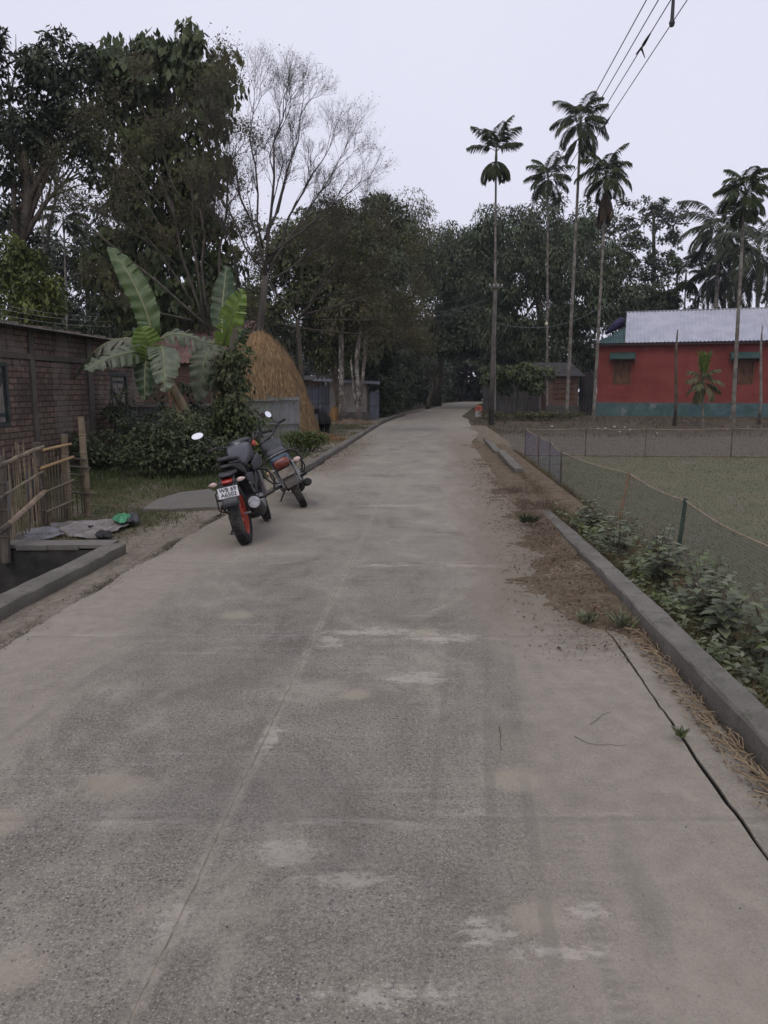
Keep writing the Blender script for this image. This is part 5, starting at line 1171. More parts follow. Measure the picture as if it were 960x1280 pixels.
def slats(parent, org, a, b, n, h0, h1, mats, r=(.006, .010), off=0.03):
    for k in range(n):
        t = (k+.5+sl_r.uniform(-.25, .25))/n; p = a.lerp(b, t)-org; d = (b-a).normalized(); s = Vector((d.y, -d.x, 0))*.3*off; tl = sl_r.uniform(-.05, .05); h = sl_r.uniform(h0, h1)
        m = MB(); pole(m, (p.x+s.x, p.y+s.y, .0), (p.x+s.x+d.x*tl, p.y+s.y+d.y*tl, h), sl_r.uniform(*r), 6); m.build('slat', sl_r.choice(mats), parent)
slats(bf, P1, P1, P2, 15, .78, 1.02, [BAM, BAM, BAMd]); slats(bf, P1, P0, P1, 8, .75, 1.0, [BAM, BAMd])
m = MB(); d_ = (P2-P1); corr(m, tuple(d_*.82+Vector((-.12, .1, .02))), tuple(d_), (0, 0, 1), .35, .62, .076, .009); m.build('tin_patch', T_blue, bf)
m = MB(); corr(m, tuple(d_*.22+Vector((-.10, .08, .02))), tuple(d_), (0, 0, 1), .25, .6, .05, .008); m.build('tin_patch', T_grey, bf)
gt = empty('bamboo_gate', P2+Vector((.05, -.02, 0)), 'bamboo gate with four fresh golden rails, hung beside the dark post', 'gate'); gb = P2+Vector((.05, -.02, 0))
for (za, zb_, r, mt, ex) in ((.86, .90, .016, BAMg, .05), (.66, .74, .018, BAMg, .08), (.38, .46, .013, BAM, .05), (.15, .22, .012, BAM, .04)): rail(gt, gb, gb, P3, za, zb_, r, mt, .055, ex)
slats(gt, gb, gb, P3, 19, .70, .92, [BAM, BAM, BAMd], (.005, .008), .02)
m = MB(); q = P3-gb; pole(m, (q.x, q.y, -.1), (q.x, q.y, 1.02), .042, 9); m.build('post', BAM, gt)
bp = empty('bamboo_post', P4, 'tall single bamboo post with short dark crosspieces right of the gate', 'post')
m = MB(); pole(m, (0, 0, -.1), (-.03, .02, 1.22), .042, 9); m.build('pole', BAM, bp)
m = MB(); pole(m, (-.09, .12, -.1), (-.10, .12, 1.0), .018, 7); m.build('pole', BAMd, bp)
for z, L_ in ((.70, .30), (.60, .34), (.50, .26), (.27, .34)): m = MB(); pole(m, (-.26, -.045, z+.02), (-.26+L_, -.05, z-.01), .014, 6); m.build('crosspiece', BAMd, bp)
for k in range(3): m = MB(); pole(m, (-.2+k*.06, -.0, .0), (-.2+k*.06, .0, .45), .008, 6); m.build('slat', BAMd, bp)

# ---- sheets spread on the grass
def cloth(name, label, cat, poly, mat, z=.03, amp=.02, seed=1):
    r = random.Random(seed); pts = [G(x, y) for x, y in poly]; c = sum(pts, Vector())/len(pts); ring = []; n = len(pts); sub = 6
    for i in range(n):
        for k in range(sub): ring.append(pts[i].lerp(pts[(i+1) % n], k/sub)+Vector((r.uniform(-1, 1), r.uniform(-1, 1), 0))*.018)
    N = len(ring); K = 16; vs = []
    ph = [r.uniform(0, 6) for _ in range(6)]
    for j in range(1, K+1):
        t = j/K
        for p in ring:
            q = c.lerp(p, t); hz = z+amp*(math.sin(q.x*11+ph[0]+2*math.sin(q.y*5))*.6+math.sin(q.y*17+ph[1]+q.x*6)*.5+math.sin(q.x*31+q.y*23)*.25)+r.uniform(-.003, .003)
            if t > .9: hz = hz*.6+.01
            vs.append((q.x-c.x, q.y-c.y, max(g1(q.x, q.y)+.012, hz)))
    fs = [((j)*N+i, j*N+(i+1) % N, (j+1)*N+(i+1) % N, (j+1)*N+i) for j in range(K-1) for i in range(N)]+[tuple(range(N))]
    m = MB(); m.add(vs, fs); o = m.build(name, mat, None, smooth=True); o.location = (c.x, c.y, 0); md = o.modifiers.new('thickness', 'SOLIDIFY'); md.thickness = .006; md.offset = -1; return tag(o, label, cat)
CG = plain('dusty_cloth', (.165, .162, .175), .85, var=.28, scale=5, dirt=(.09, .08, .075))
CG2 = plain('worn_sacking', (.20, .185, .18), .85, var=.28, scale=7, dirt=(.10, .085, .075), dirt_amt=.8)
cloth('ground_sheet', 'grey cloth spread on the grass by the drain pit, nearest the fence', 'cloth', [(17,675),(24,668),(40,662),(62,661),(76,664),(80,670),(62,677),(40,680),(24,680)], CG, seed=2)
cloth('ground_sheet', 'crumpled pale grey sacking spread on the grass beside the kerb end', 'cloth', [(70,663),(60,656),(90,654),(120,653),(152,651),(168,655),(150,665),(130,669),(122,674),(100,675),(84,671)], CG2, seed=3, amp=.03)
cloth('plastic_bag', 'crumpled bright green plastic bag on the grey sacking', 'bag', [(142,657),(146,652),(156,651),(164,654),(160,659),(150,660)], plain('green_plastic', (.05, .22, .11), .4, var=.3), z=.11, amp=.02, seed=4)
cloth('rag', 'small dark rag beside the green plastic bag', 'rag', [(158,655),(162,650),(170,651),(174,656),(168,660),(160,660)], plain('dark_rag', (.05, .05, .06), .9), z=.10, amp=.02, seed=5)
cloth('rag', 'small black rag at the near edge of the grey sacking', 'rag', [(118,672),(126,669),(140,670),(139,676),(126,677)], plain('black_rag', (.02, .02, .022), .9), z=.06, amp=.02, seed=6)

# ================================================================== NET FENCE AROUND THE SEED BEDS
nf = empty('net_fence', (3.4, 14.7, -.36), 'low garden net fence on thin stakes around the seed beds', 'fence'); NO = Vector((3.4, 14.7, -.36))
def netmat(name, col, cell, wire):
    n = NT(name); uv = n.sep(n.tc('UV')); f = []
    for k in (0, 1):
        g = n.math('ABSOLUTE', n.math('SUBTRACT', n.math('FRACT', n.math('MULTIPLY', uv[k], 1/cell)), .5)); f.append(n.math('GREATER_THAN', g, .5-wire))
    al = n.math('ADD', n.math('MULTIPLY', n.math('MAXIMUM', f[0], f[1]), .30), wire*.9); n.fin(col, .8); n.set(n.b.inputs['Alpha'], al); return n.m
def net(pts, name, mat, z0=-.36, h=.72):
    me = bpy.data.meshes.new(name); vs = []; uv = []; s = 0; fs = []
    prev = None; full = []
    for i in range(len(pts)-1):
        k = 8; full += [pts[i].lerp(pts[i+1], t/k) for t in range(k)]
    full.append(pts[-1])
    for i, p in enumerate(full):
        if i: s += (p-full[i-1]).length
        sagz = -.035*abs(math.sin(i/8*pi)); zb_ = g1(p.x, p.y)+.01; vs += [(p.x, p.y, zb_), (p.x+.015*math.sin(i), p.y, p.z/2+zb_/2), (p.x, p.y, p.z+sagz)]; uv += [(s, 0), (s, h/2), (s, h)]
    for i in range(len(full)-1):
        for j in (0, 1): fs.append((i*3+j, i*3+3+j, i*3+4+j, i*3+1+j))
    me.from_pydata([tuple(Vector(v)-NO) for v in vs], [], fs); l = me.uv_layers.new(name='UVMap')
    for lp in me.loops: l.data[lp.index].uv = uv[lp.vertex_index]
    me.materials.append(mat); o = bpy.data.objects.new(name, me); COL.objects.link(o); o.parent = nf
    m = MB(); m.tube([Vector(vs[i*3+2])-NO for i in range(len(full))], .007, 5); m.build('rope', plain('rope_tan', (.26, .20, .14), .8) if 'rope_tan' not in bpy.data.materials else bpy.data.materials['rope_tan'], nf)
    return o
cA = at(657, 536, 22.4); cA.z = .40
def tp(px, pyt, Y): p = at(px, pyt, Y); return p
n1 = tp(657, 536, 22.4); n2 = tp(674, 545, 19.3); n3 = tp(688, 551, 17.4); n4 = tp(702, 565, 14.7); n5 = tp(787, 592, 9.95); n6 = tp(857, 626, 8.0); n7 = tp(960, 683, 5.65); n8 = tp(1130, 775, 4.1)
N_blue = netmat('blue_net', (.10, .11, .24), .021, .17); N_green = netmat('dark_green_net', (.045, .06, .055), .030, .13); N_grey = netmat('fine_grey_net', (.12, .10, .09), .03, .10)
net([n1, n2, n3, n4], 'blue_net', N_blue); net([n4, n5, n6, n7, n8], 'green_net', N_green)
b1 = tp(733, 535, 22.2); b2 = tp(808, 536, 22.0); b3 = tp(916, 535, 21.8); b4 = tp(1010, 535, 21.6); b5 = tp(1200, 535, 21.4)
net([n1, b1, b2, b3, b4, b5], 'back_net', N_grey)
for p, r, mt, off in ((n1, .012, BAMd, 0), (n2, .014, W_brown, 0), (n3, .012, BAMd, 0), (n4, .018, BAMd, .0), (n5, .020, plain('bamboo_stake', (.17, .115, .075), .7), -.16), (n6, .022, plain('green_stake', (.03, .05, .038), .6, bump=.3), -.07), (n8, .02, BAMd, 0), (b1, .018, BAMd, 0), (b2, .012, W_brown, 0), (b3, .018, BAMd, 0), (b4, .015, BAMd, 0)):
    m = MB(); q = p-NO; z0 = g1(p.x, p.y)-NO.z; pole(m, (q.x+off, q.y, z0-.1), (q.x, q.y, q.z+.03), r, 7); m.build('post', mt, nf)
m = MB(); pole(m, tuple(Vector((n1.x, n1.y-.03, -.33))-NO), tuple(Vector((b5.x, b5.y-.1, -.33))-NO), .02, 6); m.build('bottom_pole', BAM, nf)

# ================================================================== POLES, WIRES
PO = NT('pole_concrete'); _v = PO.tc(); PO = PO.fin(PO.mix(PO.ss(PO.noise(PO.map(_v, (1, 1, .4)), 5, 6, .7), .4, .6), (.055, .048, .043), (.11, .098, .088)), .9)
pb = at(614, 529, 36); pb.z = g1(pb.x, 36)-.05; ep = empty('electric_pole', pb, 'grey electric pole at the roadside in front of the lone tall palm', 'pole')
hp = at(615, 352, 36).z-pb.z; m = MB(); m.tube([(0, 0, 0), (.02, 0, hp*.5), (.06, 0, hp)], [.13, .11, .085], 10); m.build('pole', PO, ep, smooth=True)
m = MB(); m.box((.06, -.13, hp-.25), (.62, .06, .06)); m.build('crossarm', plain('galvanised', (.09, .09, .09), .5, .5), ep)
IC = plain('porcelain', (.35, .33, .30), .3)
xs_ = (-.27, -.10, .10, .27)
for x in xs_: m = MB(); m.ring([(0, 0), (.035, 0), (.045, .03), (.03, .05), (.045, .07), (.02, .11), (0, .11)], (.06+x, -.13, hp-.215), 'z', 10); m.build('insulator', IC, ep, smooth=True)
WIRE = plain('wire_black', (.03, .03, .035), .6, bump=0); WIREg = plain('wire_grey', (.10, .10, .11), .5, bump=0)
def catenary(a, b, sag, n=28): return [a.lerp(b, i/n)-Vector((0, 0, sag*4*(i/n)*(1-i/n))) for i in range(n+1)]
far = [Vector((pb.x+.06+x, pb.y-.13, pb.z+hp-.11)) for x in xs_]
targets = [(808, 0, 10.6), (823, 0, 10.9), (838.5, 0, 11.2), (859, 0, 11.5)]
lab = ['leftmost', 'second from left', 'third from left', 'rightmost']
spn = []
for k, (px, py, Y) in enumerate(targets):
    mid = at(px, py, Y); d = mid-far[k]; b = far[k]+d*1.75; b.z = mid.z+.22
    pts = [];  # parabola through far, mid, end
    t1 = 1/1.75
    for i in range(41):
        t = i/40; l0 = (t-t1)*(t-1)/(t1); l1 = t*(t-1)/(t1*(t1-1)); l2 = t*(t-t1)/(1-t1); pts.append(far[k]*l0+mid*l1+b*l2)
    m = MB(); m.tube(pts, .0075, 5); tag(m.build('power_line', WIRE), lab[k]+' of the four power lines crossing the sky at upper right', 'wire', 'power lines crossing the sky'); spn.append(pts)
def near_px(pts, py):
    best = None
    for i in range(len(pts)-1):
        for q in range(20):
            p = pts[i].lerp(pts[i+1], q/20); yy_ = 640-F*((p.z-CAM_H)*cos(PITCH)+p.y*sin(PITCH))/(p.y*cos(PITCH)-(p.z-CAM_H)*sin(PITCH)) if p.y > 1 else 1e9
            if best is None or abs(yy_-py) < best[0]: best = (abs(yy_-py), p)
    return best[1]
for k, py, lb in ((2, 60, 'dark wire splice clamp on the third power line from left'), (3, 157, 'dark wire splice clamp on the rightmost power line')):
    p = near_px(spn[k], py); m = MB(); d = (near_px(spn[k], py-12)-p); dn = d.normalized(); 
    m.tube([p+dn*.02*Y for Y in (0, 8, 16, 24)], [.012, .026, .020, .010], 6); m.tube([p, p-dn*.12+Vector((-.05, 0, -.04))], [.022, .008], 6); m.tube([p, p+Vector((.06, 0, -.14))], [.018, .006], 6); tag(m.build('wire_clamp', WIRE), lb, 'clamp')
p = near_px(spn[3], 30); up = at(843.5, -60, p.y); m = MB(); m.tube([p+Vector((0, 0, -.02)), p.lerp(up, .5)+Vector((.01, 0, 0)), up], [.030, .022, .020], 6); m.ball(tuple(p), (.045, .045, .06), 8); tag(m.build('cable_hanger', WIRE), 'thick dark cable end dropping onto the rightmost power line', 'cable')
for i, (a_, b_, sg, rr) in enumerate(((at(612, 371, 36), at(470, 398, 50), .5, .013), (at(612, 374, 36), at(480, 388, 52), .4, .013), (at(612, 358, 36), at(505, 372, 55), .6, .012), (at(618, 403, 36), at(760, 378, 45), .7, .012))):
    m = MB(); m.tube(catenary(a_, b_, sg), rr, 5); tag(m.build('service_wire', WIREg), ('lowest service wire running left from the electric pole', 'middle service wire running left from the electric pole', 'top service wire running left from the electric pole', 'service wire running right from the electric pole to the red house')[i], 'wire')
m = MB(); q = at(683, 405, 40.2); m.ball(tuple(q), (.09, .09, .09), 10); m.tube([q, q+Vector((0, 0, .16))], .02, 6); tag(m.build('light_bulb', plain('bulb_glass', (.5, .5, .35), .3)), 'unlit bulb hanging from the service wire right of the pole', 'bulb')
for i, (a_, b_) in enumerate(((at(-40, 377, 20), at(140, 402, 26)), (at(-40, 385, 20), at(140, 408, 26)), (at(-40, 371, 20), at(130, 396, 26)))):
    m = MB(); m.tube(catenary(a_, b_, .12), .006, 5); tag(m.build('house_wire', plain('pale_wire', (.3, .29, .28), .5) if 'pale_wire' not in bpy.data.materials else bpy.data.materials['pale_wire']), ('middle', 'lowest', 'highest')[i]+' of the pale wires strung above the brick house roof', 'wire')
# bare stakes and palm posts before the red house
for px, top, base, Y, lb, r in ((845, 412, 526, 35.5, 'dark bare palm pole before the red house, left of the young palm', .075), (951, 407, 525, 36, 'tall bare pole before the red house near the right edge', .07), (674, 480, 525, 42, 'bare grey post before the dark tin fence', .09)):
    q0 = at(px-2, base, Y); q0.z = g1(q0.x, Y)-.05; q1 = at(px+2, top, Y); root = empty('bare_pole', q0, lb, 'pole'); m = MB(); d = q1-q0
    m.tube([(0, 0, 0), tuple(d*.25+Vector((.06, 0, 0))), tuple(d*.55), tuple(d*.8+Vector((-.03, 0, 0))), tuple(d)], [r*1.2, r, r*.85, r*.75, r*.35], 8); m.build('pole', B_dark if px == 845 else PB, root, smooth=True)
ORD = ['first', 'second', 'third', 'fourth', 'fifth', 'sixth', 'seventh', 'eighth', 'ninth', 'tenth']
for i in range(10):   # bits of rubble thrown on the bank
    q = at([690,748,757,768,775,781,788,822,910,935][i], 530, rnd.uniform(32.5, 35)); q.z = g1(q.x, q.y)+.04; m = MB(); s = rnd.uniform(.04, .09); m.ball((0, 0, 0), (s, s*.8, s*.55), 6)
    o = m.build('rubble_piece', IC); o.location = q; tag(o, ORD[i]+' white rubble piece from the left on the dirt bank before the red house', 'rubble', 'white rubble on the bank')

# milestone
mp = gp(598, 521); ms = empty('milestone', (mp.x, mp.y, 0), 'round topped milestone with orange head at the far right roadside', 'milestone', R(-4))
def slab_round(m, w_, h, y0, y1, z0=0):
    pr = [(-w_/2, z0), (w_/2, z0), (w_/2, h-w_/2)]+[(w_/2*cos(a_), h-w_/2+w_/2*sin(a_)) for a_ in np.linspace(.2, pi-.2, 9)]+[(-w_/2, h-w_/2)]
    k = len(pr); m.add([(x, y0, z) for x, z in pr]+[(x, y1, z) for x, z in pr], [tuple(range(k)), tuple(range(k, 2*k))[::-1]]+[(i, i+k, (i+1) % k+k, (i+1) % k) for i in range(k)])
m = MB(); m.box((0, 0, .15), (.34, .2, .42)); m.build('stone_base', plain('milestone_white', (.34, .33, .34), .8, dirt=(.15, .13, .12)), ms)
m = MB(); slab_round(m, .40, .68, -.12, .12, .33); m.build('stone_head', plain('milestone_orange', (.34, .095, .06), .8, var=.3), ms)
m = MB(); m.box((0, -.125, .47), (.26, .01, .035)); m.box((0, -.125, .54), (.18, .01, .03)); m.build('painted_lines', plain('milestone_text', (.16, .04, .03)), ms)

# ================================================================== COW
def skin_mesh(name, nodes, edges, mat, parent=None, sub=2):
    me = bpy.data.meshes.new(name); me.from_pydata([n_[:3] for n_ in nodes], edges, []); o = bpy.data.objects.new(name, me); COL.objects.link(o)
    sk = o.modifiers.new('s', 'SKIN'); me.skin_vertices[0].data[0].use_root = True
    for i, n_ in enumerate(nodes): me.skin_vertices[0].data[i].radius = (n_[3], n_[4] if len(n_) > 4 else n_[3])
    ss_ = o.modifiers.new('u', 'SUBSURF'); ss_.levels = sub; ss_.render_levels = sub
    dg = bpy.context.evaluated_depsgraph_get(); ev = bpy.data.meshes.new_from_object(o.evaluated_get(dg)); bpy.data.objects.remove(o)
    ev.materials.clear(); ev.materials.append(mat); ev.polygons.foreach_set('use_smooth', [True]*len(ev.polygons)); r_ = bpy.data.objects.new(name, ev); COL.objects.link(r_)
    if parent: r_.parent = parent
    return r_
cp = gp(406, 546); cw = empty('cow', (cp.x, cp.y, 0), 'small black cow standing beside the haystack seen from behind', 'cow', R(10))
hide = plain('black_hide', (.008, .007, .007), .75, var=.4, scale=9, spec=.15)
# x right, y forward (away from the road)
nd = [(0, -.25, .66, .17, .20), (0, .1, .63, .20, .23), (0, .45, .66, .17, .20), (-.05, .72, .78, .10, .13), (-.16, .95, .84, .085, .10), (-.24, 1.15, .76, .05, .06),
      (.09, -.32, .44, .085, .10), (.09, -.24, .30, .05), (.08, -.32, .16, .035), (.08, -.30, .03, .035),
      (-.09, -.32, .44, .085, .10), (-.09, -.24, .30, .05), (-.08, -.32, .16, .035), (-.08, -.30, .03, .035),
      (.10, .50, .40, .06), (.09, .50, .22, .04), (.09, .50, .03, .035), (-.10, .50, .40, .06), (-.09, .52, .22, .04), (-.09, .50, .03, .035)]
ed = [(0, 1), (1, 2), (2, 3), (3, 4), (4, 5), (0, 6), (6, 7), (7, 8), (8, 9), (0, 10), (10, 11), (11, 12), (12, 13), (2, 14), (14, 15), (15, 16), (2, 17), (17, 18), (18, 19)]
skin_mesh('body', nd, ed, hide, cw)
m = MB(); m.tube([(0, -.42, .78), (.01, -.50, .66), (.0, -.49, .40), (.01, -.48, .30)], [.022, .018, .013, .028], 6); m.build('tail', hide, cw, smooth=True)
for s in (-1, 1):
    m = MB(); m.tube([(-.16+s*.07, .93, .90), (-.16+s*.12, .92, .98), (-.16+s*.09, .93, 1.06)], [.018, .014, .005], 6); m.build('horn', plain('horn_grey', (.22, .2, .18), .5) if 'horn_grey' not in bpy.data.materials else bpy.data.materials['horn_grey'], cw, smooth=True)
    m = MB(); m.ball((-.16+s*.15, .92, .87), (.07, .02, .035), 8); m.build('ear', hide, cw, smooth=True)
# ================================================================== MOTORCYCLES  (x forward, y left, z up)
RUB = NT('tyre_rubber'); _v = RUB.tc(); RUB = RUB.fin(RUB.mix(RUB.ss(RUB.noise(_v, 6, 5, .7), .45, .7), (.016, .016, .017), (.065, .058, .052)), .85, normal=RUB.bump(RUB.noise(_v, 60), .3, .004), spec=.25)
BLK = plain('black_plastic', (.018, .018, .020), .45, var=.3, scale=4, dirt=(.05, .046, .042), dirt_amt=.35)
MBK = plain('matte_black_metal', (.022, .022, .023), .55, .3, var=.3, dirt=(.06, .05, .045), dirt_amt=.4)
SEATM = plain('seat_vinyl', (.022, .022, .025), .5, var=.2, scale=20)
GRY = plain('grey_paint', (.055, .055, .068), .33, .25, var=.12, scale=3, spec=.5)
GRYd = plain('dark_grey_panel', (.032, .032, .038), .5, .1, var=.15)
REDp = plain('red_rim_paint', (.36, .055, .030), .4, var=.15, scale=6)
REDd = plain('red_lens', (.30, .02, .012), .15, var=.1, spec=.7)
REDd2 = plain('dull_red_lens', (.16, .035, .025), .25, var=.2, spec=.6)
AMB = plain('clear_indicator_lens', (.50, .36, .33), .15, var=.1, spec=.7)
CHR = plain('chrome', (.55, .55, .57), .18, 1.0, var=.08, bump=0)
ALU = plain('cast_alloy', (.22, .22, .225), .42, .7, var=.2)
SIL = plain('silver_cap', (.26, .26, .29), .45, .4, var=.1)
GLS = plain('mirror_glass', (.85, .86, .88), .02, 1.0, var=.01, bump=0)
WHT = plain('plate_white', (.60, .60, .64), .5, var=.06)
INK = plain('plate_ink', (.02, .02, .03), .5)
BLUb = plain('blue_paint', (.035, .065, .10), .35, .2, var=.15, spec=.5)
PLd = plain('old_plate', (.15, .13, .11), .7, var=.35, scale=14)
FEN = plain('dusty_fender', (.075, .066, .060), .7, var=.25)
MAR = plain('maroon_paint', (.13, .02, .025), .4)

def wheel(root, name, x, r, tw, rimm, spokes=5, steer=None, disc=True, side=1):
    T_ = steer or Matrix(); c = (x, 0, r)
    m = MB(); m.tube([(x, -.05, r), (x, .05, r)], .045, 14)
    ri = r-tw*.62-.028
    for k in range(spokes):
        a = 2*pi*k/spokes+.3
        for s in (-1, 1):
            p = Vector((x+.03*cos(a), s*.022, r+.03*sin(a))); q = Vector((x+ri*cos(a+.16*s), s*.010, r+ri*sin(a+.16*s))); m.tube([p, p.lerp(q, .5), q], [.020, .016, .016], 5)
    h = m.build(name, REDp if rimm is REDp else ALU, root, smooth='auto', m=T_)
    m = MB(); hw = tw*.5
    pr = [(r-hw*.95*(1-cos(a)), hw*sin(a)) for a in np.linspace(-pi*.62, pi*.62, 15)]; pr = [(r-(1-cos(a))*hw*.92, hw*sin(a)) for a in np.linspace(-2.25, 2.25, 17)]
    m.ring(pr, c, 'y', 56); ty = m.build('tyre', RUB, h, smooth=True, m=T_)
    m = MB(); nb = 44
    for k in range(nb):
        a = 2*pi*k/nb
        for s in (-1, 0, 1):
            aa = a+(0 if s else pi/nb); yy_ = s*hw*.52; rr = r-(1-math.sqrt(max(0, 1-(yy_/hw)**2)))*hw*.92+.001
            m.box((x+rr*cos(aa), yy_, r+rr*sin(aa)), (.008, hw*.42, .026), Matrix.Rotation(-aa, 3, 'Y') @ Matrix.Rotation(.35*s, 3, 'X') @ Matrix.Rotation(-.5*s, 3, 'Z'))
    m.build('tread', RUB, ty, m=T_)
    m = MB(); ro = r-tw*.56; rb_ = .052 if rimm is REDp else .030; m.ring([(ro, -hw*.80), (ro+.006, -hw*.84), (ro+.006, -hw*.60), (ro-.010, -hw*.45), (ro-.012, 0), (ro-.010, hw*.45), (ro+.006, hw*.60), (ro+.006, hw*.84), (ro, hw*.80), (ro-rb_, hw*.55), (ro-rb_-.004, 0), (ro-rb_, -hw*.55)], c, 'y', 56); m.build('rim', rimm, h, smooth=True, m=T_)
    if disc:
        m = MB(); m.ring([(.12, -side*.062), (.12, -side*.066), (.075, -side*.066), (.075, -side*.062)], c, 'y', 32); m.build('brake_disc', SIL, h, m=T_)
    return h
def plate_text(root, lines, org, ex, ez, size, mat):
    """raised characters lying on the plate: ex reads left to right, ez up"""
    ex, ez = Vector(ex).normalized(), Vector(ez).normalized(); n_ = ex.cross(ez)
    for s, off, in lines:
        cu = bpy.data.curves.new('plate_lettering', 'FONT'); cu.body = s; cu.size = size; cu.align_x = 'CENTER'; cu.align_y = 'CENTER'; cu.extrude = .0012; cu.offset = .0010; cu.space_character = 1.06
        o = bpy.data.objects.new('plate_lettering', cu); COL.objects.link(o); dg = bpy.context.evaluated_depsgraph_get(); me = bpy.data.meshes.new_from_object(o.evaluated_get(dg)); bpy.data.objects.remove(o)
        M_ = Matrix((ex, ez, -n_)).transposed() if False else Matrix.Identity(3)
        M_.col[0] = ex; M_.col[1] = ez; M_.col[2] = ex.cross(ez)
        P_ = Vector(org)+ez*off; me.transform(Matrix.Translation(P_) @ M_.to_4x4()); me.materials.clear(); me.materials.append(mat)
        q = bpy.data.objects.new('plate_lettering', me); COL.objects.link(q); q.parent = root
def steer_m(piv, ang, rake=R(24)):
    ax = Vector((-sin(rake), 0, cos(rake))); return Matrix.Translation(piv) @ Matrix.Rotation(ang, 4, ax) @ Matrix.Translation(-Vector(piv))
def L_(root, name, mat, secs, n=22, m=None, smooth=True): b = MB(); b.loft(secs, n); return b.build(name, mat, root, smooth=smooth, m=m)
def tb(root, name, mat, *tubes, n=8, m=None):
    b = MB()
    for pts, r in tubes: b.tube(pts, r, n)
    return b.build(name, mat, root, smooth='auto', m=m)

def grips(root, ST, hb, w_, hgt, mirrors, bar=MBK, back=.10):
    """bar centre hb, half width w_; mirrors: (y, stalk points, glass centre, glass size, tilt)"""
    hx, hz = hb
    for s in (-1, 1): pass
    pts = [(hx-back, w_, hz+hgt*.8), (hx-back*.6, w_*.72, hz+hgt), (hx, .12, hz), (hx, -.12, hz), (hx-back*.6, -w_*.72, hz+hgt), (hx-back, -w_, hz+hgt*.8)]
    tb(root, 'handlebar', bar, (pts, .013), m=ST)
    for s in (-1, 1):
        a = Vector((hx-back*1.02, s*w_*1.02, hz+hgt*.79)); b = Vector((hx-back*.66, s*w_*.74, hz+hgt*.98)); tb(root, 'grip', RUB, ([a, a.lerp(b, .05), b], [.014, .019, .018]), n=10, m=ST)
        tb(root, 'lever', ALU if bar is CHR else MBK, ([b+Vector((.03, 0, 0)), a+Vector((.075, 0, -.01)), a+Vector((.06, s*.02, -.01))], [.008, .006, .006]), m=ST)
        bx = MB(); q = b.lerp(Vector((hx, s*.12, hz)), .22); bx.box(q, (.05, .06, .045)); bx.build('switch_box', BLK, root, m=ST)
    for st, gc, gs, tilt in mirrors:
        k = MB(); k.tube(st, .0065, 7); o = k.build('mirror', BLK, root, smooth=True, m=ST)
        rot = Matrix.Rotation(tilt[1], 4, 'Z') @ Matrix.Rotation(tilt[0], 4, 'Y') @ Matrix.Rotation(tilt[2] if len(tilt) > 2 else 0, 4, 'X'); B = MB(); n = 24; vs = []
        for x_, sc in ((.022, .55), (.014, .9), (.0, 1.0), (-.004, 1.0)):
            vs += [(x_, gs[0]*sc*cos(2*pi*i/n), gs[1]*sc*sin(2*pi*i/n)) for i in range(n)]
        fs = [(j*n+i, j*n+(i+1) % n, (j+1)*n+(i+1) % n, (j+1)*n+i) for j in range(3) for i in range(n)]+[tuple(range(n))]
        MM = ST @ Matrix.Translation(gc) @ rot; B.add(vs, fs); B.build('mirror_shell', BLK, o, smooth='auto', m=MM)
        g = MB(); g.add([(-.0055, gs[0]*.93*cos(2*pi*i/n), gs[1]*.93*sin(2*pi*i/n)) for i in range(n)], [tuple(range(n))[::-1]]); g.build('mirror_glass', GLS, o, m=MM)

def engine(root, x0=.02, dark=True):
    e = MBK if dark else ALU
    L_(root, 'engine', e, [((x0-.20, 0, .34), .10, .08, 3), ((x0-.10, 0, .33), .15, .12, 3.5), ((x0+.08, 0, .31), .15, .12, 3.5), ((x0+.20, 0, .33), .10, .09, 3)])
    b = MB()
    for k in range(9): b.box((x0+.10+k*.006, 0, .42+k*.021), (.17, .19, .008))
    b.tube([(x0+.08, 0, .38), (x0+.16, 0, .64)], .075, 12); b.build('cylinder_fins', ALU if not dark else MBK, root)
    for s in (-1, 1): tb(root, 'engine_cover', ALU, ([(x0-.04, s*.13, .32), (x0-.04, s*.175, .32), (x0-.04, s*.185, .32)], [.095, .09, .05]), n=18)

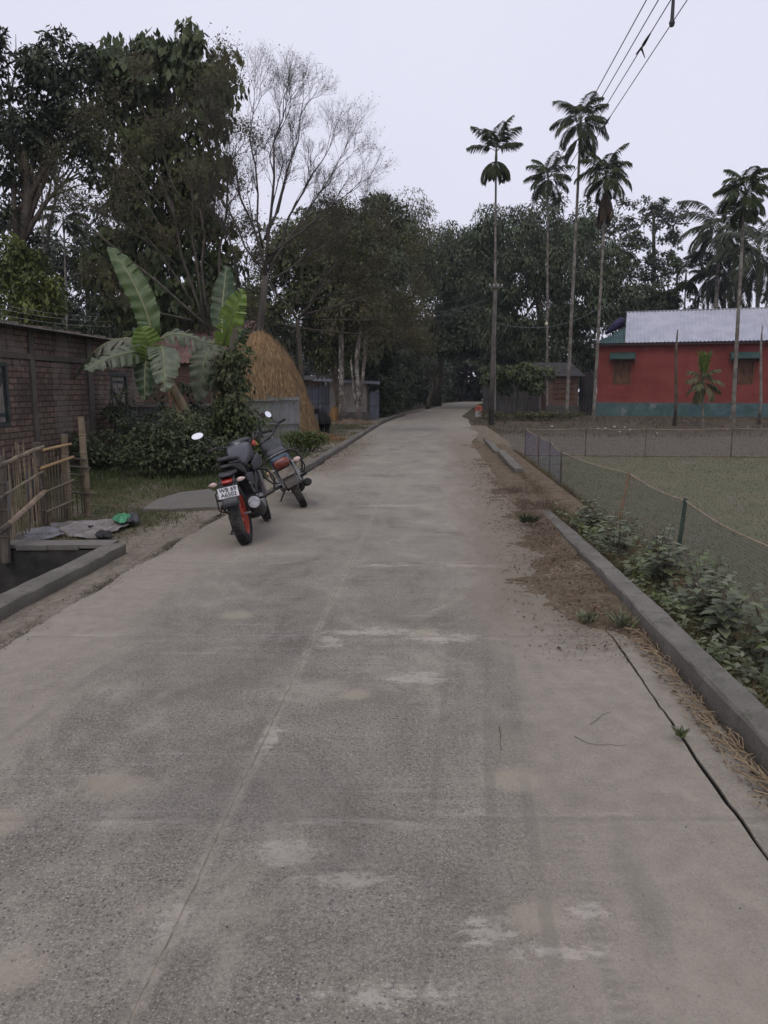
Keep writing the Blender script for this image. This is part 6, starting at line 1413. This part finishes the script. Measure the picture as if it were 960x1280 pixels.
# ---------------------------------------------------------------- nearer bike: grey street bike with red rims
def sport_bike(root):
    wb = .67; r = .305
    ST = steer_m((.50, 0, .85), R(14))
    wheel(root, 'rear_wheel', -wb, r, .125, REDp, 5, disc=False)
    wheel(root, 'front_wheel', wb, r, .105, REDp, 5, steer=ST)
    for s in (-1, 1): tb(root, 'swingarm', MBK, ([(-wb, s*.095, r), (-.35, s*.10, .33), (-.18, s*.07, .36)], [.022, .028, .03]))
    tb(root, 'axle', ALU, ([(-wb, -.12, r), (-wb, .12, r)], .014))
    for s in (-1, 1): tb(root, 'fork', ALU, ([(wb-.02, s*.085, r), (.585, s*.085, .56)], .026), ([(.585, s*.085, .56), (.475, s*.085, .92)], .019), m=ST)
    b = MB(); 
    for z in (.66, .90): b.box((.56-.30*(z-.66)/.6, 0, z), (.08, .22, .03))
    b.build('triple_clamp', MBK, root, m=ST)
    L_(root, 'front_mudguard', BLK, [((wb+.29*cos(a), 0, r+.345*sin(a)), .062, .012, 2.5, (0, 1, 0), (cos(a), 0, sin(a))) for a in np.linspace(.3, 2.6, 12)], m=ST)
    # frame, engine, belly
    tb(root, 'frame', MBK, ([(.46, 0, .84), (.30, .10, .70), (.02, .13, .55), (-.15, .10, .38)], .024), ([(.46, 0, .84), (.30, -.10, .70), (.02, -.13, .55), (-.15, -.10, .38)], .024), ([(.46, 0, .80), (.34, 0, .52), (.25, 0, .36)], .022), ([(-.05, .10, .60), (-.40, .09, .72), (-.68, .06, .80)], .016), ([(-.05, -.10, .60), (-.40, -.09, .72), (-.68, -.06, .80)], .016))
    engine(root)
    L_(root, 'belly_pan', BLK, [((-.12, 0, .22), .07, .04, 3), ((.05, 0, .21), .12, .07, 3), ((.25, 0, .26), .11, .10, 3), ((.36, 0, .36), .07, .10, 3)])
    # tank with shoulders
    L_(root, 'fuel_tank', GRY, [((-.14, 0, .76), .060, .045, 2.8), ((-.06, 0, .79), .085, .080, 2.8), ((.05, 0, .835), .115, .110, 2.8), ((.17, 0, .865), .138, .118, 3), ((.29, 0, .875), .145, .112, 3.2), ((.40, 0, .86), .125, .095, 3.2), ((.47, 0, .84), .08, .06, 3)], 28)
    tb(root, 'fuel_cap', ALU, ([(.20, 0, .975), (.20, 0, .992)], [.05, .045]), n=20)
    for s in (-1, 1):
        L_(root, 'tank_shroud', GRYd, [((.08, s*.125, .70), .014, .04, 3), ((.24, s*.150, .73), .018, .075, 3), ((.38, s*.168, .75), .016, .075, 3), ((.52, s*.175, .73), .008, .035, 3)])
        L_(root, 'side_panel', GRYd, [((-.34, s*.100, .64), .008, .03, 3), ((-.22, s*.115, .61), .012, .06, 3), ((-.06, s*.122, .58), .012, .08, 3), ((.06, s*.11, .60), .008, .05, 3)])
        L_(root, 'tank_accent', REDp if s < 0 else GRYd, [((.38, s*.145, .93), .012, .020, 3), ((.44, s*.16, .94), .016, .034, 3), ((.50, s*.15, .92), .010, .018, 3)])
    # seats
    L_(root, 'rider_seat', SEATM, [((-.36, 0, .80), .10, .03, 2.5), ((-.28, 0, .785), .125, .04, 2.5), ((-.16, 0, .775), .125, .042, 2.5), ((-.05, 0, .79), .09, .045, 2.5), ((.00, 0, .81), .06, .03, 2.5)])
    L_(root, 'pillion_seat', SEATM, [((-.74, 0, .885), .05, .012, 2.6), ((-.70, 0, .882), .082, .026, 2.8), ((-.58, 0, .875), .100, .030, 2.8), ((-.44, 0, .855), .105, .034, 2.8), ((-.36, 0, .825), .085, .03, 2.8)])
    L_(root, 'tail_cowl', BLK, [((-.80, 0, .815), .040, .012, 3), ((-.74, 0, .815), .065, .022, 3), ((-.60, 0, .800), .085, .036, 3), ((-.42, 0, .77), .10, .05, 3), ((-.22, 0, .70), .105, .06, 3)])
    for s in (-1, 1): tb(root, 'grab_rail', MBK, ([(-.42, s*.10, .82), (-.58, s*.118, .835), (-.74, s*.10, .84), (-.81, s*.055, .845)], .010))
    L_(root, 'tail_panel', GRYd, [((-.875, 0, .730), .055, .010, 3), ((-.82, 0, .745), .080, .022, 3), ((-.66, 0, .745), .085, .028, 3)])
    L_(root, 'tail_light', REDd, [((-.895, 0, .668), .046, .014, 3.5), ((-.872, 0, .671), .056, .018, 3.5), ((-.83, 0, .69), .050, .02, 3.5)])
    # fender carrying the plate
    ex_ = Vector((-.30, 0, 1)).normalized()
    b = MB(); b.loft([((-.80, 0, .72), .075, .020, 3), ((-.885, 0, .64), .080, .016, 3, (0, 1, 0), (1, 0, .6)), ((-.905, 0, .54), .085, .012, 3, (0, 1, 0), (1, 0, 0)), ((-.93, 0, .46), .088, .010, 3, (0, 1, 0), (1, 0, 0)), ((-.955, 0, .415), .070, .008, 3, (0, 1, 0), (1, 0, 0))], 18); b.build('rear_fender', BLK, root, smooth='auto')
    pc = Vector((-.932, 0, .575)); up = Vector((.10, 0, 1)).normalized(); b = MB(); rt = Matrix.Rotation(math.atan2(.10, 1), 3, 'Y'); b.box(pc, (.004, .200, .105), rt); pl_ = b.build('license_plate', WHT, root)
    plate_text(pl_, (('WB 69', .025), ('A6502', -.024)), pc+Vector((-.0035, 0, 0)), (0, -1, 0), up, .056, INK)
    for s in (-1, 1):
        tb(root, 'indicator_stalk', BLK, ([(-.86, s*.06, .665), (-.865, s*.115, .668)], .010))
        L_(root, 'indicator', AMB, [((-.87, s*.10, .668), .008, .012, 2.4, (-1, 0, 0), (0, 0, 1)), ((-.872, s*.125, .670), .022, .024, 2.4, (-1, 0, 0), (0, 0, 1)), ((-.872, s*.155, .672), .020, .020, 2.4, (-1, 0, 0), (0, 0, 1)), ((-.870, s*.185, .674), .005, .006, 2.4, (-1, 0, 0), (0, 0, 1))], 14)
    # tyre hugger and its arm
    L_(root, 'tyre_hugger', GRYd, [((-wb+.335*cos(a), 0, r+.345*sin(a)), .078, .010, 3, (0, 1, 0), (cos(a), 0, sin(a))) for a in np.linspace(1.5, 2.75, 9)])
    tb(root, 'hugger_bracket', MBK, ([(-wb, .10, r+.02), (-.86, .11, .42), (-.93, .09, .45)], .009), ([(-.92, .10, .46), (-.905, .12, .40), (-.80, .16, .36), (-.93, .17, .375)], .007))
    # chain guard, sets, stand
    L_(root, 'chain_guard', BLK, [((-.75, .115, .40), .008, .018, 3), ((-.50, .12, .43), .009, .024, 3), ((-.28, .11, .42), .008, .018, 3)])
    for s in (-1, 1):
        tb(root, 'footpeg_bracket', ALU, ([(-.12, s*.13, .42), (-.28, s*.15, .40), (-.42, s*.14, .58)], .012))
        tb(root, 'footpeg', RUB, ([(-.24, s*.15, .38), (-.24, s*.25, .385)], .014)); tb(root, 'footpeg', RUB, ([(-.42, s*.15, .46), (-.42, s*.24, .465)], .012))
    tb(root, 'sari_guard', MBK, ([(-.50, .14, .62), (-.60, .20, .55), (-.62, .20, .38), (-.45, .18, .33)], .008), ([(-.50, .14, .62), (-.30, .19, .42), (-.45, .18, .33)], .008))
    tb(root, 'side_stand', MBK, ([(-.08, .10, .28), (-.14, .20, .12), (-.17, .245, .052)], .012), ([(-.21, .215, .048), (-.14, .29, .056)], [.015, .010]))
    tb(root, 'leg_guard', MBK, ([(.34, -.10, .66), (.33, -.24, .62), (.31, -.30, .50), (.30, -.26, .36), (.27, -.10, .32)], .014), ([(.34, .10, .66), (.33, .24, .62), (.31, .30, .50), (.30, .26, .36), (.27, .10, .32)], .014))
    # exhaust on the right
    tb(root, 'exhaust_pipe', MBK, ([(.26, -.06, .50), (.30, -.08, .34), (.16, -.13, .20), (-.20, -.15, .20), (-.34, -.165, .28)], .020), n=10)
    ex = MB(); dr = Vector((-1, -.02, .36)).normalized(); p0 = Vector((-.30, -.17, .26)); ex.tube([p0, p0+dr*.05, p0+dr*.30, p0+dr*.40], [.035, .058, .062, .060], 18); e_ = ex.build('exhaust', MBK, root, smooth='auto')
    c = p0+dr*.40; k = MB(); k.tube([c-dr*.01, c+dr*.018, c+dr*.022, c+dr*.006, c+dr*.010, c-dr*.03], [.062, .060, .040, .030, .022, .020], 24, cap=False); k.build('end_cap', SIL, e_, smooth='auto')
    k = MB(); k.tube([c-dr*.01, c+dr*.013], .026, 20); k.build('cap_core', MBK, e_); k = MB(); q0 = p0+dr*.05+Vector((0, -.045, 0))
    k.add([tuple(p0+dr*.02+Vector((-.0, -.050, .045))), tuple(p0+dr*.12+Vector((0, -.062, .0))), tuple(p0+dr*.02+Vector((0, -.048, -.045)))], [(0, 1, 2)]); k.build('exhaust_sticker', REDp, e_)
    # cockpit
    L_(root, 'headlight', BLK, [((.52, 0, .82), .10, .09, 2.6), ((.62, 0, .83), .12, .10, 2.6), ((.71, 0, .81), .08, .07, 2.6)], m=ST)
    L_(root, 'headlight_cowl', GRY, [((.44, 0, .99), .09, .018, 3), ((.54, 0, .985), .13, .035, 3), ((.64, 0, .94), .12, .04, 3), ((.72, 0, .89), .07, .02, 3)], m=ST)
    grips(root, ST, (.47, .95), .37, .055, [
        ([(.42, .28, 1.0), (.44, .32, 1.12), (.43, .37, 1.18)], (.42, .425, 1.20), (.072, .040), (R(24), R(8), 0)),
        ([(.42, -.26, 1.0), (.44, -.27, 1.10), (.43, -.29, 1.16), (.42, -.33, 1.18)], (.42, -.345, 1.185), (.050, .030), (R(10), R(-65), 0))], back=.12)
    tb(root, 'cables', MBK, ([(.44, .2, .97), (.52, .1, 1.03), (.50, -.02, .9)], .006), ([(.44, -.2, .97), (.55, -.08, 1.02), (.52, 0, .88)], .006), m=ST)
    tb(root, 'tag_ribbon', plain('yellow_ribbon', (.42, .28, .05), .7), ([(.47, -.14, .97), (.46, -.165, .93), (.46, -.18, .88)], [.008, .010, .006]), m=ST)

# ---------------------------------------------------------------- farther bike: older commuter with chrome
def commuter_bike(root):
    wb = .635; r = .30
    ST = steer_m((.45, 0, .85), R(24))
    wheel(root, 'rear_wheel', -wb, r, .098, MBK, 6, disc=False)
    wheel(root, 'front_wheel', wb, r, .085, MBK, 6, steer=ST, disc=False)
    for s in (-1, 1): tb(root, 'swingarm', MBK, ([(-wb, s*.085, r), (-.15, s*.08, .34)], .020)); tb(root, 'shock_absorber', ALU, ([(-wb+.02, s*.12, .34), (-.49, s*.13, .66)], [.016, .016]), ([(-wb+.06, s*.122, .42), (-.51, s*.13, .62)], .027), n=10)
    for s in (-1, 1): tb(root, 'fork', ALU, ([(wb-.02, s*.08, r), (.56, s*.08, .56)], .022), ([(.56, s*.08, .56), (.45, s*.08, .92)], .017), m=ST)
    L_(root, 'front_mudguard', BLUb, [((wb+.30*cos(a), 0, r+.33*sin(a)), .055, .010, 2.5, (0, 1, 0), (cos(a), 0, sin(a))) for a in np.linspace(.0, 2.9, 14)], m=ST)
    tb(root, 'frame', MBK, ([(.42, 0, .84), (.30, 0, .45), (.22, 0, .28)], .022), ([(.42, 0, .82), (.0, 0, .66), (-.15, 0, .40)], .022), ([(.0, .09, .62), (-.45, .10, .70), (-.72, .08, .72)], .014), ([(.0, -.09, .62), (-.45, -.10, .70), (-.72, -.08, .72)], .014))
    engine(root, .0, False)
    L_(root, 'fuel_tank', GRYd, [((-.12, 0, .76), .07, .05, 2.6), ((-.02, 0, .80), .12, .08, 2.5), ((.12, 0, .835), .155, .105, 2.5), ((.26, 0, .84), .16, .105, 2.6), ((.38, 0, .83), .12, .08, 2.8), ((.44, 0, .82), .06, .04, 3)], 26)
    for s in (-1, 1): L_(root, 'side_panel', GRYd, [((-.38, s*.12, .56), .010, .05, 3), ((-.22, s*.135, .55), .014, .10, 3), ((-.05, s*.13, .56), .012, .08, 3)])
    L_(root, 'seat', plain('patched_seat', (.05, .05, .062), .5, var=.25, scale=8), [((-.74, 0, .815), .09, .03, 2.6), ((-.68, 0, .825), .12, .048, 2.6), ((-.50, 0, .815), .13, .055, 2.6), ((-.32, 0, .79), .13, .05, 2.6), ((-.12, 0, .775), .11, .045, 2.6), ((-.02, 0, .79), .08, .035, 2.6)])
    tb(root, 'seat_trim', SIL, ([(-.74, .10, .805), (-.70, .125, .80), (-.4, .137, .785), (-.1, .112, .76)], .005), ([(-.74, -.10, .805), (-.70, -.125, .80), (-.4, -.137, .785), (-.1, -.112, .76)], .005), ([(-.745, .10, .805), (-.75, 0, .81), (-.745, -.10, .805)], .006))
    L_(root, 'tail_cowl', BLUb, [((-.88, 0, .70), .085, .05, 2.6), ((-.82, 0, .715), .125, .075, 2.6), ((-.70, 0, .72), .14, .07, 2.6), ((-.50, 0, .68), .14, .07, 2.8), ((-.36, 0, .64), .12, .06, 3)])
    L_(root, 'tail_light', REDd2, [((-.925, 0, .685), .085, .046, 2.8), ((-.905, 0, .685), .108, .062, 2.8), ((-.86, 0, .695), .105, .062, 2.8)])
    b = MB(); ar = np.linspace(1.35, 2.95, 12); b.loft([((-wb+.36*cos(a), 0, r+.36*sin(a)+.03*(a < 2)), .088, .009, 3.2, (0, 1, 0), (cos(a), 0, sin(a))) for a in ar], 18); b.build('rear_fender', FEN, root, smooth='auto')
    pc = Vector((-.975, 0, .565)); b = MB(); b.box(pc, (.005, .20, .11), Matrix.Rotation(R(16), 3, 'Y')); b.build('license_plate', PLd, root)
    for s in (-1, 1):
        tb(root, 'indicator_stalk', CHR, ([(-.84, s*.12, .64), (-.85, s*.17, .64)], .010))
        L_(root, 'indicator', AMB if s < 0 else plain('amber_lens', (.30, .20, .13), .3), [((-.86, s*.15, .64), .012, .02, 2.4, (-1, 0, 0), (0, 0, 1)), ((-.865, s*.175, .64), .032, .034, 2.4, (-1, 0, 0), (0, 0, 1)), ((-.865, s*.225, .64), .028, .028, 2.4, (-1, 0, 0), (0, 0, 1)), ((-.86, s*.245, .64), .006, .008, 2.4, (-1, 0, 0), (0, 0, 1))], 14)
    tb(root, 'grab_rail', MBK, ([(-.50, .14, .78), (-.70, .165, .80), (-.86, .15, .80), (-.93, 0, .81), (-.86, -.15, .80), (-.70, -.165, .80), (-.50, -.14, .78)], .011), n=8)
    tb(root, 'sari_guard', MBK, ([(-.62, -.17, .78), (-.66, -.25, .72), (-.68, -.26, .50), (-.58, -.22, .42), (-.50, -.16, .42)], .009), ([(-.42, -.15, .76), (-.44, -.25, .70), (-.46, -.25, .50), (-.50, -.20, .42)], .009), ([(-.66, -.255, .66), (-.45, -.25, .66)], .007), ([(-.67, -.258, .56), (-.46, -.25, .56)], .007), ([(-.62, .17, .78), (-.66, .22, .70), (-.62, .20, .45), (-.5, .15, .42)], .009))
    tb(root, 'exhaust_pipe', CHR, ([(.26, -.04, .46), (.28, -.08, .30), (.14, -.14, .20), (-.2, -.16, .21)], .018), n=10)
    ex = MB(); ex.tube([(-.18, -.165, .21), (-.26, -.17, .22), (-.72, -.185, .29), (-.86, -.19, .31)], [.022, .046, .055, .050], 16); e_ = ex.build('exhaust', MBK, root, smooth='auto')
    k = MB(); k.tube([(-.855, -.19, .31), (-.875, -.191, .313)], [.050, .036], 16); k.build('end_cap', MBK, e_)
    k = MB(); k.tube([(-.30, -.215, .25), (-.55, -.228, .29)], .018, 8); k.build('heat_shield', CHR, e_)
    for s in (-1, 1): tb(root, 'footpeg', RUB, ([(-.16, s*.12, .33), (-.16, s*.25, .33)], .016)); tb(root, 'footpeg', RUB, ([(-.46, s*.14, .36), (-.46, s*.24, .36)], .014))
    tb(root, 'side_stand', MBK, ([(-.05, .09, .27), (-.10, .25, .14), (-.13, .33, .118)], .012), ([(-.17, .30, .115), (-.10, .36, .125)], [.014, .010]))
    tb(root, 'leg_guard', MBK, ([(.30, -.05, .70), (.30, -.26, .66), (.30, -.31, .50), (.28, -.24, .36), (.24, -.05, .30)], .014), ([(.30, .05, .70), (.30, .26, .66), (.30, .31, .50), (.28, .24, .36), (.24, .05, .30)], .014))
    L_(root, 'rear_hub', MAR, [((-wb, -.05, r), .06, .06, 2, (1, 0, 0), (0, 0, 1)), ((-wb, .06, r), .06, .06, 2, (1, 0, 0), (0, 0, 1))])
    L_(root, 'headlight', BLK, [((.48, 0, .84), .09, .09, 2.2), ((.58, 0, .84), .10, .10, 2.2), ((.66, 0, .84), .09, .09, 2.2)], m=ST)
    L_(root, 'dashboard', BLK, [((.44, 0, .93), .07, .02, 3), ((.50, 0, .96), .10, .035, 3), ((.56, 0, .95), .08, .03, 3)], m=ST)
    grips(root, ST, (.43, .95), .36, .085, [
        ([(.36, -.25, 1.04), (.38, -.24, 1.12), (.37, -.22, 1.17)], (.36, -.22, 1.22), (.048, .055), (R(16), R(12), 0)),
        ([(.36, .25, 1.04), (.38, .30, 1.12), (.37, .34, 1.17)], (.36, .36, 1.21), (.05, .05), (R(-5), R(75), 0))], bar=MBK, back=.13)

def place_bike(fn, name, label, px, py, head, lean, wb):
    p = gp(px, py, 0); h = R(head); f = Vector((cos(h), sin(h), 0)); o = p+f*wb
    r_ = empty(name, (o.x, o.y, .0), label, 'motorcycle', group='motorcycles parked on the road'); fn(r_); r_.rotation_euler = (-lean, 0, h); return r_
mA = place_bike(sport_bike, 'motorcycle', 'nearer grey motorcycle with red wheel rims and white number plate', 309, 679, 91.5, R(13), .67)
mB_ = place_bike(commuter_bike, 'motorcycle', 'farther blue and black commuter motorcycle with dusty rear fender, leaning hard on its stand', 381, 633, 101, R(27), .635)
# ================================================================== HAZE
m = MB(); m.box((20, 170, 19), (760, 460, 41)); hz = m.build('haze', bpy.data.materials.new('haze_air')); tag(hz, kind='stuff')
hm = hz.data.materials[0]; hm.use_nodes = True; ht = hm.node_tree; ht.nodes.remove(ht.nodes['Principled BSDF'])
pv = ht.nodes.new('ShaderNodeVolumePrincipled'); pv.inputs['Color'].default_value = (.80, .84, .95, 1); pv.inputs['Density'].default_value = 0.00045
pv.inputs['Anisotropy'].default_value = 0.2; ht.links.new(pv.outputs[0], ht.nodes['Material Output'].inputs['Volume'])
